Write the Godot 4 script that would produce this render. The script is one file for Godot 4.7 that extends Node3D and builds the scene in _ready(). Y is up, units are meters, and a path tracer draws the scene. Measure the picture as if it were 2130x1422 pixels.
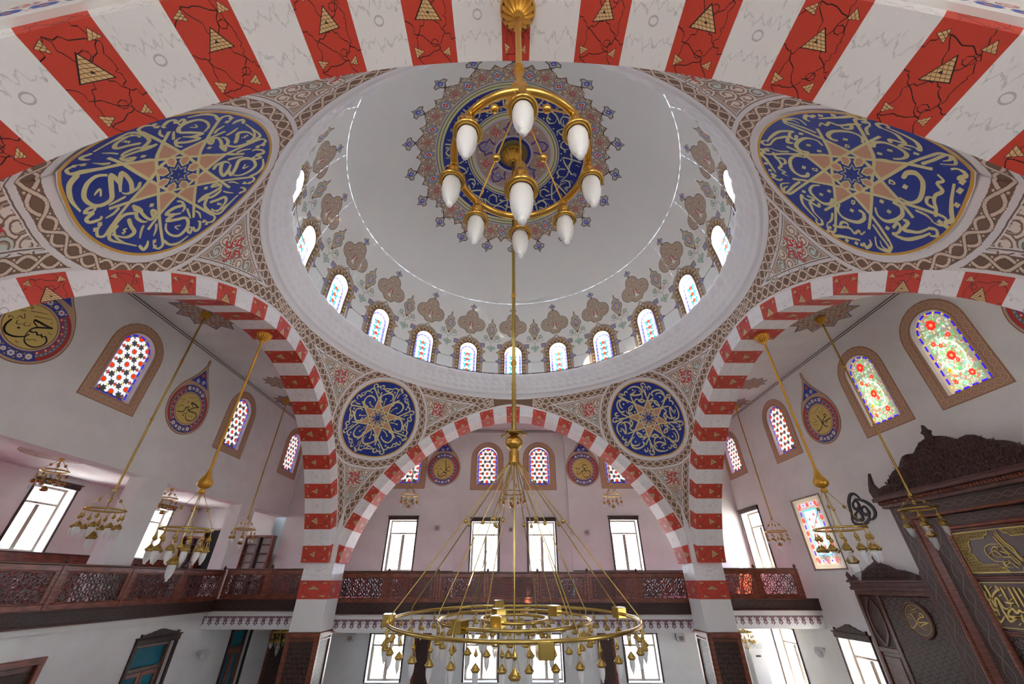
extends Node3D
# Prayer hall of a domed mosque, looking up from the rear gallery. Metres, y up, dome centre at x = z = 0, floor at y = 0.

const HALL := 11.2       # inner face of the side walls
const FARZ := -11.3      # inner face of the far wall
const CEIL := 11.82      # flat aisle ceiling
const AX := 6.6          # inner faces of the four great arches
const SPR := 4.11        # springing height of the arches
const DY := 13.1         # centre of the dome
const DR := 6.6          # radius of the dome

var M := {}              # materials by name
var counts := {}
var rng := RandomNumberGenerator.new()

func _ready() -> void:
	rng.seed = 7
	# --- camera
	var cam := Camera3D.new()
	cam.name = "camera"
	cam.fov = rad_to_deg(2.0 * atan(711.0 / 803.8))
	cam.near = 0.05
	cam.far = 400.0
	cam.position = Vector3(-0.05, 4.6, 9.5)
	cam.rotation_degrees = Vector3(31.87, 0, 0)
	add_child(cam)
	cam.current = true
	# --- sky, exposure
	var env := Environment.new()
	var sky := Sky.new()
	var ps := ProceduralSkyMaterial.new()
	ps.sky_top_color = Color(0.80, 0.88, 1.0)
	ps.sky_horizon_color = Color(0.97, 0.98, 1.0)
	ps.ground_bottom_color = Color(0.62, 0.61, 0.58)
	ps.ground_horizon_color = Color(0.8, 0.8, 0.78)
	ps.sun_angle_max = 0.0
	sky.sky_material = ps
	env.background_mode = Environment.BG_SKY
	env.sky = sky
	env.background_energy_multiplier = 1.0
	env.tonemap_mode = Environment.TONE_MAPPER_LINEAR
	env.tonemap_exposure = 19.5
	env.sdfgi_enabled = true
	env.ssao_enabled = true
	env.ssil_enabled = true
	var we := WorldEnvironment.new()
	we.name = "world_environment"
	we.environment = env
	add_child(we)
	# --- sun, high on the right and behind
	var sun := DirectionalLight3D.new()
	sun.name = "sun"
	sun.light_color = Color(1.0, 0.93, 0.82)
	sun.light_energy = 0.9
	sun.light_angular_distance = 0.6
	sun.shadow_enabled = true
	sun.look_at_from_position(Vector3(30, 62, 24), Vector3.ZERO, Vector3.UP)
	add_child(sun)
	make_materials()
	build_shell()
	build_dome()
	build_arches()
	build_galleries()
	build_windows()
	build_wall_art()
	build_chandeliers()
	build_woodwork()
	build_small_things()

# ------------------------------------------------------------------ mesh builder
class MB:
	var v := PackedVector3Array()
	var n := PackedVector3Array()
	var t := PackedVector2Array()

	func tri(a: Vector3, b: Vector3, c: Vector3, na: Vector3, nb: Vector3, nc: Vector3, ua := Vector2.ZERO, ub := Vector2.ZERO, uc := Vector2.ZERO) -> void:
		if (b - a).cross(c - a).dot(na + nb + nc) > 0.0:
			v.append(a); v.append(c); v.append(b)
			n.append(na); n.append(nc); n.append(nb)
			t.append(ua); t.append(uc); t.append(ub)
		else:
			v.append(a); v.append(b); v.append(c)
			n.append(na); n.append(nb); n.append(nc)
			t.append(ua); t.append(ub); t.append(uc)

	func quad(a: Vector3, b: Vector3, c: Vector3, d: Vector3, nr: Vector3, r := Rect2(0, 0, 1, 1)) -> void:
		# a lower left, b lower right, c upper right, d upper left in the picture
		var p := r.position
		var e := r.end
		tri(a, b, c, nr, nr, nr, Vector2(p.x, e.y), Vector2(e.x, e.y), Vector2(e.x, p.y))
		tri(a, c, d, nr, nr, nr, Vector2(p.x, e.y), Vector2(e.x, p.y), Vector2(p.x, p.y))

	func box(c: Vector3, s: Vector3, b := Basis.IDENTITY, ch := 0.0) -> void:
		var h := s * 0.5
		if ch <= 0.0:
			for ax in 3:
				for sg: float in [-1.0, 1.0]:
					var u := (ax + 1) % 3
					var w := (ax + 2) % 3
					var q := []
					for k: Vector2 in [Vector2(-1, -1), Vector2(1, -1), Vector2(1, 1), Vector2(-1, 1)]:
						var p := Vector3.ZERO
						p[ax] = h[ax] * sg; p[u] = h[u] * k.x; p[w] = h[w] * k.y
						q.append(c + b * p)
					var nn := Vector3.ZERO
					nn[ax] = sg
					quad(q[0], q[1], q[2], q[3], b * nn)
			return
		ch = minf(ch, minf(h.x, minf(h.y, h.z)) * 0.9)
		for ax in 3:
			var u := (ax + 1) % 3
			var w := (ax + 2) % 3
			for sg: float in [-1.0, 1.0]:
				var q := []
				for k: Vector2 in [Vector2(-1, -1), Vector2(1, -1), Vector2(1, 1), Vector2(-1, 1)]:
					var p := Vector3.ZERO
					p[ax] = h[ax] * sg; p[u] = (h[u] - ch) * k.x; p[w] = (h[w] - ch) * k.y
					q.append(c + b * p)
				var nn := Vector3.ZERO
				nn[ax] = sg
				quad(q[0], q[1], q[2], q[3], b * nn)
				# chamfers towards +-u
				for su: float in [-1.0, 1.0]:
					var p1 := Vector3.ZERO
					var p2 := Vector3.ZERO
					p1[ax] = h[ax] * sg; p1[u] = (h[u] - ch) * su
					p2[ax] = (h[ax] - ch) * sg; p2[u] = h[u] * su
					var dw := Vector3.ZERO
					dw[w] = h[w] - ch
					var nv := Vector3.ZERO
					nv[ax] = sg; nv[u] = su
					nv = (b * nv).normalized()
					quad(c + b * (p1 - dw), c + b * (p1 + dw), c + b * (p2 + dw), c + b * (p2 - dw), nv)
		for sx: float in [-1.0, 1.0]:
			for sy: float in [-1.0, 1.0]:
				for sz: float in [-1.0, 1.0]:
					var k := Vector3(sx, sy, sz)
					var nv := (b * k).normalized()
					tri(c + b * (Vector3(h.x, h.y - ch, h.z - ch) * k), c + b * (Vector3(h.x - ch, h.y, h.z - ch) * k), c + b * (Vector3(h.x - ch, h.y - ch, h.z) * k), nv, nv, nv)

	func bar(a: Vector3, b: Vector3, w: float, h: float, up := Vector3.UP) -> void:
		var d := (b - a)
		var l := d.length()
		if l < 1e-5: return
		d /= l
		var s := d.cross(up)
		if s.length() < 1e-3: s = d.cross(Vector3.RIGHT)
		s = s.normalized()
		box((a + b) * 0.5, Vector3(w, h, l), Basis(s, d.cross(s), d))

	func tube(path: PackedVector3Array, r: float, sides := 8, closed := false, r2 := -1.0) -> void:
		var m := path.size()
		var rings := []
		var side := Vector3.ZERO
		for i in m:
			var d: Vector3
			if closed: d = path[(i + 1) % m] - path[(i + m - 1) % m]
			else: d = path[mini(i + 1, m - 1)] - path[maxi(i - 1, 0)]
			d = d.normalized()
			if side == Vector3.ZERO:
				side = d.cross(Vector3.UP if absf(d.y) < 0.9 else Vector3.RIGHT).normalized()
			else:
				side = (side - d * side.dot(d)).normalized()
			var up := d.cross(side)
			var rr := r if r2 < 0.0 else lerpf(r, r2, float(i) / (m - 1))
			var ring := []
			for k in sides:
				var a := TAU * k / sides
				var nn := side * cos(a) + up * sin(a)
				ring.append([path[i] + nn * rr, nn])
			rings.append(ring)
		for i in (m if closed else m - 1):
			var A: Array = rings[i]
			var B: Array = rings[(i + 1) % m]
			for k in sides:
				var k2 := (k + 1) % sides
				tri(A[k][0], A[k2][0], B[k2][0], A[k][1], A[k2][1], B[k2][1])
				tri(A[k][0], B[k2][0], B[k][0], A[k][1], B[k2][1], B[k][1])
		if not closed:
			for e in 2:
				var R: Array = rings[0] if e == 0 else rings[m - 1]
				var d2 := (path[0] - path[1]).normalized() if e == 0 else (path[m - 1] - path[m - 2]).normalized()
				for k in range(1, sides - 1):
					tri(R[0][0], R[k][0], R[k + 1][0], d2, d2, d2)

	func lathe(prof: PackedVector2Array, seg := 16, o := Vector3.ZERO, flutes := 0, depth := 0.0) -> void:
		# profile of (radius, height); flutes ribs it
		var m := prof.size()
		var nr := PackedVector2Array()
		for i in m:
			var d := prof[mini(i + 1, m - 1)] - prof[maxi(i - 1, 0)]
			nr.append(Vector2(d.y, -d.x).normalized())
		# outward check
		var area := 0.0
		for i in m - 1: area += (prof[i + 1].y - prof[i].y) * (prof[i].x + prof[i + 1].x)
		var sg := 1.0 if area > 0.0 else -1.0
		for k in seg:
			var a0 := TAU * k / seg
			var a1 := TAU * (k + 1) / seg
			var f0 := 1.0
			var f1 := 1.0
			if flutes > 0:
				f0 = 1.0 - depth * (1.0 - absf(sin(a0 * flutes * 0.5)))
				f1 = 1.0 - depth * (1.0 - absf(sin(a1 * flutes * 0.5)))
			var c0 := Vector3(cos(a0), 0, sin(a0))
			var c1 := Vector3(cos(a1), 0, sin(a1))
			for i in m - 1:
				var p := prof[i]
				var q := prof[i + 1]
				var P0 := o + c0 * p.x * f0 + Vector3(0, p.y, 0)
				var P1 := o + c1 * p.x * f1 + Vector3(0, p.y, 0)
				var Q0 := o + c0 * q.x * f0 + Vector3(0, q.y, 0)
				var Q1 := o + c1 * q.x * f1 + Vector3(0, q.y, 0)
				var t0 := c0
				var t1 := c1
				if flutes > 0:
					var tg := Vector3(-c0.z, 0, c0.x)
					t0 = (c0 - tg * depth * flutes * 0.5 * cos(a0 * flutes * 0.5) * signf(sin(a0 * flutes * 0.5))).normalized()
					tg = Vector3(-c1.z, 0, c1.x)
					t1 = (c1 - tg * depth * flutes * 0.5 * cos(a1 * flutes * 0.5) * signf(sin(a1 * flutes * 0.5))).normalized()
				var n00 := (t0 * nr[i].x + Vector3(0, nr[i].y, 0)) * sg
				var n01 := (t1 * nr[i].x + Vector3(0, nr[i].y, 0)) * sg
				var n10 := (t0 * nr[i + 1].x + Vector3(0, nr[i + 1].y, 0)) * sg
				var n11 := (t1 * nr[i + 1].x + Vector3(0, nr[i + 1].y, 0)) * sg
				var u0 := float(k) / seg
				var u1 := float(k + 1) / seg
				var w0 := 1.0 - float(i) / (m - 1)
				var w1 := 1.0 - float(i + 1) / (m - 1)
				if p.x > 1e-5: tri(P0, P1, Q1, n00, n01, n11, Vector2(u0, w0), Vector2(u1, w0), Vector2(u1, w1))
				if q.x > 1e-5: tri(P0, Q1, Q0, n00, n11, n10, Vector2(u0, w0), Vector2(u1, w1), Vector2(u0, w1))

	func grid(nu: int, nv: int, f: Callable, towards: Vector3, r := Rect2(0, 0, 1, 1), uvf: Variant = null) -> void:
		# f(u, v) -> point, u and v from 0 to 1; normals face the point «towards»
		var P := []
		for j in nv + 1:
			for i in nu + 1:
				P.append(f.call(float(i) / nu, float(j) / nv))
		var N := []
		for j in nv + 1:
			for i in nu + 1:
				var du: Vector3 = P[j * (nu + 1) + mini(i + 1, nu)] - P[j * (nu + 1) + maxi(i - 1, 0)]
				var dv: Vector3 = P[mini(j + 1, nv) * (nu + 1) + i] - P[maxi(j - 1, 0) * (nu + 1) + i]
				var q := du.cross(dv).normalized()
				if q.dot(towards - P[j * (nu + 1) + i]) < 0.0: q = -q
				N.append(q)
		for j in nv:
			for i in nu:
				var a := j * (nu + 1) + i
				var b := a + 1
				var c := b + nu + 1
				var d := a + nu + 1
				var U := []
				for k: int in [a, b, c, d]:
					if uvf != null: U.append(uvf.call(P[k]))
					else: U.append(Vector2(r.position.x + r.size.x * float(k % (nu + 1)) / nu, r.end.y - r.size.y * float(k / (nu + 1)) / nv))
				tri(P[a], P[b], P[c], N[a], N[b], N[c], U[0], U[1], U[2])
				tri(P[a], P[c], P[d], N[a], N[c], N[d], U[0], U[2], U[3])

	func prism(poly: PackedVector2Array, o: Vector3, ex: Vector3, ey: Vector3, depth: float, uvr := Rect2(0, 0, 1, 1), sides := true) -> void:
		# poly in the plane of ex, ey at o, extruded by depth along ex x ey; uv from uvr in poly's units
		var ez := ex.cross(ey).normalized()
		var ids := Geometry2D.triangulate_polygon(poly)
		var top := ez * depth
		for i in range(0, ids.size(), 3):
			var w := []
			var uu := []
			for k in 3:
				var p := poly[ids[i + k]]
				w.append(o + ex * p.x + ey * p.y)
				uu.append(Vector2((p.x - uvr.position.x) / uvr.size.x, 1.0 - (p.y - uvr.position.y) / uvr.size.y))
			tri(w[0] + top, w[1] + top, w[2] + top, ez, ez, ez, uu[0], uu[1], uu[2])
			if sides: tri(w[0], w[1], w[2], -ez, -ez, -ez, uu[0], uu[1], uu[2])
		if not sides: return
		var cw := 1.0 if Geometry2D.is_polygon_clockwise(poly) else -1.0
		for i in poly.size():
			var p := poly[i]
			var q := poly[(i + 1) % poly.size()]
			var d := (q - p).normalized()
			var nn := (ex * -d.y + ey * d.x) * cw
			var a := o + ex * p.x + ey * p.y
			var b := o + ex * q.x + ey * q.y
			quad(a, b, b + top, a + top, nn.normalized())

	func merge(o: MB, x: Transform3D) -> void:
		for i in o.v.size():
			v.append(x * o.v[i])
			n.append((x.basis * o.n[i]).normalized())
		t.append_array(o.t)

	func mesh() -> ArrayMesh:
		var a := []
		a.resize(Mesh.ARRAY_MAX)
		a[Mesh.ARRAY_VERTEX] = v
		a[Mesh.ARRAY_NORMAL] = n
		a[Mesh.ARRAY_TEX_UV] = t
		var m := ArrayMesh.new()
		if v.size() > 0: m.add_surface_from_arrays(Mesh.PRIMITIVE_TRIANGLES, a)
		return m

# ------------------------------------------------------------------ nodes
func numbered(parent: Node, called: String) -> String:
	var key := str(parent.get_instance_id()) + called
	var k: int = counts.get(key, 0)
	counts[key] = k + 1
	return called if k == 0 else "%s_%03d" % [called, k]

func put(called: String, mesh: Mesh, m: Material, parent: Node = self) -> MeshInstance3D:
	var o := MeshInstance3D.new()
	o.name = numbered(parent, called)
	o.mesh = mesh
	o.material_override = m
	parent.add_child(o, true)
	return o

func thing(called: String, label: String, category: String, group := "", at := Vector3.ZERO, turn := 0.0) -> Node3D:
	var o := Node3D.new()
	o.name = numbered(self, called)
	add_child(o, true)
	o.position = at
	o.rotation.y = turn
	return tag(o, label, category, group)

func tag(o: Node3D, label: String, category: String, group := "") -> Node3D:
	o.set_meta("label", label)
	o.set_meta("category", category)
	if group: o.set_meta("group", group)
	return o

func struct(called: String, label: String, mesh: Mesh = null, m: Material = null) -> Node3D:
	var o: Node3D
	if mesh: o = put(called, mesh, m)
	else:
		o = Node3D.new()
		o.name = numbered(self, called)
		add_child(o, true)
	o.set_meta("kind", "structure")
	o.set_meta("label", label)
	return o

func twin(o: Node3D, label: String, at: Vector3, turn := 0.0) -> Node3D:
	var c: Node3D = o.duplicate()
	var base := String(o.name)
	c.name = numbered(self, base)
	add_child(c, true)
	c.position = at
	c.rotation.y = turn
	c.set_meta("label", label)
	return c

# ------------------------------------------------------------------ drawing on pictures
class Cv:
	var im: Image
	var w: int
	var h: int
	var o := Vector2.ZERO      # where the drawing's origin lies, in pixels
	var ex := Vector2(1, 0)
	var ey := Vector2(0, 1)

	func _init(ww: int, hh: int, c: Color) -> void:
		w = ww; h = hh
		im = Image.create_empty(w, h, false, Image.FORMAT_RGB8)
		im.fill(c)

	func frame(origin: Vector2, x: Vector2, y: Vector2) -> void:
		o = origin; ex = x; ey = y

	func P(p: Vector2) -> Vector2:
		return o + ex * p.x + ey * p.y

	func fillpx(q: PackedVector2Array, c: Color) -> void:
		var lo := INF
		var hi := -INF
		for p in q:
			lo = minf(lo, p.y); hi = maxf(hi, p.y)
		var y0 := maxi(0, ceili(lo - 0.5))
		var y1 := mini(h - 1, floori(hi - 0.5))
		if y1 < y0: return
		var rows := []
		rows.resize(y1 - y0 + 1)
		for i in rows.size(): rows[i] = []
		var m := q.size()
		for i in m:
			var a := q[i]
			var b := q[(i + 1) % m]
			if a.y == b.y: continue
			if a.y > b.y:
				var s := a
				a = b; b = s
			var k := (b.x - a.x) / (b.y - a.y)
			for y in range(maxi(y0, ceili(a.y - 0.5)), mini(y1, ceili(b.y - 0.5) - 1) + 1):
				rows[y - y0].append(a.x + (y + 0.5 - a.y) * k)
		for i in rows.size():
			var r: Array = rows[i]
			if r.size() < 2: continue
			if r.size() == 2:
				var xa := roundi(minf(r[0], r[1]))
				var xb := roundi(maxf(r[0], r[1]))
				if xb > xa: im.fill_rect(Rect2i(xa, y0 + i, xb - xa, 1), c)
				continue
			r.sort()
			for k in range(0, r.size() - 1, 2):
				var xa := roundi(r[k])
				var xb := roundi(r[k + 1])
				if xb > xa: im.fill_rect(Rect2i(xa, y0 + i, xb - xa, 1), c)

	func fill(pts: PackedVector2Array, c: Color) -> void:
		var q := PackedVector2Array()
		for p in pts: q.append(P(p))
		fillpx(q, c)

	func disc(p: Vector2, r: float, c: Color, sides := 20) -> void:
		var q := PackedVector2Array()
		for k in sides:
			q.append(P(p + Vector2.from_angle(TAU * k / sides) * r))
		fillpx(q, c)

	func ring(p: Vector2, r0: float, r1: float, c: Color, sides := 96) -> void:
		for k in sides:
			var a := Vector2.from_angle(TAU * k / sides)
			var b := Vector2.from_angle(TAU * (k + 1.08) / sides)
			fill(PackedVector2Array([p + a * r0, p + b * r0, p + b * r1, p + a * r1]), c)

	func line(pts: PackedVector2Array, wd: float, c: Color, closed := false, w2 := -1.0) -> void:
		# a stroke of width wd (to w2 at its end) through the points as they are
		var m := pts.size()
		var L := PackedVector2Array()
		var R := PackedVector2Array()
		for i in m:
			var d: Vector2
			if closed: d = pts[(i + 1) % m] - pts[(i + m - 1) % m]
			else: d = pts[mini(i + 1, m - 1)] - pts[maxi(i - 1, 0)]
			d = d.normalized()
			var ww := wd if w2 < 0.0 else lerpf(wd, w2, float(i) / maxf(1.0, m - 1))
			var s := Vector2(-d.y, d.x) * ww * 0.5
			L.append(pts[i] + s); R.append(pts[i] - s)
		for i in (m if closed else m - 1):
			var j := (i + 1) % m
			fill(PackedVector2Array([L[i], L[j], R[j], R[i]]), c)

	func spline(ctrl: PackedVector2Array, closed := false, per := 6) -> PackedVector2Array:
		var m := ctrl.size()
		var out := PackedVector2Array()
		for i in (m if closed else m - 1):
			var p0 := ctrl[(i + m - 1) % m] if closed else ctrl[maxi(i - 1, 0)]
			var p1 := ctrl[i]
			var p2 := ctrl[(i + 1) % m]
			var p3 := ctrl[(i + 2) % m] if closed else ctrl[mini(i + 2, m - 1)]
			for k in per:
				out.append(p1.cubic_interpolate(p2, p0, p3, float(k) / per))
		if not closed: out.append(ctrl[m - 1])
		return out

	func pen(ctrl: PackedVector2Array, wd: float, c: Color, taper := 0.35, nib := 0.8) -> void:
		# a reed-pen stroke: thick across one slant, thin along it, tapered at its end
		var s := spline(ctrl)
		var m := s.size()
		var L := PackedVector2Array()
		var R := PackedVector2Array()
		for i in m:
			var d := (s[mini(i + 1, m - 1)] - s[maxi(i - 1, 0)]).normalized()
			var f := float(i) / maxf(1.0, m - 1)
			var ww := wd * (1.0 - nib * 0.5 + nib * 0.5 * absf(d.cross(Vector2(0.6, 0.8)))) * lerpf(1.0, taper, smoothstep(0.55, 1.0, f))
			var q := Vector2(-d.y, d.x) * ww * 0.5
			L.append(s[i] + q); R.append(s[i] - q)
		for i in m - 1:
			fill(PackedVector2Array([L[i], L[i + 1], R[i + 1], R[i]]), c)
			if i % 2 == 0: disc(s[i], L[i].distance_to(R[i]) * 0.5, c, 8)

	func dot(p: Vector2, r: float, c: Color, turn := 0.3) -> void:
		var q := PackedVector2Array()
		for k in 4: q.append(p + Vector2.from_angle(turn + TAU * k / 4) * r)
		fill(q, c)

	func tex() -> ImageTexture:
		return ImageTexture.create_from_image(im)

func V2(a: Array) -> PackedVector2Array:
	var q := PackedVector2Array()
	for i in range(0, a.size(), 2): q.append(Vector2(a[i], a[i + 1]))
	return q

func circle_pts(r: float, n: int, o := Vector2.ZERO) -> PackedVector2Array:
	var q := PackedVector2Array()
	for k in n: q.append(o + Vector2.from_angle(TAU * k / n) * r)
	return q

func C8(r: int, g: int, b: int) -> Color:
	return Color8(r, g, b)

# ------------------------------------------------------------------ materials
func mat(called: String, c: Color, rough := 0.8, metal := 0.0, tex: Texture2D = null, spec := 0.5) -> StandardMaterial3D:
	var m := StandardMaterial3D.new()
	m.resource_name = called
	m.albedo_color = c
	m.roughness = rough
	m.metallic = metal
	m.metallic_specular = spec
	if tex: m.albedo_texture = tex
	M[called] = m
	return m

func noise(freq: float, sz: int, ramp: Array, seed_ := 1, oct := 4, stretch := Vector2.ONE) -> NoiseTexture2D:
	var f := FastNoiseLite.new()
	f.seed = seed_
	f.noise_type = FastNoiseLite.TYPE_SIMPLEX_SMOOTH
	f.frequency = freq
	f.fractal_octaves = oct
	var t := NoiseTexture2D.new()
	t.width = int(sz * stretch.x)
	t.height = int(sz * stretch.y)
	t.seamless = true
	t.noise = f
	if ramp.size():
		var g := Gradient.new()
		g.offsets = PackedFloat32Array(ramp[0])
		g.colors = PackedColorArray(ramp[1])
		t.color_ramp = g
	return t

func wood(called: String, dark: Color, light: Color, rough: float, scale: Vector3, coat := 0.0) -> StandardMaterial3D:
	var m := mat(called, Color.WHITE, rough)
	m.albedo_texture = noise(0.012, 256, [[0.25, 0.5, 0.75], [dark, dark.lerp(light, 0.55), light]], counts.size() + 3, 5)
	m.uv1_triplanar = true
	m.uv1_world_triplanar = true
	m.uv1_scale = scale
	if coat > 0.0:
		m.clearcoat_enabled = true
		m.clearcoat = coat
		m.clearcoat_roughness = 0.25
	return m

func make_materials() -> void:
	# plaster with a faint trowel texture
	var pl := mat("plaster", Color.WHITE, 0.85)
	pl.albedo_texture = noise(0.01, 256, [[0.2, 0.8], [C8(231, 229, 226), C8(237, 236, 233)]], 4)
	pl.uv1_triplanar = true
	pl.uv1_world_triplanar = true
	pl.uv1_scale = Vector3(0.3, 0.3, 0.3)
	mat("dome_plaster", C8(226, 226, 222), 0.5)
	mat("cornice_plaster", C8(240, 239, 239), 0.6)
	mat("trim_white", C8(238, 236, 232), 0.6)
	mat("brown_line", C8(96, 74, 66), 0.7)
	mat("gold", C8(214, 170, 84), 0.27, 1.0)
	mat("gold_paint", C8(214, 160, 62), 0.32, 0.75)
	mat("brass", C8(196, 168, 92), 0.24, 1.0)
	var lg := mat("lamp_glass", C8(240, 238, 234), 0.3)
	lg.backlight_enabled = true
	lg.backlight = Color(0.8, 0.8, 0.8)
	var cg := mat("clear_glass", Color(0.93, 0.95, 0.95, 0.22), 0.04)
	cg.transparency = BaseMaterial3D.TRANSPARENCY_ALPHA
	var pn := mat("pane", Color(0.95, 0.97, 1.0, 0.08), 0.02)
	pn.transparency = BaseMaterial3D.TRANSPARENCY_ALPHA
	wood("wood_red", C8(104, 50, 34), C8(146, 78, 52), 0.35, Vector3(0.6, 4.0, 0.6), 0.35)
	wood("wood_dark", C8(70, 38, 33), C8(100, 58, 48), 0.38, Vector3(0.7, 3.0, 0.7), 0.3)
	wood("wood_brown", C8(84, 52, 38), C8(112, 70, 50), 0.4, Vector3(0.7, 3.0, 0.7), 0.25)
	wood("frame_brown", C8(58, 42, 38), C8(82, 62, 54), 0.5, Vector3(1, 3.0, 1))
	mat("frame_pvc", C8(150, 134, 118), 0.4)
	var cp := mat("carpet", Color.WHITE, 0.95)
	cp.albedo_texture = noise(0.05, 256, [[0.3, 0.7], [C8(196, 28, 88), C8(226, 52, 116)]], 9)
	cp.uv1_triplanar = true
	cp.uv1_world_triplanar = true
	cp.rim_enabled = true
	cp.rim = 0.4
	mat("hall_carpet", C8(176, 170, 164), 0.95)
	mat("ground_stone", C8(205, 202, 195), 0.9)
	mat("black_paint", C8(24, 22, 22), 0.5)
	mat("speaker_grey", C8(205, 205, 205), 0.5)
	mat("teal", C8(12, 112, 128), 0.4)
	mat("dark_void", C8(22, 16, 16), 0.8)
	mat("gold_leaf", C8(214, 190, 110), 0.45, 0.35)
	mat("niche_panel", C8(92, 66, 58), 0.32)
	mat("navy_cloth", C8(22, 28, 44), 0.8)
	mat("teal_glass", C8(20, 116, 136), 0.08)
	make_pictures()

# ------------------------------------------------------------------ walls with openings
# op: [x, y, w, h, arched]; o is the lower left corner, ex runs right, ey up, the room lies on the side of ex x ey
func wall_mesh(o: Vector3, ex: Vector3, ey: Vector3, w: float, h: float, thick: float, op: Array, reveal := true) -> ArrayMesh:
	var b := MB.new()
	var ez := ex.cross(ey)
	var xs := [0.0, w]
	var ys := [0.0, h]
	for q: Array in op:
		xs.append(q[0]); xs.append(q[0] + q[2])
		ys.append(q[1]); ys.append(q[1] + q[3])
	xs.sort(); ys.sort()
	for side in 2:
		var d := ez * (-thick * side)
		var nn := ez * (1.0 - 2.0 * side)
		for i in xs.size() - 1:
			if xs[i + 1] - xs[i] < 1e-4: continue
			var run := -1.0
			for j in ys.size():
				var solid := false
				if j < ys.size() - 1 and ys[j + 1] - ys[j] > 1e-4:
					solid = true
					var c := Vector2((xs[i] + xs[i + 1]) * 0.5, (ys[j] + ys[j + 1]) * 0.5)
					for q: Array in op:
						if c.x > q[0] and c.x < q[0] + q[2] and c.y > q[1] and c.y < q[1] + q[3]: solid = false
				elif j < ys.size() - 1: continue
				if solid and run < 0.0: run = ys[j]
				elif not solid and run >= 0.0:
					b.quad(o + d + ex * xs[i] + ey * run, o + d + ex * xs[i + 1] + ey * run, o + d + ex * xs[i + 1] + ey * ys[j], o + d + ex * xs[i] + ey * ys[j], nn)
					run = -1.0
	for q: Array in op:
		var a = o + ex * q[0] + ey * q[1]
		var W: Vector3 = ex * q[2]
		var H: Vector3 = ey * q[3]
		var D := ez * -thick
		if q[4]:
			var r: float = q[2] * 0.5
			var cc = o + ex * (q[0] + r) + ey * (q[1] + q[3] - r)
			H = ey * (q[3] - r)
			for k in 16:
				var p0 = cc + ex * cos(PI * k / 16) * r + ey * sin(PI * k / 16) * r
				var p1 = cc + ex * cos(PI * (k + 1) / 16) * r + ey * sin(PI * (k + 1) / 16) * r
				var t0 = cc + ex * cos(PI * k / 16) * r + ey * r
				var t1 = cc + ex * cos(PI * (k + 1) / 16) * r + ey * r
				b.quad(p0, p1, t1, t0, ez)
				b.quad(p0 + D, p1 + D, t1 + D, t0 + D, -ez)
				b.quad(p0, p1, p1 + D, p0 + D, (cc - (p0 + p1) * 0.5).normalized())
		elif reveal: b.quad(a + H, a + H + W, a + H + W + D, a + H + D, -ey)
		if reveal or q[4]:
			b.quad(a, a + W, a + W + D, a + D, ey)
			b.quad(a, a + H, a + H + D, a + D, ex)
			b.quad(a + W, a + W + H, a + W + H + D, a + W + D, -ex)
	return b.mesh()

func slab(lo: Vector3, hi: Vector3) -> ArrayMesh:
	var b := MB.new()
	b.box((lo + hi) * 0.5, hi - lo)
	return b.mesh()

# the windows: [x along the wall, y, w, h]
const FAR_UP := [-5.39, -1.37, 1.4, 5.43]
const FAR_Y0 := 5.05
const FAR_Y1 := 7.22

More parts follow.
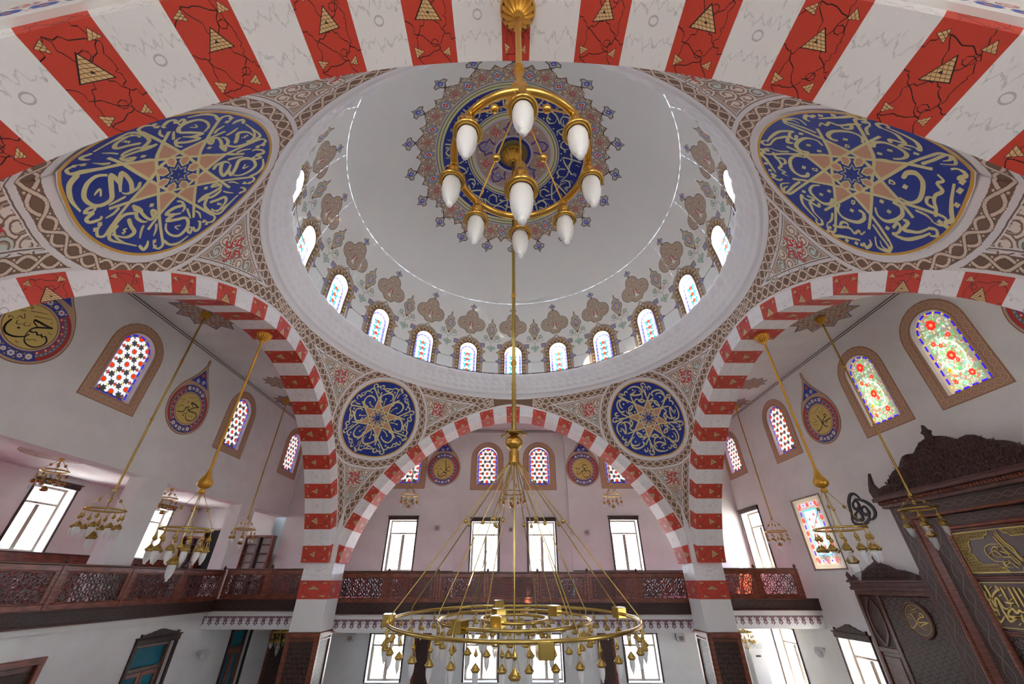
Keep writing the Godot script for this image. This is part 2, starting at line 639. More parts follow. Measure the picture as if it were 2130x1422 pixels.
func build_shell() -> void:
	struct("floor", "carpeted prayer hall floor", slab(Vector3(-16, -0.2, -11.8), Vector3(11.6, 0, 15.4)), M.hall_carpet)
	struct("ground", "bright paved ground outside the windows", slab(Vector3(-90, -0.6, -90), Vector3(90, -0.25, 90)), M.ground_stone)
	# far wall, its middle set back a little
	var ops := []
	for k in [0, 3]:
		ops.append([FAR_UP[k] + HALL - 0.66, FAR_Y0, 1.32, FAR_Y1 - FAR_Y0, false])
		ops.append([FAR_UP[k] + HALL - 0.70, 1.12, 1.4, 1.6, false])
	for x: float in [-5.4, 5.42]: ops.append([x + HALL - 0.54, 8.95, 1.08, 1.95, true])
	ops.append([HALL - 2.78, 0.0, 5.57, CEIL, false])
	struct("wall_far", "white far wall with tall windows and stained glass", wall_mesh(Vector3(-HALL, 0, FARZ), Vector3.RIGHT, Vector3.UP, 22.4, CEIL, 0.45, ops, true), M.plaster)
	ops = []
	for k in [1, 2]:
		ops.append([FAR_UP[k] + 2.78 - 0.66, FAR_Y0 - 0.05, 1.32, FAR_Y1 - FAR_Y0, false])
		ops.append([FAR_UP[k] + 2.78 - 0.70, 1.1, 1.4, 1.6, false])
		ops.append([FAR_UP[k] + 2.78 - 0.54, 8.92, 1.08, 1.95, true])
	struct("wall_far", "recessed middle of the white far wall behind the chandelier", wall_mesh(Vector3(-2.78, 0, FARZ - 0.2), Vector3.RIGHT, Vector3.UP, 5.57, CEIL, 0.45, ops), M.plaster)
	# right wall (the prayer niche); x along +z from -11.5
	ops = []
	for w: Array in [[-11.08, 5.14, 1.52, 2.3], [-11.25, 1.05, 1.52, 1.95], [-7.2, 1.1, 1.45, 1.9], [5.6, 5.14, 1.5, 2.3], [5.6, 1.1, 1.5, 1.9], [9.3, 5.14, 1.5, 2.3]]:
		ops.append([w[0] + 11.5, w[1], w[2], w[3], false])
	for w: Array in STAINED_R: ops.append([w[0] + 11.5 - 0.54, w[1] + 0.27, 1.08, w[2] - 0.57, true])
	ops.append([-6.32 + 11.5 - 0.81, 5.0, 1.62, 2.36, false])
	struct("wall_right", "white right wall holding the carved prayer niche", wall_mesh(Vector3(HALL, 0, -11.5), Vector3.BACK, Vector3.UP, 23.5, CEIL, 0.45, ops), M.plaster)
	# left wall: ground floor, then piers and the upper wall round the gallery openings; x along +z... seen from the room z runs to the left
	ops = []
	for w: Array in STAINED_L: ops.append([w[0] + 11.5 - 0.54, w[1] + 0.27, 1.08, w[2] - 0.57, true])
	for g: Array in [[-11.3, -8.58], [-7.6, -3.55], [-2.68, 2.3], [3.3, 7.4]]:
		ops.append([g[0] + 11.5, 3.95, g[1] - g[0], 7.33 - 3.95, false])
	for g: Array in [[-11.0, 1.25], [-6.55, 1.55], [-2.3, 1.6]]: ops.append([g[0] + 11.5, 0.0, g[1], 3.0, false])
	struct("wall_left", "white left wall opening onto the side gallery", wall_mesh(Vector3(-HALL, 0, 12.0), Vector3.FORWARD, Vector3.UP, 23.5, CEIL, 0.5, flip(ops, 23.5)), M.plaster)
	# side gallery beyond the left wall
	ops = []
	for w: float in [-5.1, -9.75, 0.2, 5.0]: ops.append([w + 11.5, 5.44, 1.36, 1.96, false])
	for w: float in [-9.6, -3.0, 3.0]: ops.append([w + 11.5, 1.0, 1.4, 1.8, false])
	struct("wall_left", "grey white outer wall of the side gallery with tall windows", wall_mesh(Vector3(-15.7, 0, 12.0), Vector3.FORWARD, Vector3.UP, 23.5, 8.2, 0.4, flip(ops, 23.5)), M.plaster)
	struct("wall_far", "white end wall of the side gallery", wall_mesh(Vector3(-15.7, 0, FARZ), Vector3.RIGHT, Vector3.UP, 4.5, 8.2, 0.4, []), M.plaster)
	struct("wall_rear", "white rear end wall of the side gallery", wall_mesh(Vector3(-11.2, 0, 12.0), Vector3.LEFT, Vector3.UP, 4.6, 8.2, 0.4, []), M.plaster)
	struct("ceiling", "white ceiling of the side gallery", slab(Vector3(-15.9, 7.75, -11.6), Vector3(-11.7, 8.0, 12.2)), M.plaster)
	# rear wall behind the camera, with the same windows
	ops = []
	for x: float in [-5.4, -1.4, 1.4, 5.4]:
		ops.append([x + 11.2 - 0.72, 5.1, 1.44, 2.16, false])
		ops.append([x + 11.2 - 0.54, 8.9, 1.08, 2.0, true])
	struct("wall_rear", "white rear wall behind the viewer with tall windows", wall_mesh(Vector3(HALL, 0, 12.0), Vector3.LEFT, Vector3.UP, 22.4, CEIL, 0.45, ops), M.plaster)
	# flat ceilings round the dome square
	var c := MB.new()
	for q: Array in [[-11.7, -11.9, 11.7, -7.0], [-11.7, 7.6, 11.7, 12.5], [-11.7, -7.0, -7.0, 7.6], [7.0, -7.0, 11.7, 7.6]]:
		c.box(Vector3((q[0] + q[2]) * 0.5, CEIL + 0.15, (q[1] + q[3]) * 0.5), Vector3(q[2] - q[0], 0.3, q[3] - q[1]))
	struct("ceiling", "flat white ceiling of the aisles round the dome", c.mesh(), M.plaster)
	# thin brown double line where walls and ceiling meet
	var l := MB.new()
	for y: float in [0.02, 0.09]:
		l.box(Vector3(-HALL + 0.004, CEIL - y, 0.3), Vector3(0.012, 0.022, 23.2))
		l.box(Vector3(HALL - 0.004, CEIL - y, 0.3), Vector3(0.012, 0.022, 23.2))
		l.box(Vector3(0, CEIL - y, FARZ - 0.2 + 0.004), Vector3(5.5, 0.022, 0.012))
		for sx: float in [-1.0, 1.0]: l.box(Vector3(sx * 7.0, CEIL - y, FARZ + 0.004), Vector3(8.4, 0.022, 0.012))
	struct("trim", "thin dark brown double line along the ceiling edge", l.mesh(), M.brown_line)
	# corner piers
	for sx: float in [-1.0, 1.0]:
		for sz: float in [-1.0, 1.0]:
			build_pier(sx, sz)

func flip(ops: Array, w: float) -> Array:
	var r := []
	for q: Array in ops: r.append([w - q[0] - q[2], q[1], q[2], q[3], q[4]])
	return r

func build_pier(sx: float, sz: float) -> void:
	var z := -6.92 if sz < 0 else 7.5
	var where := "left" if sx < 0 else "right"
	var p := struct("pier", "white square pier with red and marble bands, %s %s of the dome" % ["far" if sz < 0 else "near", where])
	var c := Vector3(sx * 6.92, 0, z)
	var bx := func(y0: float, y1: float, g: float) -> ArrayMesh:
		var b := MB.new()
		b.box(c + Vector3(0, (y0 + y1) * 0.5, 0), Vector3(1.04 + g, y1 - y0, 1.04 + g), Basis.IDENTITY, 0.008)
		return b.mesh()
	put("shaft", bx.call(3.2, SPR, 0.0), M.trim_white, p)
	pier_block(p, c, SPR, 4.655, 0)
	pier_block(p, c, 4.655, 5.2, 1)
	put("core", bx.call(5.2, CEIL + 0.2, -0.1), M.trim_white, p)
	# carved wooden cladding of the foot
	put("wood_cladding", bx.call(0.0, 3.16, 0.0), M.wood_brown, p)
	var f := MB.new()
	for a in 4:
		var d := Vector3.RIGHT.rotated(Vector3.UP, a * PI / 2)
		var s := Vector3.FORWARD.rotated(Vector3.UP, a * PI / 2)
		var bs := Basis(d, Vector3.UP, d.cross(Vector3.UP))
		for k: float in [-0.46, 0.46]: f.box(c + d * 0.53 + s * k + Vector3(0, 1.6, 0), Vector3(0.05, 3.2, 0.13), bs, 0.01)
		f.box(c + d * 0.53 + Vector3(0, 3.12, 0), Vector3(0.07, 0.14, 1.1), bs, 0.012)
		f.box(c + d * 0.53 + Vector3(0, 2.98, 0), Vector3(0.04, 0.05, 0.82), bs, 0.01)
	put("wood_frame", f.mesh(), M.wood_red, p)
	var g := MB.new()
	for a in 4:
		var d := Vector3.RIGHT.rotated(Vector3.UP, a * PI / 2)
		var s := d.cross(Vector3.UP)
		g.quad(c + d * 0.5225 - s * 0.39 + Vector3(0, 0.1, 0), c + d * 0.5225 + s * 0.39 + Vector3(0, 0.1, 0), c + d * 0.5225 + s * 0.39 + Vector3(0, 2.95, 0), c + d * 0.5225 - s * 0.39 + Vector3(0, 2.95, 0), d, Rect2(0, 0, 1.6, 5.8))
	put("carved_panel", g.mesh(), M.carved, p)

func pier_block(p: Node3D, c: Vector3, y0: float, y1: float, white: int) -> void:
	var b := MB.new()
	b.box(c + Vector3(0, (y0 + y1) * 0.5, 0), Vector3(1.05, y1 - y0 - 0.006, 1.05))
	put("voussoir", b.mesh(), M["marble_a"] if white else M["red_b"], p)

# ------------------------------------------------------------------ dome
# 20 windows; where they stand round the dome, in degrees from the far side
const DOME_AZ := [0.0, 18.8, 37.4, 56.8, 76.8, 97.0, 115.0, 132.0, 148.5, 164.3, 180.0]
const BAND_TOP := 61.0      # polar angle where the painted crest band begins
const RIM_Y := 12.66        # sill of the dome windows
const DWIN_HALF := 0.40     # half width of a dome window
const DWIN_TOP := 14.27     # crown of its arch

func dome_az(i: float) -> float:
	var s := signf(i)
	i = absf(i)
	if i > 10.0: return s * (360.0 - absf(dome_az(20.0 - i)))
	var k := mini(int(i), 9)
	return s * lerpf(DOME_AZ[k], DOME_AZ[k + 1], i - k)

func dome_at(az: float, s: float) -> Vector3:
	# az in degrees, s the length along the meridian below the band's top, in metres
	var th := deg_to_rad(BAND_TOP) + s / DR
	var y := DY + DR * cos(th)
	var r := DR * sin(th)
	if th > PI / 2:
		r = DR
		y = DY - (th - PI / 2) * DR
	var a := deg_to_rad(az)
	return Vector3(r * sin(a), y, -r * cos(a))

const BAND_LEN := 3.78       # length of the painted band along the meridian

func build_dome() -> void:
	var d := struct("dome", "grey white dome with painted rosette and crest band")
	# shell between rosette and band
	var b := MB.new()
	b.grid(96, 10, func(u: float, v: float) -> Vector3:
		var th := deg_to_rad(lerpf(BAND_TOP, ROSE_POLAR, v))
		return Vector3(DR * sin(th) * sin(TAU * u), DY + DR * cos(th), -DR * sin(th) * cos(TAU * u)), Vector3(0, DY - 1, 0))
	put("dome_shell", b.mesh(), M.dome_plaster, d)
	b = MB.new()
	var pol := deg_to_rad(ROSE_POLAR)
	b.grid(96, 16, func(u: float, v: float) -> Vector3:
		var th := pol * maxf(1.0 - v, 0.004)
		return Vector3(DR * sin(th) * sin(TAU * u), DY + DR * cos(th), -DR * sin(th) * cos(TAU * u)), Vector3(0, DY - 1, 0), Rect2(0, 0, 1, 1), func(p: Vector3) -> Vector2:
			var th := acos(clampf((p.y - DY) / DR, -1, 1)) / pol
			var q := Vector2(p.x, p.z).normalized() * th
			return Vector2(0.5 + q.x * 0.5, 0.5 + q.y * 0.5))
	put("painted_rosette", b.mesh(), M.rosette, d)
	# the painted band, one sector round each window
	var half_top := DWIN_TOP
	for i in range(-9, 11):
		var az0 := dome_az(i - 0.5)
		var az1 := dome_az(i + 0.5)
		var azc := dome_az(i)
		var sec := MB.new()
		var hw := rad_to_deg(DWIN_HALF / DR)
		var s_at := func(y: float) -> float:
			return (acos(clampf((y - DY) / DR, -1, 1)) - deg_to_rad(BAND_TOP)) * DR if y > DY else (PI / 2 - deg_to_rad(BAND_TOP)) * DR + DY - y
		var cols := [az0, lerpf(az0, azc - hw, 0.5), azc - hw]
		for k in range(1, 12): cols.append(azc - hw * cos(PI * k / 12))
		cols.append_array([azc + hw, lerpf(azc + hw, az1, 0.5), az1])
		for c in cols.size() - 1:
			for r in 14:
				var q := []
				var uu := []
				for e: Vector2 in [Vector2(0, 0), Vector2(1, 0), Vector2(1, 1), Vector2(0, 1)]:
					var az: float = cols[c + int(e.x)]
					var off := absf(az - azc) / hw
					var s1 := BAND_LEN
					if c >= 2 and c < cols.size() - 3:
						s1 = s_at.call(DWIN_TOP - DWIN_HALF + DWIN_HALF * sqrt(maxf(0.0, 1.0 - off * off)))
					var s := s1 * (r + e.y) / 14.0
					q.append(dome_at(az, s))
					var f := (az - azc) / (az1 - azc) if az > azc else (az - azc) / (azc - az0)
					uu.append(Vector2(0.5 + 0.5 * f, s / BAND_LEN))
				var nn := []
				for k in 4: nn.append((Vector3(0, minf(q[k].y, DY), 0) - q[k] + Vector3(0, maxf(0.0, DY - q[k].y) * 0.0, 0)).normalized() if q[k].y <= DY else (Vector3(0, DY, 0) - q[k]).normalized())
				sec.tri(q[0], q[1], q[2], nn[0], nn[1], nn[2], uu[0], uu[1], uu[2])
				sec.tri(q[0], q[2], q[3], nn[0], nn[2], nn[3], uu[0], uu[2], uu[3])
		put("painted_crest", sec.mesh(), M.dome_band, d)
	# windows of the drum
	var pane := MB.new()
	pane.prism(arch_poly(DWIN_HALF, DWIN_TOP - RIM_Y), Vector3.ZERO, Vector3.RIGHT, Vector3.UP, 0.015, Rect2(-DWIN_HALF, 0, 2 * DWIN_HALF, DWIN_TOP - RIM_Y))
	var pm := pane.mesh()
	var fr := MB.new()
	var ap := arch_poly(DWIN_HALF, DWIN_TOP - RIM_Y)
	for k in ap.size():
		var p := ap[k]
		var q := ap[(k + 1) % ap.size()]
		fr.quad(Vector3(p.x, p.y, -0.16), Vector3(q.x, q.y, -0.16), Vector3(q.x, q.y, 0.03), Vector3(p.x, p.y, 0.03), Vector3(-p.x, 0.8 - p.y, 0).normalized())
	var fm := fr.mesh()
	for i in range(-9, 11):
		var az := dome_az(i)
		var a := deg_to_rad(az)
		var side := "far middle" if i == 0 else ("%s of the far middle" % ["left" if i < 0 else "right"])
		var w := thing("dome_window", "%sarched stained glass window with red flowers at the foot of the dome, %s" % ["" if i == 0 else ORD[absi(i)] + " ", side], "window", "ring of stained glass windows round the dome")
		w.position = Vector3(sin(a), 0, -cos(a)) * (DR + 0.10) + Vector3(0, RIM_Y, 0)
		w.rotation.y = -a
		put("stained_pane", pm, M.glass_dome, w)
		put("reveal", fm, M.trim_white, w)
	# cornice
	var c := struct("cornice", "carved white plaster cornice ring under the dome")
	var prof := [Vector2(6.80, 11.70), Vector2(6.74, 11.74), Vector2(6.725, 11.84), Vector2(6.66, 11.85), Vector2(6.655, 11.90), Vector2(6.63, 11.92), Vector2(6.63, 12.0), Vector2(6.60, 12.02), Vector2(6.575, 12.10), Vector2(6.55, 12.12), Vector2(6.545, 12.2), Vector2(6.52, 12.22), Vector2(6.50, 12.32), Vector2(6.47, 12.36), Vector2(6.455, 12.44), Vector2(6.41, 12.46), Vector2(6.395, 12.58), Vector2(6.36, 12.62), Vector2(6.36, 12.70), Vector2(6.40, 12.72), Vector2(6.66, 12.70)]
	var amp := {7: 0.010, 8: 0.035, 9: 0.012, 11: 0.008, 12: 0.03, 13: 0.01, 15: 0.012, 16: 0.03, 17: 0.034, 18: 0.02}
	b = MB.new()
	b.grid(960, prof.size() - 1, func(u: float, v: float) -> Vector3:
		var k := roundi(v * (prof.size() - 1))
		var n := 120.0 if k < 14 else 80.0
		var r: float = prof[k].x
		var y: float = prof[k].y
		if amp.has(k):
			var w := absf(sin(PI * u * n))
			r -= amp[k] * (w - 0.5) * 1.6
			y -= amp[k] * (1.0 - w) * 0.6
		return Vector3(r * sin(TAU * u), y, -r * cos(TAU * u)), Vector3(0, 9, 0))
	put("carved_moulding", b.mesh(), M.cornice_plaster, c)
	# painted brown lace line at the sill
	b = MB.new()
	for k in 200:
		var a0 := TAU * k / 200
		var a1 := TAU * (k + 1) / 200
		var am := (a0 + a1) * 0.5
		var P := func(a: float, y: float) -> Vector3: return Vector3(sin(a) * 6.585, y, -cos(a) * 6.585)
		b.quad(P.call(a0, 12.83), P.call(a1, 12.83), P.call(a1, 12.87), P.call(a0, 12.87), -P.call(am, 0).normalized())
		b.tri(P.call(a0, 12.83), P.call(a1, 12.83), P.call(am, 12.77), -P.call(am, 0).normalized(), -P.call(am, 0).normalized(), -P.call(am, 0).normalized())
	put("painted_lace", b.mesh(), M.brown_line, c)
	# safety wire on thin posts round the ledge
	var wire := thing("wire_rail", "thin dark wire strung on fine posts round the ledge of the dome", "wire")
	var path := PackedVector3Array()
	for k in 120: path.append(Vector3(sin(TAU * k / 120) * 6.46, 13.36, -cos(TAU * k / 120) * 6.46))
	b = MB.new()
	b.tube(path, 0.007, 5, true)
	put("cable", b.mesh(), M.brown_line, wire)
	b = MB.new()
	b.tube(PackedVector3Array([Vector3(0, 12.68, 0), Vector3(0, 13.36, 0)]), 0.005, 5)
	var post := b.mesh()
	for k in 72:
		var a := TAU * (k + 0.5) / 72
		put("post", post, M.trim_white, wire).position = Vector3(sin(a) * 6.46, 0, -cos(a) * 6.46)
	build_pendentives()

const ORD := ["", "first", "second", "third", "fourth", "fifth", "sixth", "seventh", "eighth", "ninth", "tenth"]

func arch_poly(hw: float, h: float, n := 12) -> PackedVector2Array:
	var q := PackedVector2Array([Vector2(-hw, 0), Vector2(hw, 0)])
	for k in n + 1: q.append(Vector2(hw * cos(PI * k / n), h - hw + hw * sin(PI * k / n)))
	return q

# ------------------------------------------------------------------ the four great arches
# radius of the outer and inner edge of the arch ring at an angle (degrees) from its springing
const SIDE_OUT := [14, 6.80, 24, 6.70, 34, 6.67, 44, 6.70, 54, 6.74, 64, 6.80, 80, 6.88, 95, 6.93, 106, 6.87, 120, 6.79, 132, 6.77, 146, 6.84, 180, 6.85]
const SIDE_IN := [0, 6.40, 14, 6.34, 24, 6.23, 34, 6.16, 44, 6.18, 55, 6.23, 66, 6.28, 80, 6.42, 95, 6.49, 110, 6.43, 130, 6.39, 146, 6.45, 180, 6.40]
const FAR_OUT := [14, 6.81, 24, 6.76, 39, 6.75, 49, 6.76, 59, 6.80, 68, 6.88, 78, 7.0, 90, 7.14]
const FAR_IN := [0, 6.40, 14, 6.42, 24, 6.39, 39, 6.37, 49, 6.37, 59, 6.45, 69, 6.53, 79, 6.65, 90, 6.72]

func table(t: Array, a: float) -> float:
	if a <= t[0]: return t[1]
	for i in range(2, t.size(), 2):
		if a <= t[i]:
			var p0: float = t[maxi(i - 4, 0) + 1]
			var p3: float = t[mini(i + 2, t.size() - 2) + 1]
			return cubic_interpolate(t[i - 1], t[i + 1], p0, p3, (a - t[i - 2]) / (t[i] - t[i - 2]))
	return t[t.size() - 1]

func arch_r(kind: int, a: float, outer: bool) -> float:
	# kinds: 0 far, 1 left, 2 right, 3 near
	var r: float
	if kind == 0:
		var q := a if a <= 90.0 else 180.0 - a
		r = table(FAR_OUT if outer else FAR_IN, q)
	elif kind == 3: r = 6.60 if outer else 6.40
	else: r = table(SIDE_OUT if outer else SIDE_IN, a)
	if outer and kind != 3:
		var c := absf(cos(deg_to_rad(a)))
		if c > 0.01: r = minf(r, AX / c)
	return r

func arch_at(kind: int, a: float, r: float, dep: float) -> Vector3:
	var c := cos(deg_to_rad(a)) * r
	var y := SPR + sin(deg_to_rad(a)) * r
	match kind:
		0: return Vector3(c, y, -dep)
		1: return Vector3(-dep, y, -c)
		2: return Vector3(dep, y, -c)
	return Vector3(c, y, dep)

func arch_dirs(kind: int) -> Vector3:
	return [Vector3(0, 0, -1), Vector3(-1, 0, 0), Vector3(1, 0, 0), Vector3(0, 0, 1)][kind]

func build_arches() -> void:
	var names := ["far", "left", "right", "near"]
	for kind in 4:
		var ar := struct("arch", "%s great arch of red and marble painted blocks" % names[kind])
		var d0 := 7.1 if kind == 3 else 6.6
		var d1 := 8.03 if kind == 3 else 7.55
		var cuts := []
		var reds := []
		if kind == 3:
			for k in range(-15, 17):
				cuts.append(90.0 + 5.3 * (k - 0.5) + (1.05 if k <= 0 else -1.05))
				reds.append(absi(k) % 2 == 0)
			cuts.append(90.0 + 5.3 * 16.5 - 1.05)
		elif kind == 0:
			for k in range(2, 35):
				cuts.append(k * 4.865)
				reds.append(k % 2 == 0)
			cuts.append(35 * 4.865)
		else:
			cuts = [9.8]
			reds = [true]
			for k in 32:
				cuts.append(14.7 + 5.02 * k)
				reds.append(k % 2 == 1)
			cuts.pop_back()
			reds.pop_back()
			cuts.append(170.2)
		for i in reds.size():
			var b := MB.new()
			var gap := 0.0
			var a0: float = cuts[i] + gap
			var a1: float = cuts[i + 1] - gap
			var dd := arch_dirs(kind)
			for s in 3:
				var p := lerpf(a0, a1, s / 3.0)
				var q := lerpf(a0, a1, (s + 1) / 3.0)
				var u0 := s / 3.0
				var u1 := (s + 1) / 3.0
				var I := func(a: float, dep: float) -> Vector3: return arch_at(kind, a, arch_r(kind, a, false), dep)
				var E := func(a: float, dep: float) -> Vector3: return arch_at(kind, a, arch_r(kind, a, true), dep)
				var m := (p + q) * 0.5
				var inw := (Vector3(0, SPR, 0) + dd * d0 - arch_at(kind, m, 6.4, d0)).normalized()
				var sv := 1.0
				b.quad(I.call(p, d0), I.call(q, d0), I.call(q, d1), I.call(p, d1), inw, Rect2(u0, 0, u1 - u0, 1))
				b.quad(I.call(p, d0), I.call(q, d0), E.call(q, d0), E.call(p, d0), -dd, Rect2(u0, 0, u1 - u0, 0.5))
				b.quad(I.call(p, d1), I.call(q, d1), E.call(q, d1), E.call(p, d1), dd, Rect2(u0, 0.5, u1 - u0, 0.3))
				b.quad(E.call(p, d0), E.call(q, d0), E.call(q, d1), E.call(p, d1), -inw)
			for e: float in [a0, a1]:
				var nrm := arch_at(kind, e + (1.0 if e == a1 else -1.0), 6.4, 0) - arch_at(kind, e, 6.4, 0)
				b.quad(arch_at(kind, e, arch_r(kind, e, false), d0), arch_at(kind, e, arch_r(kind, e, true), d0), arch_at(kind, e, arch_r(kind, e, true), d1), arch_at(kind, e, arch_r(kind, e, false), d1), nrm.normalized())
			put("voussoir", b.mesh(), M[("red_" if reds[i] else "marble_") + "abc"[(i / 2 + kind) % 3]], ar)
		# spandrel wall on the aisle side, from the ring up to the ceiling
		var sp := MB.new()
		var dep := d1 - (0.06 if kind == 3 else 0.02)
		for k in 60:
			var p := 3.0 * k
			var q := 3.0 * (k + 1)
			if minf(p, 180.0 - q) < 12.0 and kind != 3: continue
			var A := arch_at(kind, p, arch_r(kind, p, true) - 0.02, dep)
			var B := arch_at(kind, q, arch_r(kind, q, true) - 0.02, dep)
			for s in 2:
				var o := arch_dirs(kind) * (-0.25 * s)
				sp.quad(A + o, B + o, Vector3(B.x, CEIL + 0.1, B.z) + o, Vector3(A.x, CEIL + 0.1, A.z) + o, arch_dirs(kind) * (1.0 - 2.0 * s))
		put("spandrel_wall", sp.mesh(), M.plaster, ar)
		# mortar behind the joints, dark line along the outer edge
		if kind == 3:
			var mo := MB.new()
			for k in 90:
				var p := 2.0 * k
				var q := p + 2.0
				for st: Array in [[6.60, 6.70, 0.05], [6.72, 6.80, 0.02]]:
					mo.quad(arch_at(3, p, st[0], dep + st[2] + 0.07), arch_at(3, q, st[0], dep + st[2] + 0.07), arch_at(3, q, st[1], dep + st[2] + 0.07), arch_at(3, p, st[1], dep + st[2] + 0.07), Vector3.BACK)
					mo.quad(arch_at(3, p, st[0], dep - 0.01), arch_at(3, q, st[0], dep - 0.01), arch_at(3, q, st[0], dep + st[2] + 0.07), arch_at(3, p, st[0], dep + st[2] + 0.07), Vector3(0, -1, 0))
			put("moulding", mo.mesh(), M.trim_white, ar)
			var fz := MB.new()
			for k in 90:
				var p := 2.0 * k
				var q := p + 2.0
				fz.quad(arch_at(3, p, 6.98, dep + 0.012), arch_at(3, q, 6.98, dep + 0.012), arch_at(3, q, 7.5, dep + 0.012), arch_at(3, p, 7.5, dep + 0.012), Vector3.BACK, Rect2(k * 0.1, 0, 0.1, 1))
			put("painted_frieze", fz.mesh(), M.frieze, ar)

# ------------------------------------------------------------------ pendentives
const PC_EL := 38.3          # where the medallions' centres lie, seen from the springing point
const PM_R := 0.160          # their radius, in the same stereographic measure
const RING_R := 6.76
const RING_Y := 11.74

func pend_frame() -> Array:
	var e := deg_to_rad(PC_EL)
	var c := Vector3(cos(e) * sin(PI / 4), sin(e), -cos(e) * cos(PI / 4))
	var e1 := Vector3.UP.cross(-c).normalized()
	return [c, e1, c.cross(e1) * -1.0]

func pend_ab(p: Vector3) -> Vector2:
	# canonical far right corner -> stereographic picture plane
	var f := pend_frame()
	var d := (p - Vector3(0, SPR, 0)).normalized()
	var k := 2.0 / (1.0 + d.dot(f[0]))
	return Vector2(k * d.dot(f[1]), k * d.dot(f[2]))

func pend_foot(near: bool) -> PackedVector3Array:
	# the lower edge, from the crown of the far arch down to the corner and up to the crown of the right arch
	var q := PackedVector3Array()
	for k in 31:
		var a := lerpf(90.0, 14.7, k / 30.0)
		if near:
			var r := minf(6.9, AX / maxf(cos(deg_to_rad(a)), 0.01))
			q.append(Vector3(cos(deg_to_rad(a)) * r, SPR + sin(deg_to_rad(a)) * r, -7.1))
		else:
			var r := arch_r(0, a, true)
			q.append(Vector3(minf(cos(deg_to_rad(a)) * r, AX), SPR + sin(deg_to_rad(a)) * r, -AX))
	for k in range(1, 31):
		var a := lerpf(14.7, 91.0, k / 30.0)
		var aa := 180.0 - a if near else a
		var r := arch_r(2, aa, true)
		var z := -cos(deg_to_rad(a)) * r
		q.append(Vector3(AX, SPR + sin(deg_to_rad(aa)) * r, maxf(z, -AX) if not near else z))
	return q

func pend_merid(foot: Vector3, t: float) -> Vector3:
	var az := atan2(foot.x, -foot.z)
	var b := Vector2(Vector2(foot.x, foot.z).length(), foot.y)
	var T := Vector2(RING_R, RING_Y)
	var ch := T - b
	var L := ch.length()
	var nn := Vector2(ch.y, -ch.x).normalized()
	var c := (b + T) * 0.5 + nn * L * L / 38.0
	var p := b * (1 - t) * (1 - t) + c * 2.0 * t * (1 - t) + T * t * t
	return Vector3(p.x * sin(az), p.y, -p.x * cos(az))

func pend_on(foot: PackedVector3Array, ab: Vector2) -> Vector3:
	# the point of the surface under a point of the picture plane
	var f := pend_frame()
	var s := ab.length_squared() / 4.0
	var d: Vector3 = (f[0] * (1.0 - s) + f[1] * ab.x + f[2] * ab.y) / (1.0 + s)
	var az := atan2(d.x, -d.z)
	var el := d.y / Vector2(d.x, d.z).length()
	var ft := foot[0]
	for i in foot.size() - 1:
		var a0 := atan2(foot[i].x, -foot[i].z)
		var a1 := atan2(foot[i + 1].x, -foot[i + 1].z)
		if az >= a0 - 1e-6 and az <= a1 + 1e-6:
			ft = foot[i].lerp(foot[i + 1], clampf((az - a0) / maxf(a1 - a0, 1e-6), 0, 1))
			break
	var lo := 0.0
	var hi := 1.0
	for k in 22:
		var m := (lo + hi) * 0.5
		var p := pend_merid(ft, m)
		if (p.y - SPR) / Vector2(p.x, p.z).length() < el: lo = m
		else: hi = m
	return pend_merid(ft, lo)

const PWIN := Rect2(-0.72, -0.50, 1.44, 1.02)

func build_pendentives() -> void:
	var texts := [["far left", "eight-pointed star and looping names repeated round it", "med_fl"], ["far right", "eight-pointed star, its names written in coiled loops", "med_fr"], ["near left", "large blue roundel beside the striped near arch, small curls inside its letters", "med_nl"], ["near right", "large blue roundel beside the striped near arch, round bowls with dots in its letters", "med_nr"]]
	for near in 2:
		var foot := pend_foot(near == 1)
		for sx: float in [-1.0, 1.0]:
			var flip_ := func(p: Vector3) -> Vector3: return Vector3(p.x * sx, p.y, -p.z if near == 1 else p.z)
			var b := MB.new()
			var n := foot.size() - 1
			b.grid(n, 14, func(u: float, v: float) -> Vector3: return flip_.call(pend_merid(foot[roundi(u * n)], v)), Vector3(0, 8, 0), Rect2(0, 0, 1, 1), func(p: Vector3) -> Vector2:
				var q := pend_ab(flip_.call(p))
				return Vector2((q.x - PWIN.position.x) / PWIN.size.x, 1.0 - (q.y - PWIN.position.y) / PWIN.size.y))
			var id := near * 2 + (1 if sx > 0 else 0)
			struct("pendentive", "%s pendentive painted with brown scrollwork and interlaced borders" % texts[id][0], b.mesh(), M.pend_near if near else M.pend_far)
			var m := MB.new()
			m.grid(48, 6, func(u: float, v: float) -> Vector3:
				var q := Vector2.from_angle(TAU * u) * PM_R * maxf(v, 0.01)
				var p := pend_on(foot, q)
				return flip_.call(p + (Vector3(0, 8, 0) - p).normalized() * 0.02), Vector3(0, 8, 0), Rect2(0, 0, 1, 1), func(p: Vector3) -> Vector2:
				# upright and unmirrored as the room sees it
				var q := pend_ab(flip_.call(p)) / (PM_R * 2.0)
				var mir := sx * (-1.0 if near == 1 else 1.0)
				return Vector2(0.5 + q.x * mir, 0.5 - q.y))
			var label: String = ["blue calligraphy medallion on the far left pendentive, round bowls and dots round an eight-pointed star", "blue calligraphy medallion on the far right pendentive, coiled letters round an eight-pointed star", "large tilted blue calligraphy medallion under the near arch on the left", "large tilted blue calligraphy medallion under the near arch on the right"][id]
			tag(put("calligraphy_medallion", m.mesh(), M[texts[id][2]]), label, "medallion", "blue medallions on the four pendentives")

# ------------------------------------------------------------------ painted pictures
const ROSE_POLAR := 41.0
const TAN := Color8(190, 164, 140)
const TAN_D := Color8(128, 98, 76)
const PALE := Color8(226, 206, 184)
const INK := Color8(70, 58, 50)
const BLUE := Color8(16, 44, 140)
const LETTER := Color8(222, 212, 150)

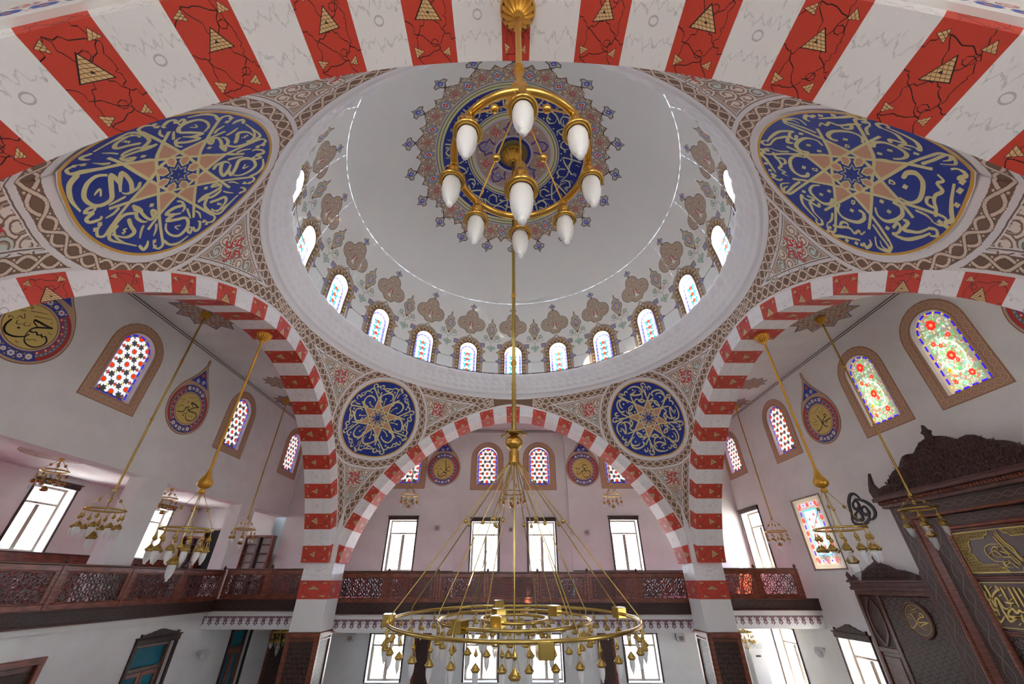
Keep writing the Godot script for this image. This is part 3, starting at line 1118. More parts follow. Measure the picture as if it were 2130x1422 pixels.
func pmat(called: String, c: Cv, rough := 0.75) -> StandardMaterial3D:
	return mat(called, Color.WHITE, rough, 0.0, c.tex())

func glass(called: String, c: Cv, back := 0.85) -> StandardMaterial3D:
	var m := mat(called, Color.WHITE, 0.25, 0.0, c.tex())
	m.backlight_enabled = true
	m.backlight = Color(1, 1, 1) * back
	return m

# a curling leafy scroll: an underline in ink, the stem over it, small leaves off its turns
func scroll(c: Cv, p: Vector2, r: float, turn: float, hand: float, wd: float, col: Color, ink: Color, leaves := true) -> void:
	var q := PackedVector2Array()
	for k in 15:
		var f := k / 14.0
		q.append(p + Vector2.from_angle(turn + hand * f * TAU * 1.25) * r * (1.0 - 0.78 * f))
	c.line(q, wd * 2.0, ink)
	if leaves:
		for k in [1, 4, 7, 10]:
			var d := (q[k + 1] - q[k - 1]).normalized()
			var n := Vector2(-d.y, d.x) * -hand
			var b := q[k]
			var tip := b + (n * 0.9 + d * 0.7) * r * 0.42
			c.fill(PackedVector2Array([b - d * wd * 1.6, b + n * r * 0.26 - d * r * 0.02, tip, b + d * r * 0.22 + n * r * 0.06, b + d * wd]), ink)
			c.fill(PackedVector2Array([b - d * wd * 0.8, b + n * r * 0.20, tip - d * wd, b + d * r * 0.16 + n * r * 0.05]), col)
	c.line(q, wd, col)
	c.disc(q[14], wd * 1.5, col, 8)

func flower(c: Cv, p: Vector2, r: float, petal: Color, heart: Color, n := 6, turn := 0.0) -> void:
	for k in n: c.disc(p + Vector2.from_angle(turn + TAU * k / n) * r * 0.58, r * 0.42, petal, 10)
	c.disc(p, r * 0.34, heart, 10)

func red_motif(c: Cv, p: Vector2, r: float, col: Color, turn := 0.0) -> void:
	for k in 4:
		var a := Vector2.from_angle(turn + TAU * k / 4)
		var b := Vector2(-a.y, a.x)
		c.line(PackedVector2Array([p + a * r * 0.2, p + a * r * 0.6 + b * r * 0.22, p + a * r]), r * 0.16, col)
		c.line(PackedVector2Array([p + a * r * 0.3, p + a * r * 0.55 - b * r * 0.25]), r * 0.16, col)
		c.dot(p + (a + b) * r * 0.42, r * 0.14, col)

# zigzag plait between two edges that run along a path (path points, half width)
func plait(c: Cv, path: PackedVector2Array, half: float, pitch: float, col: Color, dark: Color) -> void:
	var len_ := 0.0
	var cum := [0.0]
	for i in path.size() - 1:
		len_ += path[i].distance_to(path[i + 1])
		cum.append(len_)
	var n := maxi(2, roundi(len_ / pitch))
	var at := func(s: float, o: float) -> Vector2:
		s = clampf(s, 0.0, len_)
		var i := 0
		var lo := 0
		var hi := path.size() - 2
		while lo < hi:
			var m := (lo + hi + 1) / 2
			if cum[m] <= s: lo = m
			else: hi = m - 1
		i = lo
		var f: float = (s - cum[i]) / maxf(cum[i + 1] - cum[i], 1e-6)
		var d := (path[i + 1] - path[i]).normalized()
		return path[i].lerp(path[i + 1], f) + Vector2(-d.y, d.x) * o
	var st := len_ / n
	for strand in 2:
		for k in n:
			var q := PackedVector2Array()
			var sg := 1.0 if (k + strand) % 2 == 0 else -1.0
			for j in 7:
				var f := j / 6.0
				q.append(at.call((k + f) * st, half * sg * cos(PI * f)))
			c.line(q, half * 0.62, dark)
			c.line(q, half * 0.42, col)
	for k in n:
		for sg: float in [-1.0, 1.0]:
			c.disc(at.call((k + 0.5) * st, half * 0.72 * sg), half * 0.17, col, 7)

func make_pictures() -> void:
	for k in 3: pmat("red_" + "abc"[k], red_block(k), 0.55)
	for k in 3: pmat("marble_" + "abc"[k], marble_block(k), 0.5)
	paint_windows()
	paint_dome()
	paint_pendentives()
	paint_medallions()
	paint_wall_art()

func red_block(v: int) -> Cv:
	var r := RandomNumberGenerator.new()
	r.seed = 40 + v
	var c := Cv.new(320, 512, C8(206, 66, 48))
	var black := C8(44, 22, 20)
	var beige := C8(226, 188, 134)
	c.frame(Vector2.ZERO, Vector2(320, 0), Vector2(0, 512))
	# cracks
	var hubs := [Vector2(0.2, 0.16), Vector2(0.78, 0.1), Vector2(0.5, 0.44), Vector2(0.16, 0.66), Vector2(0.82, 0.6), Vector2(0.4, 0.86), Vector2(0.9, 0.9), Vector2(0.1, 0.38)]
	for i in hubs.size(): hubs[i] += Vector2(r.randf_range(-0.07, 0.07), r.randf_range(-0.05, 0.05))
	for l: Array in [[0, 1], [0, 2], [1, 2], [2, 4], [2, 3], [3, 5], [4, 6], [5, 6], [0, 7], [7, 3], [4, 5], [1, 9], [3, 8], [6, 10], [0, 11], [5, 12], [4, 13]]:
		var a: Vector2 = hubs[l[0]]
		var b: Vector2 = hubs[l[1]] if l[1] < 8 else [Vector2(-0.02, 0.75), Vector2(1.02, 0.25), Vector2(0.7, 1.02), Vector2(0.3, -0.02), Vector2(0.15, 1.02), Vector2(1.02, 0.45)][l[1] - 8]
		var q := PackedVector2Array([a])
		for k in range(1, 7): q.append(a.lerp(b, k / 6.0) + Vector2(r.randf_range(-0.04, 0.04), r.randf_range(-0.025, 0.025)))
		q[6] = b
		c.line(q, 0.011, black)
	for k in 2:
		var p := Vector2(r.randf_range(0.2, 0.8), [0.27, 0.75][k])
		for j in 7:
			c.line(PackedVector2Array([p + Vector2.from_angle(j * 0.9) * Vector2(0.09, 0.045), p + Vector2.from_angle(j * 0.9 + 1.1) * Vector2(0.07, 0.05)]), 0.008, black)
	# yellow stone chips
	for t: Array in [[Vector2(0.5, 0.42), 0.24, -1.57], [Vector2(0.16, 0.14), 0.10, 0.6], [Vector2(0.84, 0.13), 0.10, 2.2], [Vector2(0.2, 0.86), 0.10, 0.2], [Vector2(0.83, 0.84), 0.11, 1.2]]:
		var q := PackedVector2Array()
		var e := PackedVector2Array()
		for k in 3:
			var d = Vector2.from_angle(t[2] + TAU * k / 3 + r.randf_range(-0.2, 0.2)) * Vector2(1.0, 0.62) * t[1] * r.randf_range(0.85, 1.2)
			q.append(t[0] + d)
			e.append(t[0] + d * 1.14)
		c.fill(e, black)
		c.fill(q, beige)
		var m := 5 if t[1] > 0.2 else 2
		for k in range(1, m + 1):
			var f := k / (m + 1.0)
			c.line(PackedVector2Array([q[0].lerp(q[1], f), q[0].lerp(q[2], f + 0.04)]), 0.007, C8(120, 88, 56))
			c.line(PackedVector2Array([q[1].lerp(q[0], f), q[1].lerp(q[2], f)]), 0.007, C8(120, 88, 56))
		if m == 5: c.fill(PackedVector2Array([t[0] + Vector2(-0.03, 0.01), t[0] + Vector2(0.04, 0.0), t[0] + Vector2(0.0, -0.03)]), black)
	return c

func marble_block(v: int) -> Cv:
	var r := RandomNumberGenerator.new()
	r.seed = 60 + v
	var im := Image.create_empty(320, 512, false, Image.FORMAT_RGB8)
	var f := FastNoiseLite.new()
	f.seed = 5 + v
	f.frequency = 0.010
	f.fractal_octaves = 3
	var g := FastNoiseLite.new()
	g.seed = 15 + v
	g.frequency = 0.02
	var base := Color8(240, 236, 234)
	var vein := Color8(172, 168, 168)
	# streaks at the two ends, a calm cloud with flaming edges in the middle
	for y in 512:
		for x in 320:
			var fy := y / 512.0
			var w := f.get_noise_2d(x * 2.2, y * 0.55 + 300.0) * 0.6 + g.get_noise_2d(x * 1.2, y * 0.3) * 0.3
			var b := absf(absf(fy - 0.5) - 0.2 - 0.16 * f.get_noise_2d(x * 1.6 + 77.0, v * 50.0) - 0.05 * g.get_noise_2d(x, y))
			var k := clampf(0.5 - b * 22.0, 0.0, 0.5) * (0.4 + 0.9 * absf(g.get_noise_2d(x * 0.7, y * 0.7)))
			var s := clampf((absf(w) - 0.30) * 2.6, 0.0, 1.0) * clampf((absf(fy - 0.5) - 0.14) * 4.0, 0.05, 0.7)
			im.set_pixel(x, y, base.lerp(vein, clampf(maxf(s, k * 1.5), 0.0, 1.0)))
	var c := Cv.new(4, 4, base)
	c.im = im; c.w = 320; c.h = 512
	c.frame(Vector2.ZERO, Vector2(320, 0), Vector2(0, 512))
	if v != 1:
		var q := PackedVector2Array()
		for k in 24: q.append(Vector2(0.5, 0.46) + Vector2.from_angle(TAU * k / 24) * Vector2(0.085, 0.052))
		c.line(q, 0.022, Color8(196, 190, 188), true)
	return c

# ------------------------------------------------------------------ stained glass
func border_dashes(c: Cv, hw: float, h: float, blue: Color, red: Color, gap: float) -> void:
	var ap := arch_poly(hw, h, 20)
	var path := PackedVector2Array()
	for p in ap: path.append(p)
	path.append(ap[0])
	var d := 0.0
	var seg := 0.0
	var on := true
	var cur := PackedVector2Array([path[0]])
	for i in path.size() - 1:
		var a := path[i]
		var b := path[i + 1]
		var l := a.distance_to(b)
		var s := 0.0
		while l - s > 1e-5:
			var lim := gap if on else gap * 0.45
			var step := minf(l - s, lim - seg)
			s += step; seg += step
			cur.append(a.lerp(b, s / l))
			if seg >= lim - 1e-5:
				if on: c.line(cur, 0.045, blue)
				else: c.disc(cur[cur.size() / 2], 0.022, red, 8)
				cur = PackedVector2Array([a.lerp(b, s / l)])
				seg = 0.0
				on = not on

func paint_windows() -> void:
	var lead := C8(104, 98, 94)
	# twelve-petal stars, for the left and far walls; drawn in metres, 1.08 x 1.95
	var c := Cv.new(512, 925, C8(168, 158, 156))
	c.frame(Vector2(256, 925), Vector2(474, 0), Vector2(0, -474))
	var field := arch_poly(0.40, 1.82, 20)
	var fq := PackedVector2Array()
	for p in field: fq.append(p + Vector2(0, 0.06))
	c.fill(fq, lead)
	for j in 5:
		for i in range(-1, 2):
			var p := Vector2(i * 0.36, 0.06 + 0.10 + j * 0.42 + (0.21 if i != 0 else 0.0))
			if i == 0: p.y -= 0.0
			for k in 12:
				var a := TAU * (k + 0.5) / 12
				var d := Vector2.from_angle(a)
				var n := Vector2(-d.y, d.x)
				var inside := Geometry2D.is_point_in_polygon(p + d * 0.15, fq)
				if not inside: continue
				c.fill(PackedVector2Array([p + d * 0.075 - n * 0.012, p + d * 0.135 - n * 0.034, p + d * 0.205, p + d * 0.135 + n * 0.034, p + d * 0.075 + n * 0.012]), C8(250, 252, 252))
			if Geometry2D.is_point_in_polygon(p, fq) or i != 0:
				if Geometry2D.is_point_in_polygon(p * Vector2(0.97, 1.0), fq): c.disc(p, 0.058, C8(248, 96, 26), 12)
			for k in 6:
				var e := p + Vector2.from_angle(TAU * k / 6 + 0.52) * 0.235
				if Geometry2D.is_point_in_polygon(e, fq): c.dot(e, 0.03, [C8(252, 252, 240), C8(232, 110, 80), C8(250, 240, 170)][k % 3])
	border_dashes(shift(c, 0, 0.045), 0.47, 1.86, C8(56, 70, 214), C8(226, 110, 90), 0.17)
	glass("glass_star", c)
	# scrolling flowers, for the two windows beside the niche
	c = Cv.new(512, 925, C8(176, 168, 150))
	c.frame(Vector2(256, 925), Vector2(474, 0), Vector2(0, -474))
	var r := RandomNumberGenerator.new()
	r.seed = 21
	fq = arch_poly(0.37, 1.78, 20)
	for k in 1150:
		var p := Vector2(r.randf_range(-0.36, 0.36), r.randf_range(0.1, 1.84))
		if not Geometry2D.is_point_in_polygon(p - Vector2(0, 0.08), fq) or absf(p.y - 1.38) < 0.03: continue
		var col: Color = [C8(80, 196, 116), C8(126, 216, 136), C8(246, 250, 246), C8(178, 226, 186), C8(232, 92, 84), C8(250, 252, 250), C8(120, 190, 210)][r.randi() % 7]
		var a := r.randf() * TAU
		var q := PackedVector2Array()
		for j in 5: q.append(p + Vector2.from_angle(a + j * 0.5) * 0.012 * j * r.randf_range(0.8, 1.4))
		c.line(q, 0.011, col)
	for k in 40:
		var f := k / 40.0
		if f > 0.42 and f < 0.5: continue
		c.line(PackedVector2Array([Vector2(0, 0.78) + Vector2.from_angle(TAU * f) * Vector2(0.27, 0.38), Vector2(0, 0.78) + Vector2.from_angle(TAU * (f + 0.03)) * Vector2(0.27, 0.38)]), 0.02, C8(253, 253, 250))
	for s: Array in [[-0.02, 1.62, 0.13], [-0.02, 0.8, 0.11], [0.16, 0.3, 0.08], [-0.24, 1.2, 0.06], [0.2, 1.24, 0.06], [-0.1, 1.1, 0.05], [-0.28, 0.24, 0.05], [0.06, 0.66, 0.05]]:
		flower(c, Vector2(s[0], s[1]), s[2], C8(238, 84, 76), C8(250, 190, 150), 7)
	flower(c, Vector2(0.06, 1.12), 0.05, C8(246, 200, 240), C8(250, 220, 250))
	flower(c, Vector2(-0.25, 0.52), 0.05, C8(240, 190, 60), C8(240, 120, 60))
	border_dashes(shift(c, 0, 0.045), 0.45, 1.86, C8(66, 44, 226), C8(246, 230, 60), 0.15)
	glass("glass_flower", c)
	# dome windows, 0.8 x 1.6
	c = Cv.new(256, 512, C8(178, 178, 196))
	c.frame(Vector2(128, 512), Vector2(318, 0), Vector2(0, -318))
	fq = arch_poly(0.27, 1.42, 16)
	var f2 := PackedVector2Array()
	for p in fq: f2.append(p + Vector2(0, 0.02))
	c.fill(f2, C8(252, 253, 253))
	for k in 260:
		var p := Vector2(r.randf_range(-0.25, 0.25), r.randf_range(0.02, 1.4))
		if not Geometry2D.is_point_in_polygon(p, fq): continue
		c.line(PackedVector2Array([p, p + Vector2.from_angle(r.randf() * TAU) * 0.06]), 0.008, [C8(120, 140, 150), C8(90, 180, 200), C8(60, 160, 150)][k % 3])
	for k in 4:
		var p := Vector2(0, 0.28 + 0.28 * k)
		for sx: float in [-1.0, 1.0]:
			c.fill(PackedVector2Array([p + Vector2(0.03 * sx, -0.02), p + Vector2(0.15 * sx, 0.09), p + Vector2(0.20 * sx, 0.02), p + Vector2(0.10 * sx, -0.08)]), C8(64, 190, 176))
			c.fill(PackedVector2Array([p + Vector2(0.02 * sx, -0.1), p + Vector2(0.12 * sx, -0.16), p + Vector2(0.16 * sx, -0.1), p + Vector2(0.08 * sx, -0.06)]), C8(70, 160, 210))
		flower(c, p, 0.085, C8(236, 76, 60), C8(252, 170, 90), 5, 0.3)
	for k in 5: c.disc(Vector2(-0.1 + 0.05 * k, 0.06), 0.024, C8(246, 214, 70), 8)
	border_dashes(shift(c, 0, 0.0), 0.335, 1.52, C8(84, 116, 226), C8(236, 130, 90), 0.12)
	glass("glass_dome", c)
	# tall panel beside the niche, 1.44 x 2.25
	c = Cv.new(512, 800, C8(196, 190, 178))
	c.frame(Vector2(256, 800), Vector2(355.5, 0), Vector2(0, -355.5))
	for l: Array in [[0.70, 2.23, 0.02], [0.62, 2.10, 0.012], [0.56, 2.02, 0.01]]:
		var y0: float = (2.25 - l[1]) * 0.5
		c.line(PackedVector2Array([Vector2(-l[0], 2.25 - y0), Vector2(l[0], 2.25 - y0), Vector2(l[0], y0), Vector2(-l[0], y0)]), l[2] * 1.4, C8(130, 116, 108), true)
	for k in 9:
		for sx: float in [-1.0, 1.0]:
			var p := Vector2(0.46 * sx, 0.28 + k * 0.21)
			if k % 2 == 0: flower(c, p, 0.075, C8(240, 96, 90), C8(250, 170, 150), 6)
			else: c.fill(PackedVector2Array([p + Vector2(-0.035, -0.07), p + Vector2(0.035, -0.07), p + Vector2(0.035, 0.07), p + Vector2(-0.035, 0.07)]), C8(108, 96, 226))
	for k in 5:
		for y: float in [0.24, 2.02]:
			var p := Vector2(-0.4 + 0.2 * k, y)
			c.fill(PackedVector2Array([p + Vector2(-0.08, -0.05), p + Vector2(0.08, -0.05), p + Vector2(0.08, 0.05), p + Vector2(-0.08, 0.05)]), C8(236, 236, 250))
			if k % 2 == 0: flower(c, p, 0.07, C8(240, 96, 90), C8(250, 170, 150), 6)
			else: c.disc(p, 0.04, C8(104, 96, 224), 10)
	c.fill(PackedVector2Array([Vector2(-0.33, 0.40), Vector2(0.33, 0.40), Vector2(0.33, 1.86), Vector2(-0.33, 1.86)]), C8(90, 200, 236))
	c.fill(PackedVector2Array([Vector2(-0.29, 0.44), Vector2(0.29, 0.44), Vector2(0.29, 1.82), Vector2(-0.29, 1.82)]), C8(250, 251, 252))
	c.line(PackedVector2Array([Vector2(-0.26, 0.47), Vector2(0.26, 0.47), Vector2(0.26, 1.79), Vector2(-0.26, 1.79)]), 0.014, C8(80, 120, 226), true)
	for k in 210:
		var p := Vector2(r.randf_range(-0.24, 0.24), r.randf_range(0.5, 1.76))
		c.line(PackedVector2Array([p, p + Vector2.from_angle(r.randf() * TAU) * 0.06]), 0.012, [C8(106, 96, 226), C8(110, 190, 120), C8(236, 214, 96), C8(120, 150, 236)][k % 4])
	for k in 10: flower(c, Vector2(0.13 * (1.0 if k % 2 else -1.0), 0.55 + 0.125 * k), 0.05, C8(240, 92, 84), C8(250, 200, 190), 6)
	glass("glass_panel", c)

func shift(c: Cv, x: float, y: float) -> Cv:
	var k := Cv.new(4, 4, Color.WHITE)
	k.im = c.im; k.w = c.w; k.h = c.h
	k.frame(c.P(Vector2(x, y)), c.ex, c.ey)
	return k

# ------------------------------------------------------------------ dome: crest band and rosette
func outlined(c: Cv, q: PackedVector2Array, col: Color, wd := 0.02) -> void:
	c.fill(q, col)
	c.line(q, wd, INK, true)

func blob(pts: Array, m := 1.0, o := Vector2.ZERO, per := 5) -> PackedVector2Array:
	# a closed smooth outline from a right half given top to bottom, mirrored about x = 0
	var h := V2(pts)
	var q := PackedVector2Array()
	for p in h: q.append(Vector2(p.x * m, p.y))
	for i in range(h.size() - 1, -1, -1):
		if absf(h[i].x) > 1e-4: q.append(Vector2(-h[i].x * m, h[i].y))
	var n := q.size()
	var out := PackedVector2Array()
	for i in n:
		for k in per:
			out.append(q[i].cubic_interpolate(q[(i + 1) % n], q[(i + n - 1) % n], q[(i + 2) % n], float(k) / per) + o)
	return out

func fleur(c: Cv, p: Vector2, r: float, up: Vector2) -> void:
	# small pointed blue flower at the tip of a stem; up is where its point lies
	var s := Vector2(-up.y, up.x)
	var q := PackedVector2Array()
	for e: Vector2 in [Vector2(0, 1), Vector2(0.28, 0.45), Vector2(0.8, 0.3), Vector2(0.95, -0.15), Vector2(0.42, -0.32), Vector2(0.2, -0.75), Vector2(-0.2, -0.75), Vector2(-0.42, -0.32), Vector2(-0.95, -0.15), Vector2(-0.8, 0.3), Vector2(-0.28, 0.45)]:
		q.append(p + (s * e.x + up * e.y) * r)
	c.fill(q, C8(186, 182, 170))
	c.line(q, r * 0.13, INK, true)
	c.fill(PackedVector2Array([p + up * r * 0.62, p + s * r * 0.42, p - up * r * 0.4, p - s * r * 0.42]), C8(84, 88, 186))
	c.dot(p, r * 0.16, C8(200, 200, 230))

func cartouche(c: Cv, p: Vector2, r: float, up: Vector2, heart: Color) -> void:
	var s := Vector2(-up.y, up.x)
	for l: Array in [[1.0, C8(90, 100, 70)], [0.93, C8(172, 168, 140)], [0.74, C8(64, 92, 190)], [0.60, C8(200, 216, 240)], [0.46, C8(196, 188, 176)]]:
		var q := PackedVector2Array()
		for k in 16:
			var a := TAU * k / 16
			var rr: float = (1.0 + 0.16 * cos(4.0 * a)) * l[0] * r
			q.append(p + s * sin(a) * rr * 0.74 + up * cos(a) * rr)
		c.fill(q, l[1])
	for k in 4: c.disc(p + (s * [1, 0, -1, 0][k] + up * [0, 1, 0, -1][k]) * r * 0.26, r * 0.16, heart, 8)
	c.disc(p, r * 0.10, C8(236, 196, 80), 8)

func paint_dome() -> void:
	var bg := Color8(226, 226, 222)
	# one sector: metres, x across (+-1.035), y down from the band's top
	var c := Cv.new(640, 1168, bg)
	c.frame(Vector2(320, 0), Vector2(309, 0), Vector2(0, 309))
	var tan1 := C8(178, 158, 138)
	var tan2 := C8(206, 190, 170)
	# swags and hanging leaves between the windows (drawn at both edges)
	for sx: float in [-1.0, 1.0]:
		var o := Vector2(1.035 * sx, 0)
		for k in 2:
			scroll(c, Vector2((0.78 - 0.0 * k) * sx, 1.74), 0.12, 1.0, sx, 0.022, C8(176, 196, 178), C8(104, 128, 108), false)
		c.line(PackedVector2Array([Vector2(0.60 * sx, 1.86), Vector2(0.72 * sx, 1.95), Vector2(0.9 * sx, 1.93), o + Vector2(0, 2.02), o + Vector2(0, 2.2)]), 0.014, C8(96, 116, 100))
		var lf := PackedVector2Array([Vector2(0, 2.5), Vector2(0.08, 2.36), Vector2(0.2, 2.28), Vector2(0.13, 2.2), Vector2(0.05, 2.22), Vector2(0, 2.14), Vector2(-0.05, 2.22), Vector2(-0.13, 2.2), Vector2(-0.2, 2.28), Vector2(-0.08, 2.36)])
		var lq := PackedVector2Array()
		for p in lf: lq.append(p + o)
		c.fill(lq, C8(176, 200, 184))
		c.line(lq, 0.016, C8(84, 116, 100), true)
		c.dot(o + Vector2(0, 2.31), 0.04, C8(112, 150, 130))
		# short cartouche finial
		var sh := blob([0.0, 0.86, 0.03, 0.93, 0.06, 1.02, 0.17, 1.10, 0.16, 1.20, 0.235, 1.30, 0.24, 1.42, 0.16, 1.54, 0.13, 1.64, 0.05, 1.74, 0.0, 1.86], 1.0, o)
		outlined(c, sh, C8(190, 176, 152), 0.022)
		for k in 4:
			for s2: float in [-1.0, 1.0]: scroll(c, o + Vector2(0.10 * s2, 1.12 + k * 0.16), 0.055, 0.4 + k, s2, 0.013, tan2, C8(116, 96, 78), false)
		c.dot(o + Vector2(0, 0.83), 0.035, INK, 0.0)
		cartouche(c, o + Vector2(0, 1.36), 0.2, Vector2(0, -1), C8(214, 120, 44))
		c.dot(o + Vector2(0, 1.80), 0.05, C8(96, 52, 44))
		for s2: float in [-1.0, 1.0]:
			c.disc(o + Vector2(0.09 * s2, 1.80), 0.035, C8(210, 166, 60), 8)
			c.line(PackedVector2Array([o + Vector2(0.06 * s2, 1.9), o + Vector2(0.2 * s2, 1.84), o + Vector2(0.26 * s2, 1.74)]), 0.02, C8(100, 110, 84))
	# frame round the window
	var hw := 0.40
	var wt := 3.78 - (DWIN_TOP - RIM_Y) - 0.02
	var outer := PackedVector2Array()
	for p in arch_poly(0.66, 3.9 - wt + 0.26): outer.append(Vector2(p.x, 3.9 - p.y))
	c.fill(outer, tan1)
	for l: Array in [[0.66, 0.26, 0.02, INK], [0.635, 0.235, 0.026, tan2], [0.605, 0.205, 0.014, C8(120, 92, 72)], [0.585, 0.185, 0.03, C8(196, 172, 148)], [0.555, 0.155, 0.014, C8(110, 80, 62)]]:
		var q := PackedVector2Array()
		for p in arch_poly(l[0], 3.9 - wt + l[1]): q.append(Vector2(p.x, 3.9 - p.y))
		c.line(q, l[2], l[3], true)
	var inner := PackedVector2Array()
	for p in arch_poly(0.545, 3.9 - wt + 0.145): inner.append(Vector2(p.x, 3.9 - p.y))
	c.fill(inner, C8(122, 92, 70))
	for k in 11:
		for sx: float in [-1.0, 1.0]:
			var y := 2.15 + k * 0.165
			if y < wt + 0.4:
				continue
			c.fill(PackedVector2Array([Vector2(0.42 * sx, y), Vector2(0.50 * sx, y + 0.05), Vector2(0.53 * sx, y + 0.0), Vector2(0.50 * sx, y - 0.07)]), [C8(214, 190, 160), C8(206, 170, 70)][k % 2])
	for k in 9:
		var a := PI * (k + 0.5) / 9
		var d := Vector2(cos(a), -sin(a))
		var o := Vector2(0, wt + 0.40)
		c.fill(PackedVector2Array([o + d * 0.42, o + d * 0.53 + Vector2(-d.y, d.x) * 0.05, o + d * 0.55, o + d * 0.53 - Vector2(-d.y, d.x) * 0.05]), [C8(214, 190, 160), C8(206, 170, 70)][k % 2])
	c.line(PackedVector2Array([Vector2(0, wt - 0.25), Vector2(0, wt - 0.12)]), 0.03, INK)
	for sx: float in [-1.0, 1.0]:
		c.pen(V2([0.02 * sx, wt - 0.42, 0.12 * sx, wt - 0.30, 0.34 * sx, wt - 0.2, 0.5 * sx, wt - 0.06]), 0.07, INK, 0.5)
		c.pen(V2([0.02 * sx, wt - 0.42, 0.12 * sx, wt - 0.30, 0.34 * sx, wt - 0.2, 0.5 * sx, wt - 0.06]), 0.045, tan2, 0.5)
		c.pen(V2([0.03 * sx, wt - 0.34, 0.2 * sx, wt - 0.18, 0.40 * sx, wt - 0.04]), 0.03, C8(128, 98, 76), 0.5)
		for y: float in [wt + 0.02, 2.95]:
			var o := Vector2(0.63 * sx, y)
			if y > 2.9:
				c.fill(PackedVector2Array([o + Vector2(-0.13, 0), o + Vector2(0, -0.1), o + Vector2(0.2 * sx, 0), o + Vector2(0, 0.1)]), INK)
			c.dot(o, 0.155, INK, PI / 4 if y < 2.9 else 0.0)
			c.dot(o, 0.125, C8(176, 172, 186), PI / 4 if y < 2.9 else 0.0)
			c.dot(o, 0.09, C8(88, 98, 176), PI / 4 if y < 2.9 else 0.0)
			c.dot(o, 0.055, C8(196, 190, 200), PI / 4 if y < 2.9 else 0.0)
			c.dot(o, 0.03, C8(190, 90, 80), 0.0)
		var o2 := Vector2(0.66 * sx, 2.5)
		outlined(c, PackedVector2Array([o2 + Vector2(-0.06 * sx, -0.14), o2 + Vector2(0.04 * sx, -0.06), o2 + Vector2(0.14 * sx, 0), o2 + Vector2(0.04 * sx, 0.06), o2 + Vector2(-0.06 * sx, 0.14)]), tan1, 0.018)
		c.disc(o2, 0.035, C8(206, 176, 80), 8)
	# trefoil crest over the window
	for l: Array in [[-0.36, 1.18, 0.30], [0.36, 1.18, 0.30], [0.0, 0.80, 0.29], [-0.14, 0.92, 0.2], [0.14, 0.92, 0.2]]:
		c.disc(Vector2(l[0], l[1]), l[2] + 0.02, INK, 28)
	c.fill(PackedVector2Array([Vector2(-0.36, 1.45), Vector2(0.36, 1.45), Vector2(0.16, 1.66), Vector2(-0.16, 1.66)]), INK)
	for l: Array in [[-0.36, 1.18, 0.30], [0.36, 1.18, 0.30], [0.0, 0.80, 0.29], [-0.14, 0.92, 0.2], [0.14, 0.92, 0.2]]:
		c.disc(Vector2(l[0], l[1]), l[2], tan1, 28)
	c.fill(PackedVector2Array([Vector2(-0.34, 1.44), Vector2(0.34, 1.44), Vector2(0.14, 1.64), Vector2(-0.14, 1.64)]), tan1)
	for sx: float in [-1.0, 1.0]:
		scroll(c, Vector2(0.40 * sx, 1.17), 0.2, 0.3, sx, 0.026, tan2, C8(104, 80, 64))
		scroll(c, Vector2(0.14 * sx, 0.74), 0.13, 2.0, sx, 0.022, tan2, C8(104, 80, 64))
		scroll(c, Vector2(0.14 * sx, 0.98), 0.12, 0.0, -sx, 0.022, tan2, C8(104, 80, 64))
		scroll(c, Vector2(0.15 * sx, 1.36), 0.13, 1.0, -sx, 0.022, tan2, C8(104, 80, 64))
		c.disc(Vector2(0.36 * sx, 1.16), 0.03, C8(96, 52, 44), 8)
	red_motif(c, Vector2(0, 1.22), 0.13, C8(196, 54, 66), 0.78)
	c.line(PackedVector2Array([Vector2(0, 0.52), Vector2(0, 0.44)]), 0.05, INK)
	fleur(c, Vector2(0, 0.34), 0.17, Vector2(0, -1))
	var dm := pmat("dome_band", c, 0.45)
	dm.texture_repeat = false
	# rosette, drawn on the unit disc (polar angle 41 degrees at its rim)
	c = Cv.new(1536, 1536, bg)
	c.frame(Vector2(768, 768), Vector2(768, 0), Vector2(0, 768))
	var R := 1.0 / ROSE_POLAR
	var edge := PackedVector2Array()
	for k in 20:
		for e: Vector2 in [Vector2(0.0, 35.4), Vector2(0.14, 34.4), Vector2(0.3, 33.2), Vector2(0.40, 33.6), Vector2(0.5, 35.0), Vector2(0.60, 33.6), Vector2(0.7, 33.2), Vector2(0.86, 34.4)]:
			edge.append(Vector2.from_angle(TAU * (k + e.x) / 20 - PI / 2) * e.y * R)
	for k in 20:
		var up := Vector2.from_angle(TAU * k / 20 - PI / 2)
		c.line(PackedVector2Array([up * 34.0 * R, up * 37.0 * R]), 0.02, INK)
		fleur(c, up * 37.7 * R, 0.062, up)
	c.fill(edge, C8(172, 150, 132))
	c.line(edge, 0.008, INK, true)
	for k in 20:
		for row: Array in [[0.12, 33.2, 1.5], [0.88, 33.2, 1.5], [0.25, 30.4, 1.9], [0.75, 30.4, 1.9], [0.38, 32.3, 1.2], [0.62, 32.3, 1.2], [0.06, 29.2, 1.2], [0.94, 29.2, 1.2], [0.5, 33.4, 1.0], [0.36, 28.8, 0.9], [0.64, 28.8, 0.9]]:
			var p: Vector2 = Vector2.from_angle(TAU * (k + row[0]) / 20 - PI / 2) * row[1] * R
			scroll(c, p, row[2] * R, k * 0.9 + row[0] * 9.0, 1.0 if row[0] < 0.5 else -1.0, 0.0075, C8(214, 196, 172), C8(96, 76, 62))
		var d := Vector2.from_angle(TAU * (k + 0.5) / 20 - PI / 2)
		cartouche(c, d * 30.6 * R, 0.057, d, C8(200, 52, 56))
		red_motif(c, Vector2.from_angle(TAU * k / 20 - PI / 2) * 31.2 * R, 0.034, C8(200, 50, 60), TAU * k / 20)
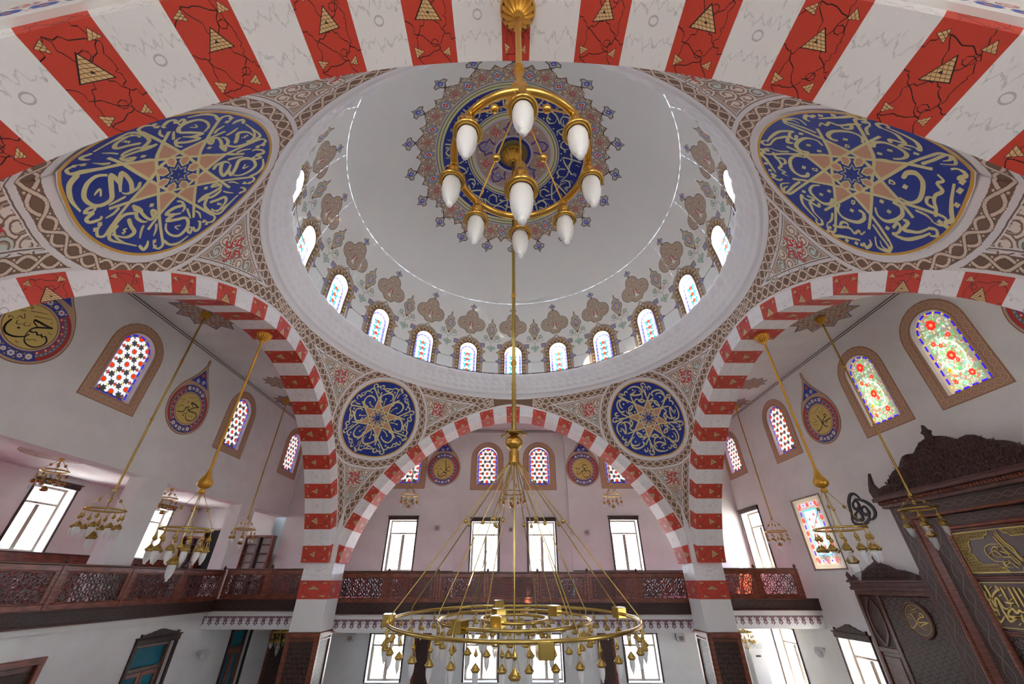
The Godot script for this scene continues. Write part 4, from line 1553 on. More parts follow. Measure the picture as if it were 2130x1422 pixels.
	for l: Array in [[28.2, 24.9, C8(190, 186, 204)], [27.7, 27.4, C8(84, 92, 84)], [27.4, 26.6, C8(206, 204, 150)], [26.6, 26.3, C8(84, 92, 84)], [26.3, 25.5, C8(206, 204, 150)]]:
		c.ring(Vector2.ZERO, l[1] * R, l[0] * R, l[2], 160)
	c.ring(Vector2.ZERO, 16.4 * R, 25.4 * R, C8(12, 34, 122), 160)
	for l: Array in [[16.6, 13.2, C8(190, 186, 204)], [16.2, 15.9, C8(84, 92, 84)], [15.9, 15.2, C8(206, 204, 150)], [15.2, 14.9, C8(84, 92, 84)], [14.9, 14.2, C8(206, 204, 150)]]:
		c.ring(Vector2.ZERO, l[1] * R, l[0] * R, l[2], 120)
	c.disc(Vector2.ZERO, 13.5 * R, C8(172, 150, 132), 96)
	var r := RandomNumberGenerator.new()
	r.seed = 33
	# the verse running round the blue ring: tall stems, long sweeping bars, bowls and dots
	for k in 44:
		var a := TAU * k / 44
		var P := func(da: float, rr: float) -> Vector2: return Vector2.from_angle(a + da) * rr * R
		var L := C8(206, 206, 160)
		match k % 4:
			0: c.pen(PackedVector2Array([P.call(0.0, 24.6), P.call(0.012, 21.5), P.call(0.02, 18.2), P.call(-0.03, 17.6)]), 0.014, L, 0.5)
			1: c.pen(PackedVector2Array([P.call(-0.06, 23.2), P.call(-0.01, 24.2), P.call(0.05, 23.0), P.call(0.03, 21.4), P.call(-0.05, 20.6), P.call(-0.12, 21.3)]), 0.014, L)
			2: c.pen(PackedVector2Array([P.call(0.08, 19.6), P.call(0.04, 17.8), P.call(-0.05, 17.5), P.call(-0.10, 19.0), P.call(-0.06, 20.6)]), 0.014, L)
			3: c.pen(PackedVector2Array([P.call(-0.10, 22.6), P.call(-0.02, 20.4), P.call(0.08, 18.6), P.call(0.16, 18.2)]), 0.015, L)
		if k % 3 == 0: c.pen(PackedVector2Array([P.call(-0.16, 20.2), P.call(0.0, 21.2), P.call(0.2, 21.0), P.call(0.3, 22.2)]), 0.013, L)
		if k % 5 == 1:
			c.dot(P.call(0.0, 18.6), 0.011, L); c.dot(P.call(0.035, 18.6), 0.011, L)
		if k % 2 == 0: c.pen(PackedVector2Array([P.call(0.05, 24.3), P.call(0.06, 22.6)]), 0.009, L)
		c.line(PackedVector2Array([P.call(0.07, 24.4), P.call(0.085, 23.4), P.call(0.07, 23.0)]), 0.006, L)
		c.dot(P.call(-0.05, 17.3), 0.009, L)
	# inner flower of five blue petals
	for k in 40:
		var a := TAU * k / 40
		scroll(c, Vector2.from_angle(a) * (12.0 if k % 2 else 9.2) * R, 1.25 * R, a * 3.0, 1.0 if k % 2 else -1.0, 0.007, C8(214, 196, 172), C8(96, 76, 62))
	for k in 5:
		var a := TAU * (k + 0.5) / 5 - PI / 2
		var d := Vector2.from_angle(a)
		var s := Vector2(-d.y, d.x)
		var q := PackedVector2Array()
		for e: Vector2 in [Vector2(-1.6, 7.2), Vector2(-2.0, 8.4), Vector2(-3.2, 9.6), Vector2(-1.8, 10.2), Vector2(-1.6, 11.6), Vector2(0, 12.8), Vector2(1.6, 11.6), Vector2(1.8, 10.2), Vector2(3.2, 9.6), Vector2(2.0, 8.4), Vector2(1.6, 7.2)]:
			q.append((d * e.y + s * e.x) * R)
		c.line(q, 0.022, C8(112, 88, 158))
		c.line(q, 0.009, C8(70, 56, 120))
		red_motif(c, d * 9.9 * R, 0.045, C8(86, 96, 190), a)
		red_motif(c, Vector2.from_angle(a + TAU / 10) * 10.4 * R, 0.05, C8(200, 50, 64), a)
	for l: Array in [[7.0, C8(190, 186, 204)], [6.4, C8(16, 30, 112)], [5.2, C8(120, 108, 70)]]: c.disc(Vector2.ZERO, l[0] * R, l[1], 64)
	pmat("rosette", c, 0.6)

# ------------------------------------------------------------------ pendentives
func paint_pendentives() -> void:
	for near in 2:
		var c := Cv.new(2048, 1450, C8(232, 226, 222))
		var sc := 2048.0 / PWIN.size.x
		c.frame(Vector2(-PWIN.position.x * sc, PWIN.end.y * sc), Vector2(sc, 0), Vector2(0, -sc))
		var foot := pend_foot(near == 1)
		var edge := PackedVector2Array()
		for p in foot: edge.append(pend_ab(p))
		for i in range(foot.size() - 1, -1, -2): edge.append(pend_ab(pend_merid(foot[i], 1.0)))
		var sub := func(d: float) -> Array:
			var best := []
			for q: PackedVector2Array in Geometry2D.offset_polygon(edge, -d): best.append(q)
			return best
		var band0 := 0.006
		var band1 := 0.031
		for q: PackedVector2Array in sub.call(band0): c.fill(q, TAN_D)
		for q: PackedVector2Array in sub.call(band1): c.fill(q, C8(232, 226, 222))
		var fields: Array = sub.call(band1 + 0.006)
		for q: PackedVector2Array in fields:
			c.line(q, 0.0022, C8(120, 100, 84), true)
		var hole := circle_pts(PM_R + 0.047, 96)
		var parts := []
		for q: PackedVector2Array in sub.call(band1 + 0.008):
			for e: PackedVector2Array in Geometry2D.clip_polygons(q, hole): parts.append(e)
		for e: PackedVector2Array in parts: c.fill(e, TAN)
		# scrollwork in the three corners
		var cell := 0.031
		var rr := RandomNumberGenerator.new()
		rr.seed = 5
		for j in range(-18, 20):
			for i in range(0, 26):
				var p := Vector2((i + 0.5 * (j & 1)) * cell + 0.008, j * cell * 0.86)
				for sx: float in [-1.0, 1.0]:
					var pp := Vector2(p.x * sx, p.y)
					var ok := 0
					for e: PackedVector2Array in parts:
						if Geometry2D.is_point_in_polygon(pp, e): ok = 1
					if ok: scroll(c, pp, cell * 0.56, (i * 1.7 + j * 2.3) * sx + (PI if sx < 0 else 0.0), sx * (1.0 if (i + j) % 2 else -1.0), 0.0042, C8(236, 222, 206) if (i + j) % 3 else C8(206, 216, 206), C8(136, 104, 84))
		for e: PackedVector2Array in parts:
			var m := Vector2.ZERO
			for p in e: m += p
			m /= e.size()
			red_motif(c, m, 0.034, C8(208, 66, 66), 0.5)
			c.line(e, 0.006, C8(236, 230, 226), true)
			c.line(e, 0.0022, C8(120, 100, 84), true)
		# plaits along the edges and round the medallion
		for q: PackedVector2Array in sub.call((band0 + band1) * 0.5):
			q.append(q[0])
			plait(c, q, (band1 - band0) * 0.42, 0.030, PALE, C8(104, 76, 58))
		c.ring(Vector2.ZERO, PM_R, PM_R + 0.046, C8(232, 226, 222), 128)
		c.ring(Vector2.ZERO, PM_R + 0.012, PM_R + 0.037, TAN_D, 128)
		var ci := circle_pts(PM_R + 0.0245, 128)
		ci.append(ci[0])
		plait(c, ci, 0.0105, 0.030, PALE, C8(104, 76, 58))
		pmat("pend_near" if near else "pend_far", c, 0.7).texture_repeat = false

func paint_medallions() -> void:
	var words := [WORDS_BL, WORDS_BR, WORDS_TL, WORDS_TR]
	var names := ["med_fl", "med_fr", "med_nl", "med_nr"]
	for m in 4:
		var c := Cv.new(1024, 1024, C8(236, 232, 228))
		c.frame(Vector2(512, 512), Vector2(512, 0), Vector2(0, -512))
		c.disc(Vector2.ZERO, 0.985, C8(212, 160, 58), 128)
		c.disc(Vector2.ZERO, 0.955, BLUE, 128)
		var f := 0.955
		var salmon := C8(206, 154, 120)
		# kites of the star
		for k in 8:
			var a := deg_to_rad(22.5 + 45.0 * k)
			c.fill(PackedVector2Array([Vector2.from_angle(a) * 0.507, Vector2.from_angle(a + PI / 8) * 0.274, Vector2.from_angle(a) * 0.21, Vector2.from_angle(a - PI / 8) * 0.274]), salmon)
		# eight straight strokes, each ending in a hook
		for k in 8:
			var n := Vector2.from_angle(deg_to_rad(45.0 * k))
			var d := Vector2(-n.y, n.x)
			c.line(PackedVector2Array([n * 0.194 - d * 0.66, n * 0.194 + d * 0.80]), 0.034, LETTER)
			c.pen(PackedVector2Array([n * 0.194 + d * 0.74, n * 0.20 + d * 0.86, n * 0.26 + d * 0.885, n * 0.30 + d * 0.83, n * 0.29 + d * 0.76]), 0.036, LETTER, 0.4)
		# ring of hexagons and the heart star
		for k in 8:
			var a := deg_to_rad(22.5 + 45.0 * k)
			var q := PackedVector2Array()
			for e: Vector2 in [Vector2(0.10, 0), Vector2(0.145, 0.27), Vector2(0.195, 0.2), Vector2(0.225, 0.0), Vector2(0.195, -0.2), Vector2(0.145, -0.27)]: q.append(Vector2.from_angle(a + e.y) * e.x)
			c.fill(q, salmon)
			c.line(q, 0.018, LETTER, true)
		var st := PackedVector2Array()
		for k in 16: st.append(Vector2.from_angle(deg_to_rad(22.5 * k)) * (0.105 if k % 2 == 0 else 0.062))
		c.fill(st, BLUE)
		c.line(st, 0.014, LETTER, true)
		# the words, two to a quarter
		for quarter in 4:
			for w: Array in words[m]:
				var q := PackedVector2Array()
				for i in range(1, w.size(), 2): q.append((Vector2(w[i], w[i + 1]) * 0.0098).rotated(quarter * PI / 2))
				if w[0] == 0: c.dot(q[0], 0.030, LETTER, 0.5 + quarter * PI / 2)
				else: c.pen(q, 0.0053 * w[0] + 0.004, LETTER, 0.55, 0.6)
		pmat(names[m], c, 0.6)

# ------------------------------------------------------------------ flat decoration of walls and ceilings
func name_on(c: Cv, words: Array, k: float, col: Color) -> void:
	for w: Array in words:
		var q := PackedVector2Array()
		for i in range(1, w.size(), 2): q.append(Vector2(w[i], w[i + 1]) * 0.01 * k)
		if w[0] == 0: c.dot(q[0], 0.055 * k, col, 0.6)
		else: c.pen(q, (0.008 * w[0] + 0.004) * k, col, 0.6, 0.7)

const DROP := [0.0, 2.28, 0.05, 2.2, 0.075, 2.1, 0.05, 2.0, 0.11, 1.85, 0.24, 1.58, 0.5, 1.2, 0.80, 0.82, 1.0, 0.38, 1.06, 0.0, 0.98, -0.42, 0.75, -0.75, 0.4, -0.98, 0.0, -1.06]

func paint_wall_art() -> void:
	# roundels, unit = their blue and red ring's outer radius
	var nm := {"HASAN": NAME_HASAN, "HUSAYN": NAME_HUSAYN, "MUHAMMAD": NAME_MUHAMMAD, "ALI": NAME_ALI, "UMAR": NAME_UMAR, "PLAIN": NAME_UMAR.slice(4)}
	for key: String in nm:
		var c := Cv.new(448, 704, C8(206, 170, 136))
		c.frame(Vector2(224, 484), Vector2(205, 0), Vector2(0, -205))
		var out := blob(DROP, 1.0)
		c.line(out, 0.05, C8(140, 104, 80), true)
		# spandrel under the tip
		c.fill(PackedVector2Array([Vector2(0, 1.78), Vector2(0.20, 1.45), Vector2(0.52, 1.05), Vector2(0.25, 1.10), Vector2(-0.25, 1.10), Vector2(-0.52, 1.05), Vector2(-0.20, 1.45)]), C8(60, 72, 170))
		for sx: float in [-1.0, 1.0]:
			scroll(c, Vector2(0.15 * sx, 1.22), 0.11, 0.0, sx, 0.03, C8(220, 220, 236), C8(60, 72, 170), false)
		c.dot(Vector2(0, 1.5), 0.10, C8(210, 84, 50), PI / 2)
		c.ring(Vector2.ZERO, 0.69, 0.98, C8(66, 74, 160), 80)
		# red quarters at both sides, flowers above and below
		for s in 2:
			for k in 26:
				var a := PI * s - 0.92 + 1.84 * k / 26.0
				for rg: Array in [[0.715, 0.795], [0.885, 0.965]]:
					c.fill(PackedVector2Array([Vector2.from_angle(a) * rg[0], Vector2.from_angle(a + 0.08) * rg[0], Vector2.from_angle(a + 0.08) * rg[1], Vector2.from_angle(a) * rg[1]]), C8(206, 58, 44))
				c.fill(PackedVector2Array([Vector2.from_angle(a) * 0.795, Vector2.from_angle(a + 0.08) * 0.795, Vector2.from_angle(a + 0.08) * 0.885, Vector2.from_angle(a) * 0.885]), C8(118, 118, 132))
				if k % 2 == 0: c.disc(Vector2.from_angle(a + 0.03) * 0.84, 0.018, C8(210, 220, 230), 7)
				if k % 4 == 1:
					c.disc(Vector2.from_angle(a) * 0.755, 0.03, C8(246, 226, 214), 7)
					c.disc(Vector2.from_angle(a + 0.14) * 0.925, 0.03, C8(246, 226, 214), 7)
				if k % 4 == 3:
					c.disc(Vector2.from_angle(a) * 0.755, 0.026, C8(84, 84, 170), 7)
					c.disc(Vector2.from_angle(a + 0.14) * 0.925, 0.026, C8(84, 84, 170), 7)
			for k in 5:
				var a := PI / 2 + PI * s - 0.48 + 0.24 * k
				var p := Vector2.from_angle(a) * 0.84
				flower(c, p, 0.088 if k % 2 == 0 else 0.066, C8(240, 232, 232), [C8(206, 60, 60), C8(226, 170, 70), C8(120, 120, 170)][k % 3], 6)
				if k < 4:
					c.disc(Vector2.from_angle(a + 0.12) * 0.92, 0.025, C8(196, 160, 70), 7)
					c.disc(Vector2.from_angle(a + 0.12) * 0.76, 0.025, C8(196, 160, 70), 7)
		c.disc(Vector2.ZERO, 0.69, C8(214, 178, 144), 80)
		c.disc(Vector2.ZERO, 0.642, C8(60, 50, 36), 80)
		c.disc(Vector2.ZERO, 0.627, C8(222, 196, 116), 80)
		name_on(c, nm[key], 0.63, C8(16, 14, 12))
		pmat("roundel_" + key.to_lower(), c, 0.7)
	# plaited frame of the arched windows: 1.72 x 2.6
	var c := Cv.new(448, 680, C8(198, 158, 128))
	c.frame(Vector2(224, 680), Vector2(260, 0), Vector2(0, -260))
	for l: Array in [[0.845, 2.59, 0.03, C8(164, 122, 94)], [0.63, 2.36, 0.02, C8(164, 122, 94)]]:
		var q := PackedVector2Array()
		for p in arch_poly(l[0], l[1] - (0.25 if l[0] < 0.7 else 0.0), 24): q.append(p + Vector2(0, 0.24 if l[0] < 0.7 else 0.01))
		c.line(q, l[2], l[3], true)
	var q := PackedVector2Array()
	for p in arch_poly(0.735, 2.36, 24): q.append(p + Vector2(0, 0.125))
	q.append(q[0])
	plait(c, q, 0.085, 0.19, C8(214, 176, 146), C8(158, 116, 88))
	pmat("window_frame", c, 0.7)
	# ten-pointed ceiling stars
	c = Cv.new(512, 512, C8(168, 142, 122))
	c.frame(Vector2(256, 256), Vector2(256, 0), Vector2(0, 256))
	for j in range(-6, 7):
		for i in range(-6, 7):
			var p := Vector2((i + 0.5 * (j & 1)) * 0.165, j * 0.145)
			if p.length() < 0.95: scroll(c, p, 0.085, i * 2.1 + j * 1.3, 1.0 if (i + j) % 2 else -1.0, 0.02, C8(220, 204, 182), C8(92, 66, 56))
	for k in 10:
		red_motif(c, Vector2.from_angle(TAU * k / 10) * 0.55, 0.09, C8(196, 50, 54), k)
	red_motif(c, Vector2.ZERO, 0.16, C8(196, 50, 54))
	c.line(star_poly(0.97, 0.70, 10), 0.03, C8(84, 84, 150), true)
	pmat("ceiling_star", c, 0.75)
	# stencilled frieze along the gallery's edge; one repeat
	c = Cv.new(128, 256, C8(238, 238, 238))
	c.frame(Vector2(64, 0), Vector2(64, 0), Vector2(0, 64))
	var plum := C8(134, 100, 106)
	c.fill(PackedVector2Array([Vector2(-1, 0.2), Vector2(1, 0.2), Vector2(1, 1.9), Vector2(-1, 1.9)]), plum)
	for o in [0.0]:
		c.fill(PackedVector2Array([Vector2(0, 0.45), Vector2(0.24, 0.95), Vector2(0.78, 1.0), Vector2(0.5, 1.4), Vector2(0.5, 1.75), Vector2(0.2, 2.1), Vector2(-0.2, 2.1), Vector2(-0.5, 1.75), Vector2(-0.5, 1.4), Vector2(-0.78, 1.0), Vector2(-0.24, 0.95)]), C8(232, 228, 230))
		c.fill(PackedVector2Array([Vector2(0, 0.95), Vector2(0.2, 1.5), Vector2(0, 1.7), Vector2(-0.2, 1.5)]), C8(180, 180, 178))
	c.fill(PackedVector2Array([Vector2(-0.62, 1.9), Vector2(0.62, 1.9), Vector2(0.3, 2.3), Vector2(0, 2.05), Vector2(-0.3, 2.3)]), C8(238, 238, 238))
	for sx: float in [-1.0, 1.0]:
		c.fill(PackedVector2Array([Vector2(1.0 * sx, 3.4), Vector2(0.8 * sx, 2.9), Vector2(0.3 * sx, 2.6), Vector2(0.62 * sx, 2.2), Vector2(0.55 * sx, 1.8), Vector2(1.0 * sx, 1.7)]), plum)
		c.fill(PackedVector2Array([Vector2(1.0 * sx, 2.95), Vector2(0.86 * sx, 2.5), Vector2(0.88 * sx, 2.15), Vector2(1.0 * sx, 2.05)]), C8(236, 232, 234))
	pmat("stencil", c, 0.8)
	# frieze on the outer side of the near arch
	c = Cv.new(512, 256, C8(240, 234, 228))
	c.frame(Vector2.ZERO, Vector2(256, 0), Vector2(0, 256))
	for k in 8:
		var p := Vector2(0.125 + 0.25 * k, 0.5)
		flower(c, p, 0.11, C8(96, 110, 190), C8(224, 150, 70), 8)
		for s: float in [-1.0, 1.0]: scroll(c, p + Vector2(0.125, 0.2 * s), 0.10, k, s, 0.02, C8(226, 150, 110), C8(150, 150, 190))
	pmat("frieze", c, 0.8)
	# carved wood: interlaced leaf relief as colour and as height
	var h := Cv.new(256, 256, C8(40, 40, 40))
	c = Cv.new(256, 256, C8(44, 26, 24))
	for pic: Cv in [h, c]:
		pic.frame(Vector2.ZERO, Vector2(256, 0), Vector2(0, 256))
		for j in range(-1, 6):
			for i in range(-1, 6):
				var p := Vector2((i + 0.5 * (j & 1)) * 0.25, j * 0.25)
				scroll(pic, p, 0.125, (i * 3 + j) * 1.57, 1.0 if j % 2 == 0 else -1.0, 0.026, C8(236, 236, 236) if pic == h else C8(104, 74, 60), C8(20, 20, 20) if pic == h else C8(34, 20, 18))
	var cm := pmat("carved", c, 0.42)
	cm.heightmap_enabled = true
	cm.heightmap_texture = h.tex()
	cm.heightmap_scale = 1.2
	# leafy braid on the bands of the niche
	h = Cv.new(128, 256, C8(60, 60, 60))
	c = Cv.new(128, 256, C8(74, 52, 46))
	for pic: Cv in [h, c]:
		pic.frame(Vector2(64, 0), Vector2(64, 0), Vector2(0, 64))
		for s: float in [-1.0, 1.0]:
			var w := PackedVector2Array()
			for k in 41: w.append(Vector2(0.42 * s * sin(PI * 0.5 * k * 0.1 * 1.0), k * 0.1))
			pic.line(w, 0.30, C8(30, 30, 30) if pic == h else C8(40, 26, 24))
			pic.line(w, 0.20, C8(220, 220, 220) if pic == h else C8(112, 86, 74))
		for e: float in [-0.82, 0.82]:
			for k in 16: pic.dot(Vector2(e, 0.125 + k * 0.25), 0.1, C8(240, 240, 240) if pic == h else C8(120, 92, 80), 0.0)
			pic.line(PackedVector2Array([Vector2(e * 0.84, 0), Vector2(e * 0.84, 4)]), 0.03, C8(20, 20, 20) if pic == h else C8(34, 20, 18))
	cm = pmat("carved_braid", c, 0.4)
	cm.heightmap_enabled = true
	cm.heightmap_texture = h.tex()
	cm.heightmap_scale = 1.0
	# star lattice of the niche's lower fields
	h = Cv.new(256, 256, C8(30, 30, 30))
	c = Cv.new(256, 256, C8(34, 22, 20))
	for pic: Cv in [h, c]:
		pic.frame(Vector2(128, 128), Vector2(128, 0), Vector2(0, 128))
		for o: Vector2 in [Vector2.ZERO, Vector2(1, 1), Vector2(-1, 1), Vector2(1, -1), Vector2(-1, -1)]:
			for k in 8:
				var a := TAU * k / 8
				var qq := PackedVector2Array()
				for e: Vector2 in [Vector2(0.2, 0), Vector2(0.36, 0.33), Vector2(0.56, 0.24), Vector2(0.68, 0), Vector2(0.56, -0.24), Vector2(0.36, -0.33)]: qq.append(o + Vector2.from_angle(a + e.y) * e.x)
				pic.fill(qq, C8(200, 200, 200) if pic == h else C8(116, 92, 82))
			pic.disc(o, 0.14, C8(220, 220, 220) if pic == h else C8(124, 100, 90), 8)
		for o: Vector2 in [Vector2(1, 0), Vector2(-1, 0), Vector2(0, 1), Vector2(0, -1)]: pic.dot(o, 0.24, C8(180, 180, 180) if pic == h else C8(110, 86, 76), 0.0)
	cm = pmat("star_lattice", c, 0.42)
	cm.heightmap_enabled = true
	cm.heightmap_texture = h.tex()
	cm.heightmap_scale = 1.0

func star_poly(r0: float, r1: float, n: int) -> PackedVector2Array:
	var q := PackedVector2Array()
	for k in n * 2: q.append(Vector2.from_angle(TAU * k / (n * 2)) * (r0 if k % 2 == 0 else r1))
	return q
const WORDS_BL := [[8, 7, -43, 13, -46, 16, -56, 9, -64, -1, -69, -11, -69, -15, -62, -15, -55, -11, -50], [4, -1, -35, 1, -43, 1, -52], [0, 1, -53], [6, -20, -83, -16, -86, -10, -87, -4, -82, 2, -81, 12, -79, 21, -76, 26, -72], [7, -6, -77, -1, -72, 9, -73, 18, -76], [5, 7, -74, 3, -78, 1, -82], [6, 21, -76, 21, -83, 26, -84, 29, -79, 27, -74], [0, -13, -76], [0, 32, -79], [0, 38, -77], [5, 26, -62, 31, -66, 35, -73], [8, 41, -23, 51, -26, 56, -35, 54, -45, 47, -51, 37, -50, 29, -45, 27, -40], [4, 25, -25, 33, -28, 41, -35], [0, 40, -35], [6, 42, -70, 47, -70, 52, -67, 52, -61, 57, -62, 61, -59, 62, -54, 64, -48, 69, -48, 72, -52, 67, -55, 63, -59], [6, 69, -43, 75, -46, 79, -46, 80, -40, 75, -37], [0, 46, -60], [0, 83, -32], [0, 86, -27], [5, 65, -26, 72, -26, 79, -28]]
const WORDS_BR := [[0, -26, -27], [8, -43, -25, -38, -29, -34, -37, -40, -38, -45, -25], [7, -35, -39, -30, -44, -22, -42, -20, -39, -23, -36, -28, -39, -30, -46, -38, -47], [8, -37, -53, -37, -60, -45, -64, -57, -64, -66, -58, -68, -48, -63, -38, -53, -33], [6, -66, -49, -61, -55, -50, -56, -45, -52], [0, -55, -46], [7, -40, -72, -39, -78, -33, -76, -32, -69], [5, -22, -62, -23, -70, -27, -76], [0, -29, -79], [0, -22, -82], [8, -11, -46, -2, -44, 5, -50, -3, -51, -11, -47], [6, 5, -50, 8, -56, 16, -52, 16, -46], [6, -3, -52, -9, -57, -11, -66, -8, -76], [8, -8, -65, 2, -65, 18, -71, 6, -74, 0, -79], [8, -15, -69, -13, -80, -5, -87, 7, -89, 20, -86], [0, 7, -81], [7, 23, -81, 26, -84, 32, -80, 31, -74], [5, 36, -66, 40, -71, 41, -74], [0, 38, -78], [0, 42, -77]]
const WORDS_TL := [[8, 26, -45, 31, -40, 36, -38, 31, -44, 26, -44], [7, 37, -38, 45, -34, 50, -29, 46, -24, 41, -24, 39, -27, 46, -27, 49, -24], [7, 36, -43, 42, -43, 49, -38, 51, -33], [7, 35, -45, 33, -53, 36, -60, 43, -68, 51, -73, 57, -71, 66, -60, 75, -49], [5, 43, -63, 47, -67, 57, -66, 69, -57], [8, 41, -51, 49, -50, 57, -48, 60, -52, 59, -59, 50, -70], [3, 50, -55, 50, -58, 53, -57, 53, -60, 56, -58], [5, 55, -38, 60, -41, 68, -44], [7, 77, -46, 83, -43, 80, -38, 75, -36], [5, 59, -24, 65, -25, 72, -29], [0, 79, -29], [0, 86, -30], [0, 32, -27], [6, 37, 1, 40, 6, 49, 9, 54, 6], [8, 45, 8, 45, -3, 50, -12, 54, -3, 55, 5], [8, 54, -4, 59, -12, 62, -1, 64, 10, 73, 13, 81, 9, 85, 0, 80, -9, 71, -14, 62, -13], [3, 72, 3, 71, -3, 75, -1, 77, 1], [5, 52, 12, 59, 14, 67, 16], [6, 78, 13, 84, 12, 88, 15, 82, 17, 78, 14], [7, 84, -18, 92, -12, 95, -1, 91, 12], [7, 82, 19, 88, 22, 86, 27, 77, 28, 75, 25], [5, 59, 23, 64, 27, 72, 29], [0, 78, 33], [0, 83, 37]]
const WORDS_TR := [[8, -47, -8, -49, -12, -56, -13, -63, -7, -65, 3, -63, 12, -56, 17, -46, 15], [0, -50, 1], [3, -36, 1, -36, -2, -40, -1, -40, 1, -36, 1], [6, -80, 22, -79, 14, -76, 7, -76, 1, -80, -4, -74, -9, -78, -12, -72, -16], [6, -77, 14, -71, 12, -70, 6, -74, 4], [8, -90, 25, -94, 20, -91, 10, -86, -12], [0, -94, 4], [7, -88, -17, -92, -21, -85, -25, -80, -22], [0, -92, -8], [0, -91, -15], [8, -23, -42, -26, -49, -35, -51, -44, -45, -49, -36, -45, -27, -36, -24], [0, -36, -38], [0, -26, -30], [6, -53, -45, -46, -48, -51, -52, -58, -50, -60, -45], [0, -57, -39], [7, -40, -54, -41, -58, -51, -55, -50, -62, -47, -70, -38, -78], [7, -61, -46, -62, -53, -60, -62, -51, -73, -43, -80], [6, -60, -24, -69, -33, -81, -47, -85, -42, -84, -32, -73, -28], [6, -38, -78, -37, -84, -43, -86, -46, -80], [5, -24, -63, -25, -72, -29, -79], [0, -27, -85], [0, -29, -91]]
const NAME_HASAN := [[12, -3, 32, 16, 33, 42, 33, 70, 37], [6, -5, 28, -1, 21, 11, 15, 22, 8], [11, 69, 36, 42, 21, 22, 9, 9, -4, 4, -19], [8, 4, -19, 16, -20, 28, -12, 39, -20, 49, -12, 58, -19, 67, -11, 79, -21, 83, -33, 78, -51, 61, -70, 42, -77, 22, -74, 10, -64, 4, -48, 3, -29, 6, -18], [10, -73, -12, -77, -37, -73, -57, -60, -70, -42, -72, -22, -67, -3, -55, 7, -46, 12, -32], [0, -34, -29], [3, -37, 57, -11, 69, 22, 82], [3, -15, 45, 15, 57, 49, 70], [3, -69, 38, -48, 50], [3, -46, 73, -41, 77, -38, 70, -43, 68, -46, 73], [3, -50, 34, -38, 19, -45, 13, -55, 19, -59, 10, -60, 1], [3, -25, 5, -28, -3, -22, -10, -7, -1, -11, 9], [3, -53, -3, -50, -18, -32, -9], [2, 67, 13, 79, 9, 84, 18], [2, -13, -81, -5, -87, 0, -77], [3, 55, 57, 56, 49], [3, 13, -59, 26, -54, 34, -45, 50, -45], [3, -84, -11, -86, -1, -74, -1, -66, -3]]
const NAME_HUSAYN := [[11, 6, 43, 33, 42, 74, 38], [6, 2, 39, 20, 28, 25, 16], [9, 74, 38, 45, 23, 23, 6, 6, -9, -2, -5, -2, 11], [8, 4, -10, 25, -14, 36, -7, 46, -13, 57, -5, 76, -10, 86, -26, 74, -50, 48, -68, 14, -65, 1, -43, 6, -17], [7, -2, 11, -13, 5, -18, -3, -29, 0], [9, -20, 0, -21, -12, -28, -29, -50, -42, -76, -44], [0, -23, 37], [0, -16, -40], [0, -18, -54], [3, -86, 23, -77, 33, -62, 42, -62, 26, -74, 13], [3, -75, -26, -78, -12, -57, 1, -41, -1], [2, -41, 59, -13, 73, 17, 84], [2, 16, 51, 34, 67, 43, 79], [2, 22, -44, 49, -36, 64, -34]]
const NAME_MUHAMMAD := [[7, 46, 16, 61, 14, 61, 3, 47, 0, 43, 10, 51, 15], [8, 56, 1, 22, -14, 2, -28, 36, -27, 86, -24], [9, 86, -24, 57, -27, 28, -44], [9, -12, 31, -1, 3, 7, -28, 18, -56, 42, -68], [9, 7, -28, -11, -49, -37, -64, -56, -67, -65, -54], [3, 38, 80, 3, 66, -32, 47], [3, 55, 57, 51, 43, 28, 23], [3, -48, 20, -33, -2, -67, -1, -68, -21, -34, -22], [2, -95, 21, -87, 6], [2, -45, 73, -65, 56], [3, 25, 45, 12, 42, 18, 34]]
const NAME_ALI := [[8, 16, 79, 20, 34, 23, -13, 15, -29, -4, -38], [10, -4, -38, 19, -40, 32, -47, 21, -63, -7, -75, -28, -80, -47, -66, -53, -41, -47, -19], [9, 65, 13, 49, 15, 34, 2, 29, -13, 40, -24, 59, -26, 79, -15], [0, -28, -55], [0, -15, -55], [3, -9, 85, -17, 69, -7, 66], [3, 31, 34, 47, 40, 66, 50], [4, -87, -7, -75, 2, -58, -7], [4, -42, -7, -27, 2, -16, -13, -35, -13], [3, -74, 21, -49, 28, -29, 21], [3, 25, -78, 44, -72, 56, -66]]
const NAME_UMAR := [[8, 39, 36, 20, 41, 0, 33, 1, 17, 16, 4, 26, 2, 53, 17], [9, 16, 1, 15, -12, -5, -21, -27, -40, -47, -54, -61, -47, -55, -21], [8, 15, -12, 34, -18, 53, -18, 71, -28, 68, -59, 47, -78, 21, -84, 0, -68, -7, -40, 1, -21], [6, 20, -21, 30, -34], [3, -32, 42, -4, 58, 46, 74], [4, -71, 1, -48, 7, -29, 1, -43, -12], [4, -74, 10, -52, -2, -28, 10], [2, -8, 84, -2, 78, 5, 87], [2, 60, 52, 67, 49], [2, -25, -56, -19, -59], [3, 11, -50, 24, -53], [3, 38, -40, 50, -47]]
const NAME_NICHE := [[8, 42, 46, 54, 49, 69, 30, 65, 23, 44, 21, 38, 33, 43, 43], [8, 47, 22, 17, 10, -8, -9, -6, -16], [9, -6, -16, 46, -12, 89, -12], [9, 88, -13, 23, -33, 8, -42], [7, -34, 49, -29, 24, -21, -7, -12, -26, 3, -44, 38, -63], [9, -17, -19, -35, -35, -73, -58, -94, -47], [5, -28, 59, 40, 80], [5, -20, 45, 43, 63], [3, -89, 36, -44, 33, -83, 11, -39, 9], [3, -43, 69, -54, 58, -37, 56], [3, -23, 85, -6, 78], [2, -28, -52, -31, -79], [2, 63, -37, 68, -51]]
